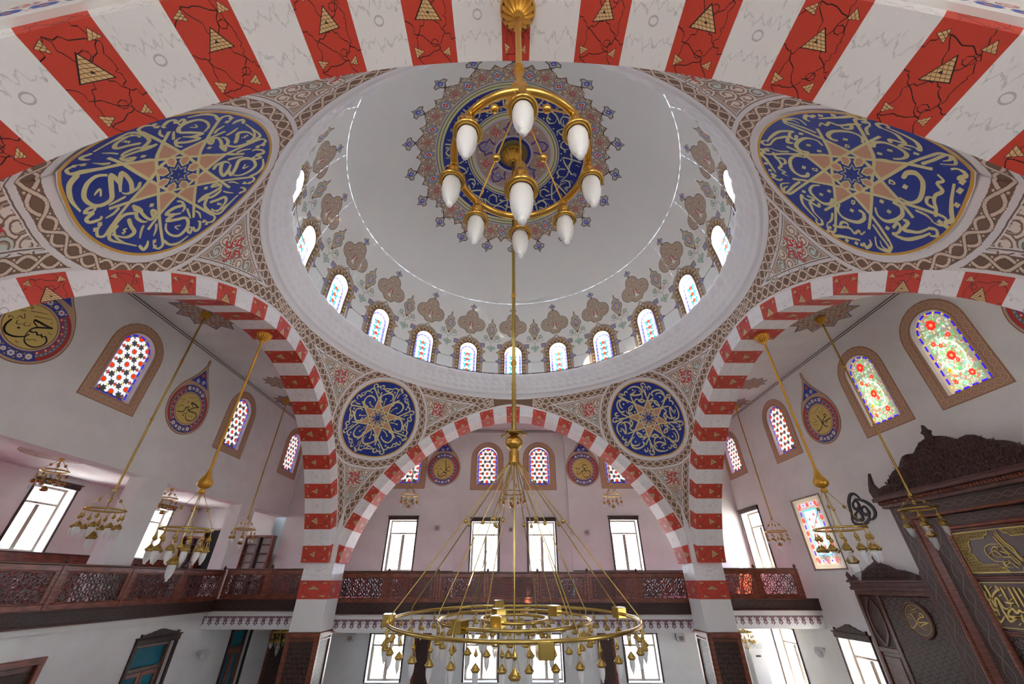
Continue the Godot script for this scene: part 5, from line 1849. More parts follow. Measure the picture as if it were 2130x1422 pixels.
const TUGHRA := [[5, 21, 42, 24, 24, 29, 14, 36, 5, 37, -5, 40, -14, 45, -18, 49, -19], [5, 16, 36, 21, 18, 31, 2, 35, -10, 40, -20, 47, -21], [5, 11, 31, 14, 19, 20, 8], [5, 12, 14, -5, 15, -19, 10, -24, 3, -24, -6, -19, -14, -12, -19, 3, -20], [5, 12, 8, -1, 9, -9, 3, -11, -4, -6, -10, 4, -11], [5, 6, -10, 2, -2, -3, 2, -10, 0], [5, 13, 20, 16, 12, 22, 7], [5, 6, 1, 14, -3, 23, -6], [5, 6, -11, 16, -12, 29, -11], [5, 13, -18, 16, -24, 23, -26], [5, 22, -13, 26, -21, 31, -28], [5, 27, -13, 32, -20, 35, -28], [5, 5, -17, 0, -25, 3, -30, 16, -32], [5, 13, -22, 3, -28, 3, -22, 11, -20], [5, 19, -27, 22, -31, 26, -34], [4, 2, 12, 5, 8, 4, 2], [4, -20, -6, -17, -3, -12, -1], [4, 15, 11, 20, 0, 26, -9], [4, 13, 5, 20, -6, 19, -14]]
const VERSE := [[7, -68, 45, -67, 30, -69, 14, -69, -2, -71, -15], [7, -76, 33, -79, 21, -76, 15, -65, 21, -57, 28, -45, 35, -41, 35, -45, 44, -46, 38], [7, -75, 13, -77, 1, -73, -4, -65, 6, -63, 14, -56, 20, -55, 10, -52, 1, -43, 0, -31, 8, -23, 8], [8, -23, 8, -43, 12], [7, -57, 12, -57, -7, -54, -24, -39, -17, -27, -15], [8, -27, -15, -52, -14, -37, 1, -31, -7, -22, -2, -19, -6, -8, 0], [7, -79, -7, -82, -19, -75, -26, -61, -15], [6, -35, 41, -35, 14], [6, -19, 41, -20, 3], [6, -9, 41, -9, 2], [6, 1, 40, 2, 16], [7, -23, -9, -27, -19, -25, -27], [3, -62, 37, -52, 42], [3, -50, 23, -40, 27], [3, -32, 15, -22, 20], [3, -28, 42, -25, 37], [3, -78, -11, -76, -14], [3, -41, -30, -32, -25]]
const WAW := [[6, 24, 30, 14, 43, 2, 48, -13, 43, -29, 23, -34, 1, -36, -17, -25, -31], [6, -7, 24, 9, 30, 39, 17, 55, -1, 56, -18, 42, -31, 25, -34], [6, -36, -8, -44, -27, -36, -38, -17, -43, 7, -40, 26, -28, 33, -15], [5, -9, 24, 4, 26, 9, 14, 3, 4, -8, 2, -16, 10, -12, 21, 0, 26], [5, 15, 3, 27, 6, 34, -10, 31, -17, 18, -17, 9, -9, 13, 1, 26, 5], [5, -17, -8, -3, -5, 3, -21, -3, -29, -18, -29, -25, -23, -21, -11, -6, -5]]

# ------------------------------------------------------------------ galleries
func bars(b: MB, pts: PackedVector2Array, w: float, d: float, lim: Rect2, o: Vector2) -> void:
	# flat bars along a closed outline, clipped to lim, in the x-y plane
	for i in pts.size():
		var p := pts[i] + o
		var q := pts[(i + 1) % pts.size()] + o
		if not lim.has_point(p) or not lim.has_point(q):
			if not lim.has_point(p) and not lim.has_point(q): continue
			var inn := p if lim.has_point(p) else q
			var out := q if lim.has_point(p) else p
			var t := 1.0
			for k in 2:
				var dd := out[k] - inn[k]
				if dd > 1e-6: t = minf(t, (lim.end[k] - inn[k]) / dd)
				elif dd < -1e-6: t = minf(t, (lim.position[k] - inn[k]) / dd)
			p = inn
			q = inn + (out - inn) * t
			if t < 0.05: continue
		b.bar(Vector3(p.x, p.y, 0), Vector3(q.x, q.y, 0), w, d, Vector3(0, 0, 1))

func lattice(w: float, h: float) -> ArrayMesh:
	# interlaced ten-pointed stars in a field w by h, centred
	var b := MB.new()
	var lim := Rect2(-w / 2, -h / 2, w, h)
	var cell := h * 0.62
	for j in range(-2, 3):
		for i in range(-4, 5):
			var o := Vector2((i + 0.5 * (j & 1)) * cell * 1.24, j * cell * 0.76)
			if absf(o.x) > w / 2 + cell or absf(o.y) > h / 2 + cell * 0.6: continue
			for k in 10:
				var a := TAU * (k + 0.5) / 10
				var q := PackedVector2Array()
				for e: Vector2 in [Vector2(0.20, 0), Vector2(0.28, 0.30), Vector2(0.44, 0.26), Vector2(0.54, 0), Vector2(0.44, -0.26), Vector2(0.28, -0.30)]:
					q.append(Vector2.from_angle(a + e.y) * e.x * cell)
				bars(b, q, 0.017, 0.03, lim, o)
			var s := PackedVector2Array()
			for k in 20: s.append(Vector2.from_angle(TAU * k / 20) * cell * (0.20 if k % 2 else 0.125))
			bars(b, s, 0.013, 0.028, lim, o)
	return b.mesh()

# a balustrade from a to b (at the level of its foot), posts spaced by n fields
func balustrade(label: String, a: Vector3, b: Vector3, n: int, h: float, inward: Vector3, end0: bool, end1: bool) -> void:
	var t := thing("balustrade", label, "balustrade", "", a)
	var d := (b - a)
	var L := d.length()
	d /= L
	var bs := Basis(d, Vector3.UP, d.cross(Vector3.UP))
	var fw := L / n
	var post := MB.new()
	post.box(Vector3(0, h / 2, 0), Vector3(0.10, h, 0.10), Basis.IDENTITY, 0.01)
	var pm := post.mesh()
	var fin := MB.new()
	fin.lathe(PackedVector2Array([Vector2(0.03, 0), Vector2(0.022, 0.02), Vector2(0.045, 0.045), Vector2(0.055, 0.075), Vector2(0.045, 0.105), Vector2(0.02, 0.125), Vector2(0.024, 0.135), Vector2(0.0, 0.165)]), 12)
	var fm := fin.mesh()
	for k in n + 1:
		if (k == 0 and not end0) or (k == n and not end1): continue
		var p := put("post", pm, M.wood_red, t)
		p.transform = Transform3D(bs, d * fw * k)
		put("finial", fm, M.wood_dark, p).position = Vector3(0, h, 0)
	var lw := fw - 0.34
	var lh := h - 0.32
	var lm := lattice(lw, lh)
	var fr := MB.new()
	for y: float in [0.07, h - 0.09]: fr.box(Vector3(0, y, 0), Vector3(fw - 0.10, 0.13, 0.07), Basis.IDENTITY, 0.012)
	for x: float in [-1.0, 1.0]: fr.box(Vector3(x * (fw / 2 - 0.105), h / 2, 0), Vector3(0.11, h - 0.3, 0.07), Basis.IDENTITY, 0.012)
	for y: float in [0.145, h - 0.165]: fr.box(Vector3(0, y, 0), Vector3(lw + 0.06, 0.03, 0.10), Basis.IDENTITY, 0.01)
	for x: float in [-1.0, 1.0]: fr.box(Vector3(x * (lw / 2 + 0.015), h / 2, 0), Vector3(0.03, lh, 0.10), Basis.IDENTITY, 0.01)
	var fmesh := fr.mesh()
	for k in n:
		var o := Transform3D(bs, d * fw * (k + 0.5))
		var f := put("panel_frame", fmesh, M.wood_red, t)
		f.transform = o
		put("lattice", lm, M.wood_dark, f).position = Vector3(0, (0.145 + h - 0.165) / 2, 0)
	var rail := MB.new()
	rail.box(Vector3(L / 2, h - 0.005, 0), Vector3(L, 0.045, 0.15), Basis.IDENTITY, 0.014)
	put("handrail", rail.mesh(), M.wood_brown, t).basis = bs

func build_galleries() -> void:
	# far gallery: three slabs side by side
	for s: Array in [[-11.2, -6.62, 0.10, "left"], [-6.62, 6.6, 0.0, "middle"], [6.6, 11.2, 0.12, "right"]]:
		var x0: float = s[0]
		var x1: float = s[1]
		var up: float = s[2]
		var z := -7.62
		var g := struct("gallery", "%s part of the far gallery, white slab with a wooden edge" % s[3])
		put("slab", slab(Vector3(x0, 3.07 + up, FARZ - 0.2), Vector3(x1, 3.93 + up, z)), M.trim_white, g)
		put("carpet", slab(Vector3(x0, 3.93 + up, FARZ - 0.2), Vector3(x1, 3.96 + up, z - 0.1)), M.carpet, g)
		var b := MB.new()
		b.box(Vector3((x0 + x1) / 2, 3.80 + up, z + 0.03), Vector3(x1 - x0, 0.32, 0.10), Basis.IDENTITY, 0.012)
		put("fascia_board", b.mesh(), M.wood_dark, g)
		b = MB.new()
		b.quad(Vector3(x0, 3.65 + up, z + 0.083), Vector3(x1, 3.65 + up, z + 0.083), Vector3(x1, 3.95 + up, z + 0.083), Vector3(x0, 3.95 + up, z + 0.083), Vector3.BACK, Rect2(0, 0, (x1 - x0) / 0.3, 1))
		put("carved_fascia", b.mesh(), M.carved, g)
		b = MB.new()
		b.box(Vector3((x0 + x1) / 2, 3.63 + up, z + 0.05), Vector3(x1 - x0, 0.03, 0.16), Basis.IDENTITY, 0.008)
		b.box(Vector3((x0 + x1) / 2, 3.965 + up, z + 0.05), Vector3(x1 - x0, 0.03, 0.16), Basis.IDENTITY, 0.008)
		put("fascia_moulding", b.mesh(), M.wood_dark, g)
		b = MB.new()
		b.quad(Vector3(x0, 3.12 + up, z + 0.004), Vector3(x1, 3.12 + up, z + 0.004), Vector3(x1, 3.48 + up, z + 0.004), Vector3(x0, 3.48 + up, z + 0.004), Vector3.BACK, Rect2(0, 0, (x1 - x0) / 0.275, 1))
		put("painted_frieze", b.mesh(), M.stencil, g)
	balustrade("wooden lattice balustrade of the far gallery between the two far piers", Vector3(-6.6, 3.96, -7.6), Vector3(6.55, 3.96, -7.6), 7, 0.96, Vector3.FORWARD, true, true)
	balustrade("short wooden lattice balustrade between the left gallery and the far left pier", Vector3(-10.9, 4.06, -7.6), Vector3(-7.5, 4.06, -7.6), 2, 0.97, Vector3.FORWARD, false, false)
	balustrade("short wooden lattice balustrade on the right, ending at the wall beside the carved niche", Vector3(7.6, 4.08, -7.6), Vector3(10.75, 4.08, -7.6), 2, 0.97, Vector3.FORWARD, false, true)
	# left gallery
	var g := struct("gallery", "side gallery along the left wall, white slab with a carved wooden edge")
	put("slab", slab(Vector3(-15.8, 3.58, -7.6), Vector3(-11.05, 3.93, 12.0)), M.trim_white, g)
	put("slab", slab(Vector3(-15.8, 3.58, FARZ), Vector3(-11.2, 3.93, -7.6)), M.trim_white, g)
	put("carpet", slab(Vector3(-15.7, 3.93, FARZ), Vector3(-11.2, 3.96, 12.0)), M.carpet, g)
	var b := MB.new()
	b.box(Vector3(-11.03, 3.87, 2.15), Vector3(0.10, 0.30, 19.5), Basis.IDENTITY, 0.012)
	put("fascia_board", b.mesh(), M.wood_dark, g)
	b = MB.new()
	b.quad(Vector3(-10.977, 3.73, 11.9), Vector3(-10.977, 3.73, -7.58), Vector3(-10.977, 4.01, -7.58), Vector3(-10.977, 4.01, 11.9), Vector3.RIGHT, Rect2(0, 0, 65, 1))
	put("carved_fascia", b.mesh(), M.carved, g)
	b = MB.new()
	for y: float in [3.715, 4.03]: b.box(Vector3(-11.0, y, 2.15), Vector3(0.16, 0.03, 19.5), Basis.IDENTITY, 0.008)
	put("fascia_moulding", b.mesh(), M.wood_dark, g)
	balustrade("long wooden lattice balustrade of the left gallery", Vector3(-11.0, 4.03, 6.8), Vector3(-11.0, 4.03, -7.6), 7, 0.95, Vector3.LEFT, true, true)
	# wooden wainscot of the far wall and of the side gallery
	for s: Array in [[-11.2, -2.79, FARZ, 5.02], [-2.76, 2.77, FARZ - 0.2, 4.97], [2.79, 11.2, FARZ, 5.04]]:
		var w := struct("wainscot", "dark wooden wainscot at the foot of the far gallery wall")
		var n := roundi((s[1] - s[0]) / 0.92)
		var st: float = (s[1] - s[0]) / n
		for k in n:
			b = MB.new()
			b.box(Vector3(s[0] + st * (k + 0.5), 3.9 + (s[3] - 3.95) / 2, s[2] + 0.025), Vector3(st - 0.012, s[3] - 3.9, 0.05), Basis.IDENTITY, 0.008)
			put("panel", b.mesh(), M.wood_brown if k % 2 else M.wood_red, w)
		b = MB.new()
		b.box(Vector3((s[0] + s[1]) / 2, s[3] + 0.015, s[2] + 0.035), Vector3(s[1] - s[0], 0.035, 0.09), Basis.IDENTITY, 0.01)
		put("cap_rail", b.mesh(), M.wood_dark, w)
	var w2 := struct("wainscot", "dark wooden wainscot along the outer wall of the side gallery")
	for k in 18:
		b = MB.new()
		b.box(Vector3(-15.675, 4.68, -11.0 + k * 1.3), Vector3(0.05, 1.46, 1.288), Basis.IDENTITY, 0.008)
		put("panel", b.mesh(), M.wood_red, w2)
	b = MB.new()
	b.box(Vector3(-15.66, 5.425, 0.3), Vector3(0.1, 0.04, 23.5), Basis.IDENTITY, 0.01)
	put("cap_rail", b.mesh(), M.wood_dark, w2)
	# round painted ornaments on the side gallery's ceiling
	for q: Array in [[-13.1, -1.9], [-13.3, -6.3]]:
		var m := MB.new()
		m.prism(circle_pts(1.0, 48), Vector3(q[0], 7.745, q[1]), Vector3.RIGHT, Vector3.BACK, 0.0, Rect2(-1, -1, 2, 2), false)
		var o := put("painted_ceiling_rose", m.mesh(), M.ceiling_star)
		tag(o, ["round painted ornament on the side gallery ceiling above the nearer tall window", "round painted ornament on the side gallery ceiling over the shelves"][0 if q[1] > -4.0 else 1], "ornament", "painted ceiling roses of the side gallery")
		m = MB.new()
		for k in 48:
			var a := TAU * k / 48
			var e := TAU * (k + 1) / 48
			m.quad(Vector3(cos(a) * 1.0, 0, sin(a) * 1.0), Vector3(cos(e) * 1.0, 0, sin(e) * 1.0), Vector3(cos(e) * 1.09, -0.03, sin(e) * 1.09), Vector3(cos(a) * 1.09, -0.03, sin(a) * 1.09), Vector3.DOWN)
			m.quad(Vector3(cos(a) * 1.09, -0.03, sin(a) * 1.09), Vector3(cos(e) * 1.09, -0.03, sin(e) * 1.09), Vector3(cos(e) * 1.2, 0, sin(e) * 1.2), Vector3(cos(a) * 1.2, 0, sin(a) * 1.2), Vector3.DOWN)
		put("moulding", m.mesh(), M.trim_white, o).position = Vector3(q[0], 7.745, q[1])

# ------------------------------------------------------------------ windows
const STAINED_L := [[-0.43, 8.72, 2.55], [-5.6, 8.87, 2.55], [-10.15, 9.03, 2.4]]
const STAINED_R := [[0.86, 8.40, 2.79], [-1.63, 8.46, 2.75], [-6.27, 8.85, 2.52], [-10.3, 9.04, 2.3]]

var window_no := 0

# o: lower left corner of the opening on the wall's face, ex to the right as the room sees it
func tall_window(label: String, o: Vector3, ex: Vector3, w: float, h: float, depth := 0.34, teal := false, casing := true) -> Node3D:
	var t := Node3D.new()
	window_no += 1
	t.name = "window_%d" % window_no
	add_child(t, true)
	t.set_meta("kind", "structure")
	t.set_meta("label", label)
	var ez := ex.cross(Vector3.UP)
	t.transform = Transform3D(Basis(ex, Vector3.UP, ez), o)
	var b := MB.new()
	var zf := -depth
	for x: float in [0.035, w - 0.035]: b.box(Vector3(x, h / 2, zf), Vector3(0.07, h, 0.07), Basis.IDENTITY, 0.008)
	for y: float in [0.035, h - 0.035, h * 0.735]: b.box(Vector3(w / 2, y, zf), Vector3(w - 0.1, 0.07, 0.07), Basis.IDENTITY, 0.008)
	b.box(Vector3(w * 0.52, h * 0.367, zf), Vector3(0.11, h * 0.735 - 0.09, 0.075), Basis.IDENTITY, 0.008)
	for x: float in [0.09, w * 0.52 - 0.075]: b.box(Vector3(x, h * 0.367, zf + 0.02), Vector3(0.03, h * 0.735 - 0.1, 0.05))
	put("window_frame", b.mesh(), M.frame_brown if teal else M.frame_pvc, t)
	for q: Array in [[0.06, h * 0.77, w - 0.12, h * 0.23 - 0.06], [0.06, 0.06, w * 0.52 - 0.10, h * 0.735 - 0.09], [w * 0.52 + 0.05, 0.06, w * 0.48 - 0.11, h * 0.735 - 0.09]]:
		b = MB.new()
		b.box(Vector3(q[0] + q[2] / 2, q[1] + q[3] / 2, zf - 0.01), Vector3(q[2], q[3], 0.008))
		put("pane", b.mesh(), M.pane, t)
	if casing:
		b = MB.new()
		for x: float in [-0.035, w + 0.035]: b.box(Vector3(x, h / 2, 0.015), Vector3(0.07, h + 0.02, 0.05), Basis.IDENTITY, 0.01)
		b.box(Vector3(w / 2, h + 0.07, 0.035), Vector3(w + 0.16, 0.16, 0.09), Basis.IDENTITY, 0.015)
		b.box(Vector3(w / 2, h + 0.16, 0.05), Vector3(w + 0.22, 0.035, 0.13), Basis.IDENTITY, 0.01)
		put("casing", b.mesh(), M.frame_brown, t)
	b = MB.new()
	b.box(Vector3(w / 2, -0.012, -0.15), Vector3(w + 0.06, 0.03, 0.36), Basis.IDENTITY, 0.008)
	put("sill", b.mesh(), M.trim_white, t)
	return t

func crest_on(t: Node3D, w: float, h: float, ch: float, m: Material) -> void:
	# carved scalloped crest over a window or door head
	var q := PackedVector2Array([Vector2(-w / 2, 0), Vector2(w / 2, 0)])
	var n := 24
	for k in n + 1:
		var f := 1.0 - float(k) / n
		var e := absf(f - 0.5) * 2.0
		q.append(Vector2((f - 0.5) * w, ch * (0.25 + 0.75 * pow(1.0 - e, 1.3)) * (1.0 + 0.10 * absf(sin(f * PI * 8.0))) + (ch * 0.25 if e > 0.94 else 0.0)))
	var b := MB.new()
	b.prism(q, Vector3(w / 2 - (w - (w)) / 2, 0, 0), Vector3.RIGHT, Vector3.UP, 0.07, Rect2(0, 0, 0.3, 0.3))
	put("crest", b.mesh(), m, t).position = Vector3(-0.0, h, 0.0)

func arch_frame(h: float) -> ArrayMesh:
	var b := MB.new()
	var a := arch_poly(0.86, h)
	var c := arch_poly(0.545, h - 0.56)
	for i in a.size():
		var j := (i + 1) % a.size()
		var P := func(p: Vector2, z: float) -> Vector3: return Vector3(p.x, p.y, z)
		var ci := c[i] + Vector2(0, 0.27)
		var cj := c[j] + Vector2(0, 0.27)
		var uv := func(p: Vector2) -> Vector2: return Vector2(p.x / 1.72 + 0.5, 1.0 - p.y / h)
		b.tri(P.call(a[i], 0.012), P.call(a[j], 0.012), P.call(cj, 0.012), Vector3.BACK, Vector3.BACK, Vector3.BACK, uv.call(a[i]), uv.call(a[j]), uv.call(cj))
		b.tri(P.call(a[i], 0.012), P.call(cj, 0.012), P.call(ci, 0.012), Vector3.BACK, Vector3.BACK, Vector3.BACK, uv.call(a[i]), uv.call(cj), uv.call(ci))
		var nn := Vector3(a[i].x + a[j].x, a[i].y + a[j].y - h, 0).normalized()
		b.tri(P.call(a[i], 0.0), P.call(a[j], 0.0), P.call(a[j], 0.012), nn, nn, nn)
		b.tri(P.call(a[i], 0.0), P.call(a[j], 0.012), P.call(a[i], 0.012), nn, nn, nn)
	return b.mesh()

func stained(label: String, base: Vector3, ex: Vector3, h: float, m: Material) -> void:
	var t := thing("stained_glass_window", label, "window", "arched stained glass windows high on the walls")
	t.transform = Transform3D(Basis(ex, Vector3.UP, ex.cross(Vector3.UP)), base)
	put("painted_frame", arch_frame(h), M.window_frame, t)
	var b := MB.new()
	var ph := h - 0.57
	b.prism(arch_poly(0.545, ph + 0.005), Vector3(0, 0.27, -0.12), Vector3.RIGHT, Vector3.UP, 0.02, Rect2(-0.54, 0, 1.08, ph))
	put("stained_pane", b.mesh(), m, t)

func build_windows() -> void:
	var ord_ := ["leftmost", "second", "third", "rightmost"]
	for k in 4:
		var inset := -0.2 if k == 1 or k == 2 else 0.0
		var dn := 0.05 if inset != 0.0 else 0.0
		tall_window("%s tall bright window above the far gallery" % ord_[k], Vector3(FAR_UP[k] - 0.66, FAR_Y0 - dn, FARZ + inset), Vector3.RIGHT, 1.32, FAR_Y1 - FAR_Y0)
		tall_window("%s tall bright window under the far gallery" % ord_[k], Vector3(FAR_UP[k] - 0.70, 1.12 - dn * 0.4, FARZ + inset), Vector3.RIGHT, 1.4, 1.6, 0.34, false, true)
	tall_window("narrow bright window on the right wall above the short balustrade", Vector3(HALL, 5.14, -11.08), Vector3.BACK, 1.52, 2.3)
	tall_window("tall bright window in the right wall under the gallery, sunlit reveal", Vector3(HALL, 1.05, -11.25), Vector3.BACK, 1.52, 1.95)
	var w := tall_window("low sunlit window with a carved wooden crest on the right wall beside the niche", Vector3(HALL, 1.1, -7.2), Vector3.BACK, 1.45, 1.9)
	crest_on(w, 1.45, 2.05, 0.26, M.carved)
	for z: float in [5.6, 9.3]: tall_window("tall window on the right wall behind the viewer", Vector3(HALL, 5.14, z), Vector3.BACK, 1.5, 2.3)
	tall_window("low window on the right wall behind the viewer", Vector3(HALL, 1.1, 5.6), Vector3.BACK, 1.5, 1.9)
	for q: Array in [[-5.1, "large bright window seen through the nearest opening of the side gallery"], [-9.75, "narrow-looking bright window seen through the second opening of the side gallery"], [0.2, "outer window of the side gallery beside the viewer"], [5.0, "outer window of the side gallery behind the viewer"]]:
		tall_window(q[1], Vector3(-15.7, 5.44, q[0] + 1.36), Vector3.FORWARD, 1.36, 1.96)
	for z: float in [-9.6, -3.0, 3.0]: tall_window("outer window of the room under the side gallery", Vector3(-15.7, 1.0, z + 1.4), Vector3.FORWARD, 1.4, 1.8)
	for x: float in [-5.4, -1.4, 1.4, 5.4]: tall_window("tall window of the rear wall behind the viewer", Vector3(x + 0.72, 5.1, 12.0), Vector3.LEFT, 1.44, 2.16)
	# stained glass
	var fl := ["far left window of star tracery, half hidden by the far arch", "left one of the two star tracery windows behind the chandelier rods", "right one of the two star tracery windows behind the chandelier rods", "far right window of star tracery, half hidden by the far arch"]
	var fx := [-5.4, -1.37, 1.4, 5.42]
	for k in 4:
		var inset := -0.2 if k == 1 or k == 2 else 0.0
		stained(fl[k], Vector3(fx[k], 8.68 - (0.03 if inset != 0.0 else 0.0), FARZ + inset), Vector3.RIGHT, 2.5, M.glass_star)
	var ll := ["largest star tracery window on the left wall, between the two drop-shaped roundels", "middle star tracery window on the left wall, crossed by a lamp pole", "star tracery window on the left wall beside the far left striped pier"]
	for k in 3: stained(ll[k], Vector3(-HALL, STAINED_L[k][1], STAINED_L[k][0]), Vector3.FORWARD, STAINED_L[k][2], M.glass_star)
	var rl := ["large flowered stained glass window on the right wall, nearest the viewer", "flowered stained glass window on the right wall, crossed by a lamp pole", "star tracery window on the right wall left of the drop-shaped roundel", "star tracery window on the right wall beside the far right striped pier"]
	for k in 4: stained(rl[k], Vector3(HALL, STAINED_R[k][1], STAINED_R[k][0]), Vector3.BACK, STAINED_R[k][2], M.glass_flower if k < 2 else M.glass_star)
	for x: float in [-5.4, -1.4, 1.4, 5.4]: stained("star tracery window of the rear wall behind the viewer", Vector3(x, 8.63, 12.0), Vector3.LEFT, 2.57, M.glass_star)
	# rectangular coloured panel
	var t := thing("stained_glass_panel", "tall rectangular stained glass panel with red flowers on the right wall beside the black calligraphy", "window")
	t.transform = Transform3D(Basis(Vector3.BACK, Vector3.UP, Vector3.LEFT), Vector3(HALL, 5.0, -6.32))
	var b := MB.new()
	b.box(Vector3(0, 1.18, -0.03), Vector3(1.62, 2.36, 0.02))
	put("stained_pane", b.mesh(), M.glass_panel, t)
	b = MB.new()
	for s: float in [-1.0, 1.0]:
		b.box(Vector3(0.82 * s, 1.18, 0.0), Vector3(0.05, 2.44, 0.05), Basis.IDENTITY, 0.008)
		b.box(Vector3(0, 1.18 + 1.19 * s, 0.0), Vector3(1.68, 0.05, 0.05), Basis.IDENTITY, 0.008)
	put("frame", b.mesh(), M.frame_pvc, t)

func build_wall_art() -> void:
	var U := 0.83
	var poly := blob(DROP, U, Vector2.ZERO)
	for i in poly.size(): poly[i].y *= U
	for r: Array in [["hasan", Vector3(-HALL, 9.63, 2.09), Vector3.FORWARD, "large drop-shaped calligraphy roundel high on the left wall, cut by the left arch"], ["husayn", Vector3(-HALL, 9.68, -3.0), Vector3.FORWARD, "drop-shaped calligraphy roundel on the left wall between two star tracery windows"], ["muhammad", Vector3(HALL, 9.65, -3.95), Vector3.BACK, "drop-shaped calligraphy roundel on the right wall left of the flowered windows"], ["plain", Vector3(HALL, 9.6, 3.2), Vector3.BACK, "drop-shaped roundel at the right edge, mostly hidden by the right arch"], ["ali", Vector3(-3.65, 9.69, FARZ), Vector3.RIGHT, "drop-shaped calligraphy roundel on the far wall left of the chandelier, tall upright letter"], ["umar", Vector3(3.67, 9.67, FARZ), Vector3.RIGHT, "drop-shaped calligraphy roundel on the far wall right of the chandelier, coiled letters"]]:
		var b := MB.new()
		b.prism(poly, Vector3.ZERO, Vector3.RIGHT, Vector3.UP, 0.02, Rect2(-224.0 / 205.0 * U, (484.0 - 704.0) / 205.0 * U, 448.0 / 205.0 * U, 704.0 / 205.0 * U))
		var o := put("calligraphy_roundel", b.mesh(), M["roundel_" + r[0]])
		var ex: Vector3 = r[2]
		o.transform = Transform3D(Basis(ex, Vector3.UP, ex.cross(Vector3.UP)), r[1])
		tag(o, r[3], "roundel", "drop-shaped calligraphy roundels on the walls")
	# painted stars round the ceiling roses of the aisle lamps
	for s: Array in [[-9.7, -0.4, 0.98, "painted star on the left aisle ceiling round the nearest lamp pole"], [-10.0, -5.4, 0.62, "small painted star on the left aisle ceiling beside the left arch"], [-10.48, -7.4, 0.72, "painted star on the ceiling in the far left corner"], [9.85, -0.55, 0.98, "painted star on the right aisle ceiling round the nearest lamp pole"], [10.2, -5.5, 0.62, "small painted star on the right aisle ceiling beside the right arch"], [10.5, -7.7, 0.72, "painted star on the ceiling in the far right corner"], [0.0, -9.4, 0.9, "painted star on the far aisle ceiling behind the far arch"]]:
		var b := MB.new()
		b.prism(star_poly(s[2], s[2] * 0.72, 10), Vector3(s[0], CEIL - 0.002, s[1]), Vector3.RIGHT, Vector3.BACK, 0.008, Rect2(-s[2], -s[2], 2 * s[2], 2 * s[2]), true)
		for i in b.t.size(): b.t[i] = b.t[i]
		tag(put("painted_ceiling_star", b.mesh(), M.ceiling_star), s[3], "ornament", "painted ceiling stars")
	# black metal lettering on the right wall
	var t := thing("metal_calligraphy", "black metal calligraphy of three looped letters on the right wall beside the carved niche", "wall art")
	t.transform = Transform3D(Basis(Vector3.BACK, Vector3.UP, Vector3.LEFT), Vector3(HALL, 6.6, -4.0))
	var c := Cv.new(4, 4, Color.WHITE)
	for wd: Array in WAW:
		var q := PackedVector2Array()
		for i in range(1, wd.size(), 2): q.append(Vector2(wd[i], wd[i + 1]) * 0.01)
		var s := c.spline(q, false, 5)
		var m := MB.new()
		var n := s.size()
		var ww := func(i: int) -> float:
			var f := float(i) / (n - 1)
			return (0.105 if wd[0] == 6 else 0.10) * (0.25 + 0.75 * sin(PI * clampf(f, 0.04, 0.96)))
		for i in n - 1:
			var d0 := (s[mini(i + 1, n - 1)] - s[maxi(i - 1, 0)]).normalized()
			var d1 := (s[mini(i + 2, n - 1)] - s[i]).normalized()
			var a0 = Vector2(-d0.y, d0.x) * ww.call(i) * 0.5
			var a1 = Vector2(-d1.y, d1.x) * ww.call(i + 1) * 0.5
			var P := func(p: Vector2, z: float) -> Vector3: return Vector3(p.x, p.y, z)
			m.quad(P.call(s[i] + a0, 0.03), P.call(s[i + 1] + a1, 0.03), P.call(s[i + 1] - a1, 0.03), P.call(s[i] - a0, 0.03), Vector3.BACK)
			for sg: float in [-1.0, 1.0]:
				m.quad(P.call(s[i] + a0 * sg, 0.0), P.call(s[i + 1] + a1 * sg, 0.0), P.call(s[i + 1] + a1 * sg, 0.03), P.call(s[i] + a0 * sg, 0.03), P.call(a0.normalized() * sg, 0.0))
		put("letter", m.mesh(), M.black_paint, t)

# ------------------------------------------------------------------ chandeliers
var lamp_cap: ArrayMesh
var lamp_bell: ArrayMesh
var lamp_glass_m: ArrayMesh
var lamp_drop: ArrayMesh

func make_lamp_meshes() -> void:
	var b := MB.new()
	b.lathe(PackedVector2Array([Vector2(0.0, -0.225), Vector2(0.012, -0.23), Vector2(0.02, -0.245), Vector2(0.034, -0.25), Vector2(0.036, -0.262), Vector2(0.047, -0.266), Vector2(0.05, -0.28), Vector2(0.057, -0.285), Vector2(0.07, -0.30), Vector2(0.072, -0.312), Vector2(0.058, -0.318), Vector2(0.056, -0.33), Vector2(0.044, -0.335)]), 18)
	lamp_cap = b.mesh()
	b = MB.new()
	b.lathe(PackedVector2Array([Vector2(0.004, -0.03), Vector2(0.008, -0.06), Vector2(0.014, -0.085), Vector2(0.02, -0.10), Vector2(0.032, -0.125), Vector2(0.036, -0.14), Vector2(0.026, -0.15), Vector2(0.012, -0.165), Vector2(0.0, -0.17)]), 12)
	b.tube(PackedVector3Array([Vector3(0, 0.0, 0), Vector3(0, -0.24, 0)]), 0.003, 5)
	for k in 3:
		var d := Vector3(cos(TAU * k / 3), 0, sin(TAU * k / 3))
		b.tube(PackedVector3Array([d * 0.02 + Vector3(0, -0.14, 0), d * 0.066 + Vector3(0, -0.30, 0)]), 0.0022, 4)
	lamp_bell = b.mesh()
	b = MB.new()
	b.lathe(PackedVector2Array([Vector2(0.044, -0.325), Vector2(0.046, -0.36), Vector2(0.044, -0.40), Vector2(0.037, -0.44), Vector2(0.024, -0.475), Vector2(0.013, -0.487), Vector2(0.016, -0.496), Vector2(0.012, -0.508), Vector2(0.0, -0.512)]), 16)
	lamp_glass_m = b.mesh()

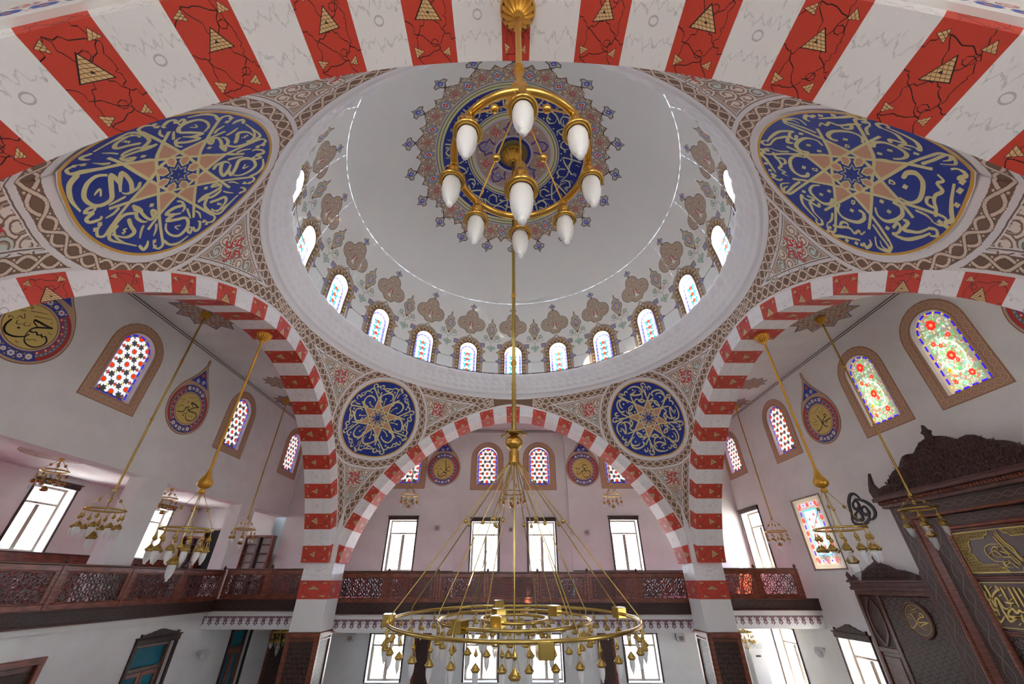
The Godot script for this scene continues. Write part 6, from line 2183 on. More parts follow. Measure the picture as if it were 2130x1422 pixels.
func lamp(parent: Node3D, at: Vector3, s: float, clear: bool, m: Material) -> void:
	var h := put("hanging_lamp", lamp_cap, m, parent)
	h.position = at
	h.scale = Vector3.ONE * s
	put("bell_and_wires", lamp_bell, m, h)
	put("glass_shade", lamp_glass_m, M.clear_glass if clear else M.lamp_glass, h)

func torus(R: float, r: float, seg := 64, sides := 10) -> ArrayMesh:
	var b := MB.new()
	var q := PackedVector3Array()
	for k in seg: q.append(Vector3(cos(TAU * k / seg) * R, 0, sin(TAU * k / seg) * R))
	b.tube(q, r, sides, true)
	return b.mesh()

func rod(a: Vector3, b: Vector3, r: float, sides := 8) -> ArrayMesh:
	var m := MB.new()
	m.tube(PackedVector3Array([a, b]), r, sides)
	return m.mesh()

func canopy(r: float, h: float) -> ArrayMesh:
	var b := MB.new()
	b.lathe(PackedVector2Array([Vector2(r * 0.92, 0), Vector2(r, -h * 0.10), Vector2(r * 0.98, -h * 0.2), Vector2(r * 0.90, -h * 0.26)]), 48)
	b.lathe(PackedVector2Array([Vector2(r * 0.92, -h * 0.22), Vector2(r * 0.86, -h * 0.42), Vector2(r * 0.62, -h * 0.66), Vector2(r * 0.34, -h * 0.8)]), 96, Vector3.ZERO, 16, 0.16)
	b.lathe(PackedVector2Array([Vector2(r * 0.36, -h * 0.78), Vector2(r * 0.22, -h * 0.86), Vector2(r * 0.30, -h * 0.93), Vector2(r * 0.2, -h), Vector2(r * 0.16, -h * 1.05)]), 24)
	return b.mesh()

# a lamp wheel on a long pole: top and foot of the pole, ring height, ring radius
func wheel(called: String, label: String, group: String, x: float, z: float, top: float, foot: float, ring_y: float, R: float, n: int, ls: float, bulb: bool, clear: bool, can := 0.16) -> void:
	var t := thing(called, label, "chandelier", group, Vector3(x, ring_y, z))
	var up := top - ring_y
	var ft := foot - ring_y
	put("canopy", canopy(can, can * 1.5), M.gold_paint, t).position = Vector3(0, up, 0)
	put("pole", rod(Vector3(0, up - can, 0), Vector3(0, ft, 0), 0.03 if bulb else 0.026, 10), M.gold_paint if bulb else M.brass, t)
	var b := MB.new()
	for f: float in [0.33, 0.66]: b.lathe(PackedVector2Array([Vector2(0.03, -0.03), Vector2(0.042, -0.012), Vector2(0.042, 0.012), Vector2(0.03, 0.03)]), 12, Vector3(0, lerpf(up, ft, f), 0))
	put("pole_collar", b.mesh(), M.gold_paint, t)
	if bulb:
		b = MB.new()
		b.lathe(PackedVector2Array([Vector2(0.034, 0.30), Vector2(0.05, 0.24), Vector2(0.075, 0.16), Vector2(0.13, 0.07), Vector2(0.155, 0.0), Vector2(0.14, -0.06), Vector2(0.09, -0.10), Vector2(0.04, -0.115), Vector2(0.045, -0.14), Vector2(0.07, -0.155), Vector2(0.07, -0.20), Vector2(0.05, -0.22), Vector2(0.0, -0.225)]), 24, Vector3(0, ft, 0))
		put("bulb_knob", b.mesh(), M.gold_paint, t)
	else:
		b = MB.new()
		b.lathe(PackedVector2Array([Vector2(0.03, 0.05), Vector2(0.045, 0.02), Vector2(0.045, -0.03), Vector2(0.02, -0.05), Vector2(0, -0.06)]), 14, Vector3(0, ft, 0))
		put("bulb_knob", b.mesh(), M.brass, t)
	var hang := ft - (0.2 if bulb else 0.05)
	put("ring", torus(R, 0.022, 48, 8), M.brass, t)
	for k in 4:
		var a := TAU * (k + 0.5) / 4
		var d := Vector3(cos(a) * R, 0, sin(a) * R)
		var s := Vector3(0, hang, 0) + d * 0.1
		b = MB.new()
		b.tube(PackedVector3Array([s, d]), 0.007, 6)
		b.lathe(PackedVector2Array([Vector2(0, 0.04), Vector2(0.028, 0.025), Vector2(0.036, 0), Vector2(0.028, -0.025), Vector2(0, -0.04)]), 10, s.lerp(d, 0.45))
		put("stay_rod", b.mesh(), M.brass, t)
	if bulb: put("stay_rod", rod(Vector3(0, hang, 0), Vector3(0, -0.12, 0), 0.007, 6), M.brass, t)
	for k in n:
		var a := TAU * (k + 0.3) / n
		lamp(t, Vector3(cos(a) * R, -0.02, sin(a) * R), ls, clear, M.brass)
	lamp(t, Vector3(0, -0.10, 0), ls * 1.35, clear, M.brass)

func build_chandeliers() -> void:
	make_lamp_meshes()
	main_chandelier()
	near_chandelier()
	var g1 := "lamp wheels hanging from the side arches"
	var g2 := "small lamp wheels hanging in the aisles"
	wheel("lamp_wheel", "gold lamp wheel with a pear-shaped knob hanging from the left striped arch", g1, -7.1, 0.25, 10.62, 6.53, 5.57, 0.48, 12, 1.25, true, false, 0.20)
	wheel("lamp_wheel", "gold lamp wheel with a pear-shaped knob hanging from the right striped arch", g1, 7.1, 0.18, 10.62, 6.56, 5.59, 0.48, 12, 1.25, true, true, 0.20)
	wheel("lamp_wheel", "small brass lamp wheel in the left aisle, hanging from the nearest painted ceiling star", g2, -9.7, -0.39, CEIL - 0.01, 6.5, 6.06, 0.38, 8, 1.15, false, false, 0.15)
	wheel("lamp_wheel", "small brass lamp wheel hanging in front of the carved niche", g2, 9.85, -0.66, CEIL - 0.01, 6.44, 6.12, 0.36, 6, 1.15, false, true, 0.15)
	wheel("lamp_wheel", "small brass lamp wheel in the far left corner beside the striped pier", g2, -10.48, -7.15, CEIL - 0.01, 6.78, 6.36, 0.38, 8, 0.95, false, true, 0.15)
	wheel("lamp_wheel", "small brass lamp wheel in the far right corner over the short balustrade", g2, 10.7, -7.95, CEIL - 0.01, 6.85, 6.36, 0.38, 8, 0.95, false, true, 0.15)
	wheel("lamp_wheel", "small brass lamp wheel in the far aisle left of the great chandelier's rods", g2, -4.77, -9.4, CEIL, 8.45, 8.03, 0.38, 8, 1.0, false, true, 0.15)
	wheel("lamp_wheel", "brass lamp wheel in the far aisle behind the great chandelier's rods", g2, -0.05, -9.4, CEIL - 0.01, 8.75, 8.13, 0.58, 10, 1.2, false, true, 0.18)
	wheel("lamp_wheel", "small brass lamp wheel in the far aisle right of the great chandelier's rods", g2, 4.57, -9.4, CEIL, 8.45, 8.03, 0.38, 6, 1.0, false, true, 0.15)
	wheel("lamp_wheel", "short brass lamp wheel under the gallery behind the far left pier", g2, -9.1, -9.4, 3.16, 3.06, 2.95, 0.30, 7, 0.95, false, true, 0.10)
	wheel("lamp_wheel", "short brass lamp wheel under the gallery behind the far right pier", g2, 9.04, -9.4, 3.18, 3.06, 2.95, 0.30, 7, 0.95, false, true, 0.10)
	wheel("lamp_wheel", "short brass lamp wheel under the side gallery ceiling, seen through the second opening", g2, -13.2, -6.2, 7.74, 7.66, 7.32, 0.30, 6, 1.0, false, true, 0.10)
	wheel("lamp_wheel", "short brass lamp wheel under the side gallery ceiling, seen through the nearest opening", g2, -13.2, -1.9, 7.74, 7.66, 7.32, 0.30, 6, 1.0, false, true, 0.10)

func main_chandelier() -> void:
	var t := thing("great_chandelier", "great brass chandelier of three rings of lamps hanging from the centre of the dome", "chandelier", "", Vector3.ZERO)
	put("canopy", canopy(0.46, 0.55), M.gold_paint, t).position = Vector3(0, 19.62, 0)
	put("pole", rod(Vector3(0, 19.2, 0), Vector3(0, 7.75, 0), 0.055, 14), M.brass, t)
	var b := MB.new()
	for y: float in [17.0, 14.6, 12.2, 9.8]:
		b.lathe(PackedVector2Array([Vector2(0.055, -0.08), Vector2(0.075, -0.05), Vector2(0.08, 0), Vector2(0.075, 0.05), Vector2(0.055, 0.08)]), 16, Vector3(0, y, 0))
	put("pole_collar", b.mesh(), M.gold_paint, t)
	b = MB.new()
	for k in 5:
		for j in 40:
			var a := TAU * (k / 5.0 + j / 26.0)
			var e := TAU * (k / 5.0 + (j + 1) / 26.0)
			var y := 8.0 + j * 0.03
			b.tube(PackedVector3Array([Vector3(cos(a) * 0.056, y, sin(a) * 0.056), Vector3(cos(e) * 0.056, y + 0.03, sin(e) * 0.056)]), 0.008, 4)
	put("twisted_sleeve", b.mesh(), M.brass, t)
	b = MB.new()
	b.box(Vector3(0, 7.80, 0), Vector3(0.42, 0.035, 0.42), Basis.IDENTITY, 0.01)
	b.box(Vector3(0, 7.745, 0), Vector3(0.50, 0.04, 0.50), Basis(Vector3.UP, 0.5), 0.01)
	put("square_plate", b.mesh(), M.brass, t)
	b = MB.new()
	b.lathe(PackedVector2Array([Vector2(0.07, 7.72), Vector2(0.12, 7.70), Vector2(0.20, 7.62), Vector2(0.215, 7.54), Vector2(0.19, 7.46), Vector2(0.11, 7.39), Vector2(0.075, 7.36), Vector2(0.12, 7.33), Vector2(0.12, 7.10), Vector2(0.14, 7.08), Vector2(0.14, 7.02), Vector2(0.07, 7.0), Vector2(0.0, 6.98)]), 28)
	put("ball_knob", b.mesh(), M.gold, t)
	put("inner_rod", rod(Vector3(0, 7.0, 0), Vector3(0, 3.45, 0), 0.018, 8), M.brass, t)
	var cy := 3.98
	var tilt := 2.7
	# the wheel hangs a little lower on the viewer's side
	var rot := Basis(Vector3.RIGHT, deg_to_rad(tilt))
	var o := Vector3(0, cy, 0)
	var rad := [2.45, 1.5, 0.66]
	for k in 3:
		var r := put("ring", torus(rad[k], 0.032 if k == 0 else 0.03, 96, 10), M.brass, t)
		r.transform = Transform3D(rot, o)
	var n := [40, 26, 14]
	for k in 3:
		for i in n[k]:
			var a: float = TAU * (i + (0.5 if k == 0 else 0.3)) / n[k] + PI / 2
			lamp(t, o + rot * Vector3(cos(a) * rad[k], 0, sin(a) * rad[k]) - Vector3(0, 0.02, 0), 1.0, false, M.brass)
	lamp(t, Vector3(0, 3.62, 0), 1.75, true, M.brass)
	for q: Array in [[0, 8, 0.13, 0.0], [1, 6, 0.11, 0.35]]:
		for i in q[1]:
			var a: float = TAU * (i + 0.5) / q[1] + q[3]
			var e: Vector3 = o + rot * Vector3(cos(a) * rad[q[0]], 0.0, sin(a) * rad[q[0]])
			var s := Vector3(cos(a) * q[2], 7.06, sin(a) * q[2])
			b = MB.new()
			b.tube(PackedVector3Array([s, e + Vector3(0, 0.12, 0), e]), 0.012, 6)
			b.lathe(PackedVector2Array([Vector2(0, 0.055), Vector2(0.036, 0.035), Vector2(0.046, 0), Vector2(0.036, -0.035), Vector2(0, -0.055)]), 12, s.lerp(e, 0.43))
			put("stay_rod", b.mesh(), M.brass, t)
	for q: Array in [[0, 172.0], [0, -20.0], [0, -99.0], [0, 80.0], [1, 130.0], [1, -52.0], [2, 118.0], [2, -120.0]]:
		var a := deg_to_rad(q[1])
		b = MB.new()
		b.box(Vector3.ZERO, Vector3(0.22, 0.2, 0.24), Basis.IDENTITY, 0.012)
		var x := put("junction_box", b.mesh(), M.brass, t)
		x.transform = Transform3D(rot * Basis(Vector3.UP, -a), o + rot * Vector3(cos(a) * rad[q[0]], 0.02 if q[1] != 80.0 else -0.10, sin(a) * rad[q[0]]))

func near_chandelier() -> void:
	var c := Vector3(0.02, 7.42, 7.65)
	var t := thing("ring_chandelier", "gold ring chandelier of nine white lamps hanging from the near arch, close overhead", "chandelier", "", c)
	put("canopy", canopy(0.215, 0.30), M.gold_paint, t).position = Vector3(0, 3.08, 0)
	put("pole", rod(Vector3(0, 2.85, 0), Vector3(0, 0.95, 0), 0.033, 14), M.gold_paint, t)
	var b := MB.new()
	b.lathe(PackedVector2Array([Vector2(0.033, 1.62), Vector2(0.05, 1.60), Vector2(0.052, 1.56), Vector2(0.044, 1.54), Vector2(0.055, 1.50), Vector2(0.033, 1.47)]), 16)
	put("pole_collar", b.mesh(), M.gold_paint, t)
	b = MB.new()
	b.lathe(PackedVector2Array([Vector2(0.034, 1.14), Vector2(0.075, 1.12), Vector2(0.125, 1.05), Vector2(0.145, 0.96), Vector2(0.13, 0.88), Vector2(0.08, 0.81), Vector2(0.03, 0.79)]), 96, Vector3.ZERO, 8, 0.14)
	put("melon_knob", b.mesh(), M.gold_paint, t)
	put("inner_rod", rod(Vector3(0, 0.82, 0), Vector3(0, -0.05, 0), 0.008, 8), M.gold, t)
	put("ring", torus(0.525, 0.030, 96, 14), M.gold, t)
	for k in 4:
		var a := TAU * (k + 0.5) / 4
		var d := Vector3(cos(a) * 0.525, 0, sin(a) * 0.525)
		var s := Vector3(cos(a) * 0.05, 0.82, sin(a) * 0.05)
		b = MB.new()
		b.tube(PackedVector3Array([s, d]), 0.008, 8)
		b.lathe(PackedVector2Array([Vector2(0, 0.035), Vector2(0.022, 0.03), Vector2(0.036, 0.012), Vector2(0.036, -0.012), Vector2(0.022, -0.03), Vector2(0, -0.035)]), 16, s.lerp(d, 0.52))
		put("stay_rod", b.mesh(), M.gold, t)
	# bigger lamps of its own pattern
	var cap := MB.new()
	cap.lathe(PackedVector2Array([Vector2(0.0, -0.02), Vector2(0.02, -0.03), Vector2(0.045, -0.055), Vector2(0.05, -0.08), Vector2(0.034, -0.105), Vector2(0.03, -0.12), Vector2(0.05, -0.14), Vector2(0.08, -0.165), Vector2(0.082, -0.18), Vector2(0.098, -0.19), Vector2(0.102, -0.205), Vector2(0.096, -0.215), Vector2(0.078, -0.222), Vector2(0.07, -0.21)]), 32)
	var gl := MB.new()
	gl.lathe(PackedVector2Array([Vector2(0.062, -0.205), Vector2(0.069, -0.24), Vector2(0.069, -0.30), Vector2(0.062, -0.36), Vector2(0.048, -0.41), Vector2(0.028, -0.445), Vector2(0.021, -0.452), Vector2(0.026, -0.464), Vector2(0.02, -0.48), Vector2(0.0, -0.486)]), 28)
	var hk := MB.new()
	var chain := PackedVector3Array()
	hk.tube(PackedVector3Array([Vector3(0, 0.03, 0), Vector3(0, -0.03, 0)]), 0.005, 6)
	for k in 3:
		var d := Vector3(cos(TAU * k / 3), 0, sin(TAU * k / 3))
		hk.tube(PackedVector3Array([d * 0.045 + Vector3(0, -0.07, 0), d * 0.088 + Vector3(0, -0.13, 0), d * 0.1 + Vector3(0, -0.2, 0)]), 0.004, 5)
	hk.lathe(PackedVector2Array([Vector2(0.034, -0.03), Vector2(0.037, 0), Vector2(0.034, 0.03)]), 12)
	var cm := cap.mesh()
	var gm := gl.mesh()
	var hm := hk.mesh()
	for k in 9:
		var a := TAU * k / 8 + PI / 2
		var l := put("hanging_lamp", cm, M.gold, t)
		l.position = Vector3(cos(a) * 0.525, -0.03, sin(a) * 0.525) if k < 8 else Vector3(0, -0.08, 0)
		if k == 8: l.scale = Vector3.ONE * 1.28
		put("hook_and_chains", hm, M.gold, l)
		put("glass_shade", gm, M.lamp_glass, l)

# ------------------------------------------------------------------ woodwork
func ribbon(m: MB, pts: PackedVector2Array, w: float, z0: float, z1: float, taper := 0.5) -> void:
	# a raised stroke lying on the x-y plane from z0 to z1
	var c := Cv.new(4, 4, Color.WHITE)
	var s := c.spline(pts, false, 4)
	var n := s.size()
	var wd := func(i: int) -> float:
		var f := float(i) / maxf(1.0, n - 1)
		var d := (s[mini(i + 1, n - 1)] - s[maxi(i - 1, 0)]).normalized()
		return w * (0.6 + 0.4 * absf(d.cross(Vector2(0.6, 0.8)))) * lerpf(1.0, taper, smoothstep(0.6, 1.0, f)) * lerpf(0.6, 1.0, smoothstep(0.0, 0.12, f))
	var P := func(p: Vector2, z: float) -> Vector3: return Vector3(p.x, p.y, z)
	for i in n - 1:
		var d0 := (s[mini(i + 1, n - 1)] - s[maxi(i - 1, 0)]).normalized()
		var d1 := (s[mini(i + 2, n - 1)] - s[i]).normalized()
		var a0: Vector2 = Vector2(-d0.y, d0.x) * wd.call(i) * 0.5
		var a1: Vector2 = Vector2(-d1.y, d1.x) * wd.call(i + 1) * 0.5
		m.quad(P.call(s[i] + a0, z1), P.call(s[i + 1] + a1, z1), P.call(s[i + 1] - a1, z1), P.call(s[i] - a0, z1), Vector3.BACK)
		for sg: float in [-1.0, 1.0]:
			m.quad(P.call(s[i] + a0 * sg, z0), P.call(s[i + 1] + a1 * sg, z0), P.call(s[i + 1] + a1 * sg, z1), P.call(s[i] + a0 * sg, z1), P.call(a0.normalized() * sg, 0.0))

func strokes(words: Array, k: float, w: float, o: Vector2, z0: float, z1: float) -> ArrayMesh:
	var m := MB.new()
	for wd: Array in words:
		var q := PackedVector2Array()
		for i in range(1, wd.size(), 2): q.append(Vector2(wd[i], wd[i + 1]) * k + o)
		ribbon(m, q, w * wd[0], z0, z1)
	return m.mesh()

func band(b: MB, x0: float, x1: float, y0: float, y1: float, z: float, along_y: bool, unit: float) -> void:
	# a flat strip carrying one width of pattern, repeated every «unit» along it
	var a := Vector3(x0, y0, z)
	var c := Vector3(x1, y0, z)
	var d := Vector3(x1, y1, z)
	var e := Vector3(x0, y1, z)
	if along_y:
		b.quad(a, c, d, e, Vector3.BACK, Rect2(0, 0, 1, (y1 - y0) / unit))
	else:
		b.tri(a, c, d, Vector3.BACK, Vector3.BACK, Vector3.BACK, Vector2(0, 0), Vector2(0, (x1 - x0) / unit), Vector2(1, (x1 - x0) / unit))
		b.tri(a, d, e, Vector3.BACK, Vector3.BACK, Vector3.BACK, Vector2(0, 0), Vector2(1, (x1 - x0) / unit), Vector2(1, 0))

func crest_panel(w: float, prof: Array, lobe: float, thick: float) -> ArrayMesh:
	# a scalloped board: prof holds (distance from the middle, height) pairs
	var q := PackedVector2Array([Vector2(-w, 0), Vector2(w, 0)])
	var n := 96
	for k in n + 1:
		var x := w - 2.0 * w * k / n
		var y := 0.0
		for i in range(0, prof.size() - 2, 2):
			if absf(x) >= prof[i] and absf(x) <= prof[i + 2]:
				y = lerpf(prof[i + 1], prof[i + 3], (absf(x) - prof[i]) / (prof[i + 2] - prof[i]))
		y += lobe * (absf(sin(x * 5.2)) - 0.5)
		q.append(Vector2(x, maxf(y, 0.02)))
	var b := MB.new()
	b.prism(q, Vector3.ZERO, Vector3.RIGHT, Vector3.UP, thick, Rect2(0, 0, 0.42, 0.42))
	return b.mesh()

func curls(w: float, prof: Array, r0: float, z: float, seed_: int) -> ArrayMesh:
	# carved leaf curls lying on a crest
	var b := MB.new()
	var r := RandomNumberGenerator.new()
	r.seed = seed_
	var x := -w + r0
	while x < w - r0 * 0.6:
		var hgt := 0.0
		for i in range(0, prof.size() - 2, 2):
			if absf(x) >= prof[i] and absf(x) <= prof[i + 2]: hgt = lerpf(prof[i + 1], prof[i + 3], (absf(x) - prof[i]) / (prof[i + 2] - prof[i]))
		var y := r0 * 0.9
		var row := 0
		while y < hgt - r0 * 0.25:
			var rr := r0 * r.randf_range(0.85, 1.1)
			var q := PackedVector3Array()
			var hand := (1.0 if x > 0.0 else -1.0) * (1.0 if row % 2 == 0 else -1.0)
			var t0 := r.randf() * TAU
			for k in 13:
				var f := k / 12.0
				var a := t0 + hand * f * TAU * 1.2
				q.append(Vector3(x + cos(a) * rr * (1.0 - 0.75 * f), y + sin(a) * rr * (1.0 - 0.75 * f), z + 0.012))
			b.tube(q, rr * 0.15, 6, false, rr * 0.10)
			for k in 3:
				var a := t0 + k * 2.1
				var p := Vector3(x + cos(a) * rr, y + sin(a) * rr, z + 0.008)
				b.tube(PackedVector3Array([p, p + Vector3(cos(a + 0.9), sin(a + 0.9), 0) * rr * 0.55]), rr * 0.14, 5, false, rr * 0.04)
			y += r0 * 1.75
			row += 1
		x += r0 * 1.8
	return b.mesh()

func build_woodwork() -> void:
	build_niche()
	build_side_panel()
	build_doors()
	build_shelves()

func on_right(o: Node3D, z: float) -> void:
	o.transform = Transform3D(Basis(Vector3.BACK, Vector3.UP, Vector3.LEFT), Vector3(HALL, 0, z))

func build_niche() -> void:
	var t := thing("carved_niche", "huge dark carved wooden prayer niche with gold lettering on the right wall", "mihrab")
	on_right(t, -0.38)
	var b := MB.new()
	b.box(Vector3(0, 3.1, 0.05), Vector3(4.36, 6.2, 0.10))
	put("backing", b.mesh(), M.wood_dark, t)
	# nested carved bands
	var outer := MB.new()
	var inner := MB.new()
	for s: float in [-1.0, 1.0]:
		outer.box(Vector3(s * 2.0, 3.2, 0.14), Vector3(0.42, 6.42, 0.30), Basis.IDENTITY, 0.01)
		inner.box(Vector3(s * 1.33, 3.0, 0.07), Vector3(0.50, 6.0, 0.16), Basis.IDENTITY, 0.01)
	outer.box(Vector3(0, 6.27, 0.14), Vector3(4.4, 0.30, 0.30), Basis.IDENTITY, 0.01)
	inner.box(Vector3(0, 5.92, 0.07), Vector3(3.2, 0.26, 0.16), Basis.IDENTITY, 0.01)
	put("outer_frame", outer.mesh(), M.wood_dark, t)
	put("inner_frame", inner.mesh(), M.wood_dark, t)
	var co := MB.new()
	var ci := MB.new()
	for s: float in [-1.0, 1.0]:
		band(co, s * 2.0 - 0.2, s * 2.0 + 0.2, 0.2, 6.4, 0.293, true, 0.8)
		band(ci, s * 1.33 - 0.24, s * 1.33 + 0.24, 0.2, 6.0, 0.153, true, 0.96)
	band(co, -1.78, 1.78, 6.13, 6.41, 0.293, false, 0.56)
	band(ci, -1.08, 1.08, 5.80, 6.04, 0.153, false, 0.48)
	put("carved_band", co.mesh(), M.carved_braid, t)
	put("carved_band", ci.mesh(), M.carved_braid, t)
	# red mouldings
	var mo := MB.new()
	for s: float in [-1.0, 1.0]:
		mo.tube(PackedVector3Array([Vector3(s * 1.75, 0.2, 0.26), Vector3(s * 1.75, 6.10, 0.26)]), 0.05, 10)
		mo.quad(Vector3(s * 1.71, 0.2, 0.25), Vector3(s * 1.58, 0.2, 0.14), Vector3(s * 1.58, 6.06, 0.14), Vector3(s * 1.71, 6.06, 0.25), Vector3(-s, 0, 1).normalized())
		mo.tube(PackedVector3Array([Vector3(s * 1.03, 0.2, 0.15), Vector3(s * 1.03, 5.76, 0.15)]), 0.065, 10)
	mo.tube(PackedVector3Array([Vector3(-1.75, 6.10, 0.26), Vector3(1.75, 6.10, 0.26)]), 0.04, 10)
	mo.tube(PackedVector3Array([Vector3(-1.03, 5.77, 0.15), Vector3(1.03, 5.77, 0.15)]), 0.045, 10)
	for y: float in [5.70, 4.70, 4.655, 3.66, 3.60]: mo.box(Vector3(0, y, 0.12), Vector3(1.96, 0.035, 0.06), Basis.IDENTITY, 0.01)
	put("red_moulding", mo.mesh(), M.wood_red, t)
	b = MB.new()
	for k in 50:
		for y: float in [4.745, 3.63]: b.box(Vector3(-0.97 + k * 0.0396, y, 0.13), Vector3(0.022, 0.04, 0.04), Basis(Vector3(0, 0, 1), 0.5))
	for k in 88:
		for s: float in [-1.0, 1.0]: b.box(Vector3(s * 2.235, 0.2 + k * 0.07, 0.2), Vector3(0.03, 0.045, 0.05), Basis(Vector3(0, 0, 1), 0.4 * s))
	put("bead_row", b.mesh(), M.wood_brown, t)
	# cornice and crest
	b = MB.new()
	b.box(Vector3(0, 6.46, 0.21), Vector3(4.6, 0.09, 0.42), Basis.IDENTITY, 0.015)
	b.box(Vector3(0, 6.56, 0.22), Vector3(4.7, 0.12, 0.40), Basis.IDENTITY, 0.015)
	b.box(Vector3(0, 6.66, 0.26), Vector3(4.86, 0.10, 0.50), Basis.IDENTITY, 0.015)
	b.box(Vector3(0, 6.73, 0.24), Vector3(4.8, 0.05, 0.46), Basis.IDENTITY, 0.015)
	put("cornice", b.mesh(), M.wood_dark, t)
	b = MB.new()
	for k in 58: b.lathe(PackedVector2Array([Vector2(0, 0.05), Vector2(0.028, 0.03), Vector2(0.034, 0), Vector2(0.028, -0.03), Vector2(0, -0.05)]), 8, Vector3(-2.31 + k * 0.081, 6.56, 0.425))
	put("bead_row", b.mesh(), M.wood_red, t)
	var prof := [0.0, 1.12, 0.25, 0.98, 0.5, 0.88, 0.95, 0.78, 1.3, 0.58, 1.7, 0.34, 2.1, 0.16, 2.3, 0.06]
	put("crest", crest_panel(2.28, prof, 0.09, 0.09), M.carved, t).position = Vector3(0, 6.75, 0.30)
	put("crest_curls", curls(2.2, prof, 0.115, 0.09, 3), M.wood_dark, t).position = Vector3(0, 6.75, 0.30)
	b = MB.new()
	for s: float in [-1.0, 1.0]:
		b.prism(PackedVector2Array([Vector2(-0.12, 0), Vector2(0.12, 0), Vector2(0.16, 0.2), Vector2(0.06, 0.36), Vector2(0.10, 0.66), Vector2(-0.06, 0.40), Vector2(-0.16, 0.18)]) if s < 0 else PackedVector2Array([Vector2(-0.12, 0), Vector2(0.12, 0), Vector2(0.16, 0.18), Vector2(0.06, 0.40), Vector2(-0.10, 0.66), Vector2(-0.06, 0.36), Vector2(-0.16, 0.2)]), Vector3(s * 2.32, 6.75, 0.34), Vector3.RIGHT, Vector3.UP, 0.08, Rect2(0, 0, 0.3, 0.3))
	b.prism(PackedVector2Array([Vector2(-0.10, 0), Vector2(0.10, 0), Vector2(0.07, 0.1), Vector2(0.12, 0.18), Vector2(0.05, 0.24), Vector2(0, 0.36), Vector2(-0.05, 0.24), Vector2(-0.12, 0.18), Vector2(-0.07, 0.1)]), Vector3(0, 7.78, 0.32), Vector3.RIGHT, Vector3.UP, 0.08, Rect2(0, 0, 0.3, 0.3))
	put("corner_leaf", b.mesh(), M.carved, t)
	# panel with the knotted monogram and gold corners
	b = MB.new()
	b.box(Vector3(0, 5.215, 0.11), Vector3(1.98, 0.90, 0.04))
	put("monogram_panel", b.mesh(), M.niche_panel, t)
	b = MB.new()
	for y: float in [4.79, 5.645]: b.box(Vector3(0, y, 0.137), Vector3(1.94, 0.016, 0.012))
	for x: float in [-0.965, 0.965]: b.box(Vector3(x, 5.217, 0.137), Vector3(0.016, 0.87, 0.012))
	for sx: float in [-1.0, 1.0]:
		for sy: float in [-1.0, 1.0]:
			var q := PackedVector2Array()
			for p: Vector2 in [Vector2(-0.95, 0.42), Vector2(-0.14, 0.42), Vector2(-0.18, 0.34), Vector2(-0.26, 0.32), Vector2(-0.29, 0.27), Vector2(-0.60, 0.27), Vector2(-0.70, 0.19), Vector2(-0.72, 0.05), Vector2(-0.80, 0.0), Vector2(-0.95, 0.0)]: q.append(Vector2(p.x * -sx, p.y * sy))
			q.append(q[0])
			for i in q.size() - 1: b.bar(Vector3(q[i].x, 5.217 + q[i].y, 0.138), Vector3(q[i + 1].x, 5.217 + q[i + 1].y, 0.138), 0.014, 0.016, Vector3.BACK)
			var poly := q.slice(0, q.size() - 1)
			for j in 8:
				for i in 16:
					var p := Vector2((-0.93 + i * 0.055 + 0.0275 * (j & 1)) * -sx, (0.40 - j * 0.055) * sy)
					if Geometry2D.is_point_in_polygon(p, poly):
						var tr := PackedVector3Array()
						for k in 8:
							var a := TAU * k / 8 * 1.2 + i + j
							tr.append(Vector3(p.x + cos(a) * 0.026 * (1.0 - k * 0.08), 5.217 + p.y + sin(a) * 0.026 * (1.0 - k * 0.08), 0.138))
						b.tube(tr, 0.0075, 4)
	put("gold_corners", b.mesh(), M.gold_leaf, t)
	put("gold_monogram", strokes(TUGHRA, 0.01, 0.0042, Vector2(-0.17, 5.2), 0.13, 0.152), M.gold_leaf, t)
	# verse panel
	b = MB.new()
	b.box(Vector3(0, 4.165, 0.11), Vector3(1.98, 0.90, 0.04))
	put("verse_panel", b.mesh(), M.niche_panel, t)
	b = MB.new()
	for y: float in [3.735, 4.595]: b.box(Vector3(0, y, 0.137), Vector3(1.94, 0.016, 0.012))
	for x: float in [-0.965, 0.965]: b.box(Vector3(x, 4.165, 0.137), Vector3(0.016, 0.87, 0.012))
	put("gold_frame", b.mesh(), M.gold_leaf, t)
	put("gold_verse", strokes(VERSE, 0.01, 0.0072, Vector2(-0.17, 4.1), 0.13, 0.152), M.gold_leaf, t)
	put("gold_verse", strokes(VERSE, 0.01, 0.0072, Vector2(0.80, 4.1), 0.13, 0.152), M.gold_leaf, t)
	# star lattice below
	b = MB.new()
	b.quad(Vector3(-0.98, 0.1, 0.11), Vector3(0.98, 0.1, 0.11), Vector3(0.98, 3.56, 0.11), Vector3(-0.98, 3.56, 0.11), Vector3.BACK, Rect2(0, 0, 1.96 / 0.26, 3.46 / 0.26))
	put("star_lattice", b.mesh(), M.star_lattice, t)

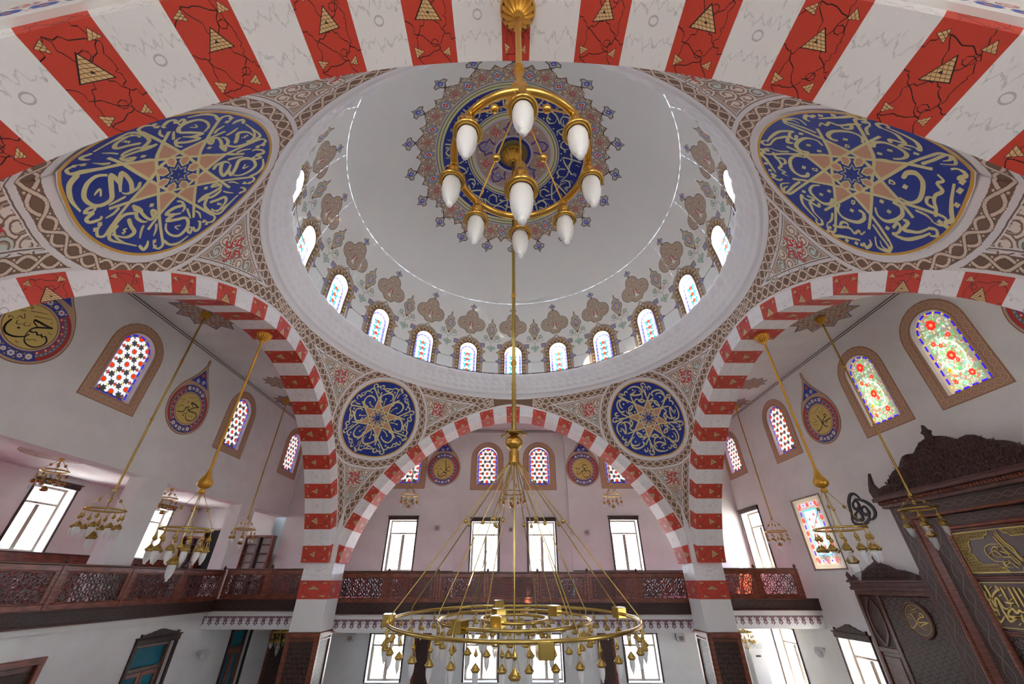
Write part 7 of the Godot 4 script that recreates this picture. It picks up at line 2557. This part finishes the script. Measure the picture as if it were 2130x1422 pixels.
func build_side_panel() -> void:
	var t := thing("carved_panel", "lower carved wooden panel left of the niche with a round gold name", "panelling")
	on_right(t, -4.05)
	var b := MB.new()
	b.box(Vector3(0, 2.2, 0.05), Vector3(2.74, 4.4, 0.10))
	put("backing", b.mesh(), M.wood_dark, t)
	b = MB.new()
	for x: float in [-1.33, -0.52, 1.30]: b.box(Vector3(x, 2.15, 0.10), Vector3(0.12, 4.3, 0.09), Basis.IDENTITY, 0.012)
	for y: float in [4.33, 0.25]: b.box(Vector3(0, y, 0.10), Vector3(2.74, 0.12, 0.09), Basis.IDENTITY, 0.012)
	for y: float in [2.90, 1.52]: b.box(Vector3(-0.93, y, 0.10), Vector3(0.7, 0.12, 0.08), Basis.IDENTITY, 0.012)
	put("rails", b.mesh(), M.wood_brown, t)
	b = MB.new()
	for x: float in [-0.455, 1.235]:
		for k in 60: b.box(Vector3(x, 0.4 + k * 0.064, 0.125), Vector3(0.02, 0.036, 0.03), Basis(Vector3(0, 0, 1), 0.5))
	for k in 42: b.box(Vector3(-1.3 + k * 0.064, 4.25, 0.125), Vector3(0.036, 0.02, 0.03), Basis(Vector3(0, 0, 1), 0.5))
	put("bead_row", b.mesh(), M.wood_dark, t)
	b = MB.new()
	b.quad(Vector3(-1.27, 2.96, 0.112), Vector3(-0.58, 2.96, 0.112), Vector3(-0.58, 4.27, 0.112), Vector3(-1.27, 4.27, 0.112), Vector3.BACK, Rect2(0, 0, 3, 6))
	put("carved_field", b.mesh(), M.carved, t)
	b = MB.new()
	var lz := [Vector2(-0.925, 4.22), Vector2(-0.70, 3.9), Vector2(-0.66, 3.6), Vector2(-0.70, 3.3), Vector2(-0.925, 3.0), Vector2(-1.15, 3.3), Vector2(-1.19, 3.6), Vector2(-1.15, 3.9)]
	for i in 8: b.bar(Vector3(lz[i].x, lz[i].y, 0.125), Vector3(lz[(i + 1) % 8].x, lz[(i + 1) % 8].y, 0.125), 0.055, 0.03, Vector3.BACK)
	put("lozenge_frame", b.mesh(), M.wood_brown, t)
	b = MB.new()
	b.box(Vector3(-0.93, 2.2, 0.11), Vector3(0.56, 1.1, 0.03), Basis.IDENTITY, 0.02)
	put("plain_field", b.mesh(), M.wood_brown, t)
	b = MB.new()
	b.quad(Vector3(-0.44, 0.32, 0.112), Vector3(1.22, 0.32, 0.112), Vector3(1.22, 4.22, 0.112), Vector3(-0.44, 4.22, 0.112), Vector3.BACK, Rect2(0, 0, 1.66 / 0.24, 3.9 / 0.24))
	put("star_lattice", b.mesh(), M.star_lattice, t)
	# the round name
	var o := Vector3(0.56, 3.724, 0.12)
	b = MB.new()
	b.prism(circle_pts(0.39, 40), o, Vector3.RIGHT, Vector3.UP, 0.03)
	put("name_disc", b.mesh(), M.niche_panel, t)
	var rim := put("disc_rim", torus(0.395, 0.035, 48, 8), M.wood_brown, t)
	rim.transform = Transform3D(Basis(Vector3.RIGHT, PI / 2), o + Vector3(0, 0, 0.02))
	rim = put("gold_line", torus(0.342, 0.007, 48, 6), M.gold_leaf, t)
	rim.transform = Transform3D(Basis(Vector3.RIGHT, PI / 2), o + Vector3(0, 0, 0.03))
	put("gold_name", strokes(NAME_NICHE, 0.0034, 0.0036, Vector2(o.x, o.y), o.z + 0.02, o.z + 0.045), M.gold_leaf, t)
	# cornice and crest
	b = MB.new()
	b.box(Vector3(0, 4.44, 0.11), Vector3(2.84, 0.10, 0.22), Basis.IDENTITY, 0.012)
	b.box(Vector3(0, 4.54, 0.10), Vector3(2.76, 0.12, 0.18), Basis.IDENTITY, 0.012)
	b.box(Vector3(0, 4.63, 0.12), Vector3(2.88, 0.06, 0.24), Basis.IDENTITY, 0.012)
	put("cornice", b.mesh(), M.wood_dark, t)
	var prof := [0.0, 0.52, 0.2, 0.40, 0.5, 0.30, 0.9, 0.19, 1.2, 0.12, 1.4, 0.10]
	put("crest", crest_panel(1.36, prof, 0.04, 0.06), M.carved, t).position = Vector3(0, 4.66, 0.12)
	put("crest_curls", curls(1.3, prof, 0.065, 0.06, 8), M.wood_dark, t).position = Vector3(0, 4.66, 0.12)
	b = MB.new()
	for x: float in [-1.36, 1.36, 0.0]:
		b.lathe(PackedVector2Array([Vector2(0.07, 0), Vector2(0.05, 0.06), Vector2(0.075, 0.13), Vector2(0.04, 0.2), Vector2(0, 0.26)]), 10, Vector3(x, 4.66 if x != 0.0 else 5.10, 0.15))
	put("finial", b.mesh(), M.wood_dark, t)

func build_doors() -> void:
	# glazed door with teal panes and a carved crest
	var no := 0
	for q: Array in [[-5.02, 1.53, "glazed wooden door with teal panes and a carved crest in the left wall"], [-9.76, 1.23, "glazed wooden door with teal panes under the far left gallery corner"]]:
		no += 1
		var t := thing("door_%d" % no, q[2], "door")
		t.remove_meta("category")
		t.set_meta("kind", "structure")
		t.transform = Transform3D(Basis(Vector3.FORWARD, Vector3.UP, Vector3.RIGHT), Vector3(-HALL, 0, q[0]))
		var w: float = q[1]
		var h := 3.0
		var b := MB.new()
		for x: float in [0.05, w - 0.05]: b.box(Vector3(x, h / 2, -0.16), Vector3(0.10, h, 0.12), Basis.IDENTITY, 0.01)
		for y: float in [h - 0.05, 2.36]: b.box(Vector3(w / 2, y, -0.16), Vector3(w, 0.10, 0.12), Basis.IDENTITY, 0.01)
		put("door_frame", b.mesh(), M.wood_brown, t)
		b = MB.new()
		b.box(Vector3(w / 2, 2.65, -0.18), Vector3(w - 0.2, 0.5, 0.012))
		put("pane", b.mesh(), M.teal_glass, t)
		for s in 2:
			var x0 := 0.10 + s * (w - 0.2) / 2
			var lw := (w - 0.2) / 2
			b = MB.new()
			for x: float in [x0 + 0.06, x0 + lw - 0.06]: b.box(Vector3(x, 1.16, -0.15), Vector3(0.11, 2.28, 0.06), Basis.IDENTITY, 0.01)
			for y: float in [0.1, 2.24, 0.9]: b.box(Vector3(x0 + lw / 2, y, -0.15), Vector3(lw - 0.02, 0.12, 0.058), Basis.IDENTITY, 0.01)
			var leaf := put("door_leaf", b.mesh(), M.wood_red, t)
			b = MB.new()
			b.box(Vector3(x0 + lw / 2, 1.55, -0.16), Vector3(lw - 0.2, 1.26, 0.012))
			b.box(Vector3(x0 + lw / 2, 0.5, -0.16), Vector3(lw - 0.2, 0.7, 0.012))
			put("pane", b.mesh(), M.teal_glass, leaf)
		b = MB.new()
		for x: float in [-0.06, w + 0.06]: b.box(Vector3(x, h / 2, 0.02), Vector3(0.13, h + 0.04, 0.06), Basis.IDENTITY, 0.012)
		b.box(Vector3(w / 2, h + 0.07, 0.03), Vector3(w + 0.26, 0.15, 0.09), Basis.IDENTITY, 0.012)
		b.box(Vector3(w / 2, h + 0.16, 0.045), Vector3(w + 0.30, 0.04, 0.12), Basis.IDENTITY, 0.012)
		put("casing", b.mesh(), M.carved, t)
		crest_on(t, w, h + 0.18, 0.17, M.carved)
	# dark carved door nearer the viewer, cut by the picture's corner
	var t := thing("door_3", "dark carved wooden door in the left wall at the bottom left corner", "door")
	t.remove_meta("category")
	t.set_meta("kind", "structure")
	t.transform = Transform3D(Basis(Vector3.FORWARD, Vector3.UP, Vector3.RIGHT), Vector3(-HALL, 0, -0.66))
	var b := MB.new()
	b.box(Vector3(0.8, 1.5, -0.06), Vector3(1.62, 3.0, 0.08))
	put("door_leaf", b.mesh(), M.wood_dark, t)
	b = MB.new()
	b.quad(Vector3(0.1, 0.1, -0.015), Vector3(1.5, 0.1, -0.015), Vector3(1.5, 2.85, -0.015), Vector3(0.1, 2.85, -0.015), Vector3.BACK, Rect2(0, 0, 5, 10))
	put("carved_field", b.mesh(), M.carved, t)
	b = MB.new()
	for x: float in [0.0, 1.6]: b.box(Vector3(x, 1.5, 0.02), Vector3(0.14, 3.1, 0.08), Basis.IDENTITY, 0.012)
	b.box(Vector3(0.8, 3.03, 0.02), Vector3(1.74, 0.14, 0.09), Basis.IDENTITY, 0.012)
	put("casing", b.mesh(), M.wood_red, t)
	# carved wooden cupboards on the far wall below the gallery
	for q: Array in [[-9.95, 0.9, "carved wooden door on the far wall behind the left pier"], [-3.85, 0.72, "narrow carved wooden cupboard on the far wall under the left part of the great chandelier"], [3.95, 0.72, "narrow carved wooden cupboard on the far wall under the right part of the great chandelier"]]:
		t = thing("carved_cupboard", q[2], "cupboard", "carved cupboards along the far wall")
		t.position = Vector3(q[0], 0, FARZ)
		var w: float = q[1]
		b = MB.new()
		b.box(Vector3(0, 1.48, 0.06), Vector3(w, 2.96, 0.12), Basis.IDENTITY, 0.012)
		put("body", b.mesh(), M.wood_red, t)
		b = MB.new()
		b.quad(Vector3(-w / 2 + 0.12, 0.15, 0.123), Vector3(w / 2 - 0.12, 0.15, 0.123), Vector3(w / 2 - 0.12, 2.72, 0.123), Vector3(-w / 2 + 0.12, 2.72, 0.123), Vector3.BACK, Rect2(0, 0, 2, 9))
		put("carved_field", b.mesh(), M.carved, t)
		b = MB.new()
		b.box(Vector3(0, 2.92, 0.08), Vector3(w + 0.06, 0.10, 0.2), Basis.IDENTITY, 0.012)
		put("top", b.mesh(), M.wood_dark, t)

func build_shelves() -> void:
	for q: Array in [[-12.05, 1.28, 6.5, "open bookcase with white shelves at the end of the side gallery, right one"], [-15.2, 0.95, 6.45, "open bookcase with white shelves at the end of the side gallery beside the dark doorway"]]:
		var t := thing("bookcase", q[3], "bookcase", "bookcases of the side gallery", Vector3(q[0], 3.96, FARZ + 0.0))
		var w: float = q[1]
		var h: float = q[2] - 3.96
		var b := MB.new()
		for x: float in [-w / 2, w / 2]: b.box(Vector3(x, h / 2, 0.16), Vector3(0.09, h, 0.32), Basis.IDENTITY, 0.01)
		for y: float in [0.05, h - 0.04]: b.box(Vector3(0, y, 0.16), Vector3(w, 0.09, 0.32), Basis.IDENTITY, 0.01)
		put("case", b.mesh(), M.wood_red, t)
		b = MB.new()
		b.box(Vector3(0, h / 2, 0.17), Vector3(0.12, h - 0.1, 0.28), Basis.IDENTITY, 0.01)
		put("divider", b.mesh(), M.wood_dark, t)
		b = MB.new()
		b.box(Vector3(0, h / 2, 0.02), Vector3(w - 0.08, h - 0.1, 0.02))
		put("back", b.mesh(), M.trim_white, t)
		for k in 6:
			b = MB.new()
			b.box(Vector3(0, 0.35 + k * 0.36, 0.15), Vector3(w - 0.1, 0.03, 0.26), Basis.IDENTITY, 0.006)
			put("shelf", b.mesh(), M.frame_brown, t)
	var d := thing("door_4", "dark doorway in the end wall of the side gallery", "door")
	d.remove_meta("category")
	d.set_meta("kind", "structure")
	d.position = Vector3(-14.5, 3.96, FARZ)
	var b := MB.new()
	b.box(Vector3(0, 1.4, 0.02), Vector3(0.72, 2.8, 0.04))
	put("door_leaf", b.mesh(), M.dark_void, d)
	b = MB.new()
	for x: float in [-0.38, 0.38]: b.box(Vector3(x, 1.4, 0.04), Vector3(0.08, 2.84, 0.08), Basis.IDENTITY, 0.01)
	b.box(Vector3(0, 2.82, 0.04), Vector3(0.84, 0.08, 0.08), Basis.IDENTITY, 0.01)
	put("casing", b.mesh(), M.wood_red, d)

# ------------------------------------------------------------------ small things
func speaker(label: String, at: Vector3, out: Vector3, s: float, boxy: bool) -> void:
	var t := thing("wall_speaker", label, "speaker", "small wall speakers", at)
	var ez := out.normalized()
	var ex := Vector3.UP.cross(ez).normalized()
	t.basis = Basis(ex, Vector3.UP, ez)
	var b := MB.new()
	if boxy:
		b.box(Vector3(0, 0, 0.14), Vector3(0.24, 0.2, 0.2) * s, Basis(Vector3.RIGHT, 0.3), 0.02)
		put("body", b.mesh(), M.speaker_grey, t)
		b = MB.new()
		b.prism(circle_pts(0.07 * s, 20), Vector3(0, -0.02, 0.14 + 0.1 * s), Vector3.RIGHT, Vector3.UP, 0.02)
		put("cone", b.mesh(), M.frame_pvc, t)
	else:
		b.lathe(PackedVector2Array([Vector2(0.05, 0), Vector2(0.07, 0.02), Vector2(0.12, 0.2), Vector2(0.15, 0.24), Vector2(0.14, 0.26), Vector2(0.11, 0.25), Vector2(0.0, 0.16)]), 20)
		var o := put("horn", b.mesh(), M.speaker_grey, t)
		o.transform = Transform3D(Basis(Vector3.RIGHT, PI / 2 + 0.25), Vector3(0, 0, 0.08)).scaled_local(Vector3.ONE * s)
	b = MB.new()
	b.box(Vector3(0, 0.02, 0.04), Vector3(0.06, 0.08, 0.1), Basis.IDENTITY, 0.01)
	put("bracket", b.mesh(), M.speaker_grey, t)

func build_small_things() -> void:
	speaker("white horn speaker on the left wall beside the teal door", Vector3(-HALL, 2.5, -8.0), Vector3(1, 0, 0.4), 1.1, false)
	speaker("white horn speaker on the right wall beside the sunlit window", Vector3(HALL, 2.55, -8.15), Vector3(-1, 0, 0.4), 1.1, false)
	speaker("small grey speaker on the far wall left of the chandelier rods", Vector3(-3.73, 6.85, FARZ), Vector3(0.3, 0, 1), 1.1, true)
	speaker("small grey speaker on the far wall between the two middle windows", Vector3(-0.1, 6.8, FARZ - 0.2), Vector3(0, 0, 1), 1.1, true)
	speaker("small grey speaker on the far wall right of the chandelier rods", Vector3(3.6, 6.66, FARZ), Vector3(-0.3, 0, 1), 1.2, true)
	speaker("small white speaker under the far gallery on the left", Vector3(-6.95, 2.62, FARZ), Vector3(0.1, 0, 1), 1.4, true)
	speaker("small white speaker under the far gallery on the right", Vector3(7.15, 2.62, FARZ), Vector3(-0.1, 0, 1), 1.4, true)
	# tall white air conditioner
	var t := thing("air_conditioner", "tall white floor-standing air conditioner under the far right gallery", "air conditioner", "", Vector3(10.0, 0, -10.85))
	var b := MB.new()
	b.box(Vector3(0, 1.3, 0), Vector3(0.62, 2.6, 0.42), Basis.IDENTITY, 0.03)
	put("body", b.mesh(), M.trim_white, t)
	b = MB.new()
	b.box(Vector3(0, 2.05, 0.212), Vector3(0.2, 0.06, 0.012))
	put("display", b.mesh(), M.frame_brown, t)
	b = MB.new()
	for k in 6: b.box(Vector3(0, 2.3 + k * 0.03, 0.214), Vector3(0.5, 0.012, 0.014))
	put("grille", b.mesh(), M.speaker_grey, t)
	# curved wooden lectern and the dark seat beside it, cut by the lower edge
	t = thing("wooden_lectern", "curved top rails of a wooden lectern in front of the low sunlit window", "lectern", "", Vector3(9.55, 0, -5.45))
	b = MB.new()
	for r: Array in [[0.50, 2.02, 0.035], [0.44, 1.86, 0.028]]:
		var q := PackedVector3Array()
		for k in 20:
			var a := lerpf(-2.5, 0.6, k / 19.0)
			q.append(Vector3(cos(a) * r[0], r[1] - 0.10 * k / 19.0, -sin(a) * r[0]))
		b.tube(q, r[2], 8)
	put("top_rail", b.mesh(), M.wood_red, t)
	b = MB.new()
	b.lathe(PackedVector2Array([Vector2(0.30, 0.0), Vector2(0.30, 0.1), Vector2(0.22, 0.16), Vector2(0.20, 1.2), Vector2(0.36, 1.5), Vector2(0.42, 1.72), Vector2(0.40, 1.76), Vector2(0.0, 1.70)]), 24)
	put("pedestal", b.mesh(), M.wood_brown, t)
	t = thing("dark_seat", "dark rounded seat back with a looped rim beside the wooden lectern", "seat", "", Vector3(9.75, 0, -4.45))
	b = MB.new()
	b.lathe(PackedVector2Array([Vector2(0.05, 1.25), Vector2(0.22, 1.3), Vector2(0.30, 1.5), Vector2(0.29, 1.75), Vector2(0.22, 1.95), Vector2(0.1, 2.06), Vector2(0.0, 2.08)]), 20)
	put("back", b.mesh(), M.navy_cloth, t)
	var rim := put("loop", torus(0.30, 0.03, 36, 8), M.black_paint, t)
	rim.transform = Transform3D(Basis(Vector3(0, 0, 1), 1.25), Vector3(-0.12, 1.9, -0.05))
	b = MB.new()
	b.lathe(PackedVector2Array([Vector2(0.28, 0.0), Vector2(0.26, 0.05), Vector2(0.04, 0.12), Vector2(0.04, 1.27)]), 16)
	put("stand", b.mesh(), M.black_paint, t)
	# rounded wooden top and slanted desk at the lower left
	t = thing("rounded_stand", "brown rounded wooden top peeping over the lower edge on the left", "stand", "", Vector3(-7.2, 0, -2.0))
	b = MB.new()
	b.lathe(PackedVector2Array([Vector2(0.3, 0), Vector2(0.32, 0.3), Vector2(0.34, 1.75), Vector2(0.42, 1.86), Vector2(0.36, 2.02), Vector2(0.2, 2.12), Vector2(0.0, 2.15)]), 28)
	put("body", b.mesh(), M.wood_brown, t)
	t = thing("slanted_desk", "slanted wooden desk top in front of the carved door at the lower left", "desk", "", Vector3(-9.6, 0, -8.6))
	b = MB.new()
	b.box(Vector3(0, 1.28, 0), Vector3(0.9, 0.06, 0.6), Basis(Vector3(0, 0, 1), 0.45), 0.012)
	put("top", b.mesh(), M.wood_brown, t)
	b = MB.new()
	b.box(Vector3(0, 0.52, 0), Vector3(0.6, 1.04, 0.5), Basis.IDENTITY, 0.02)
	put("body", b.mesh(), M.wood_dark, t)
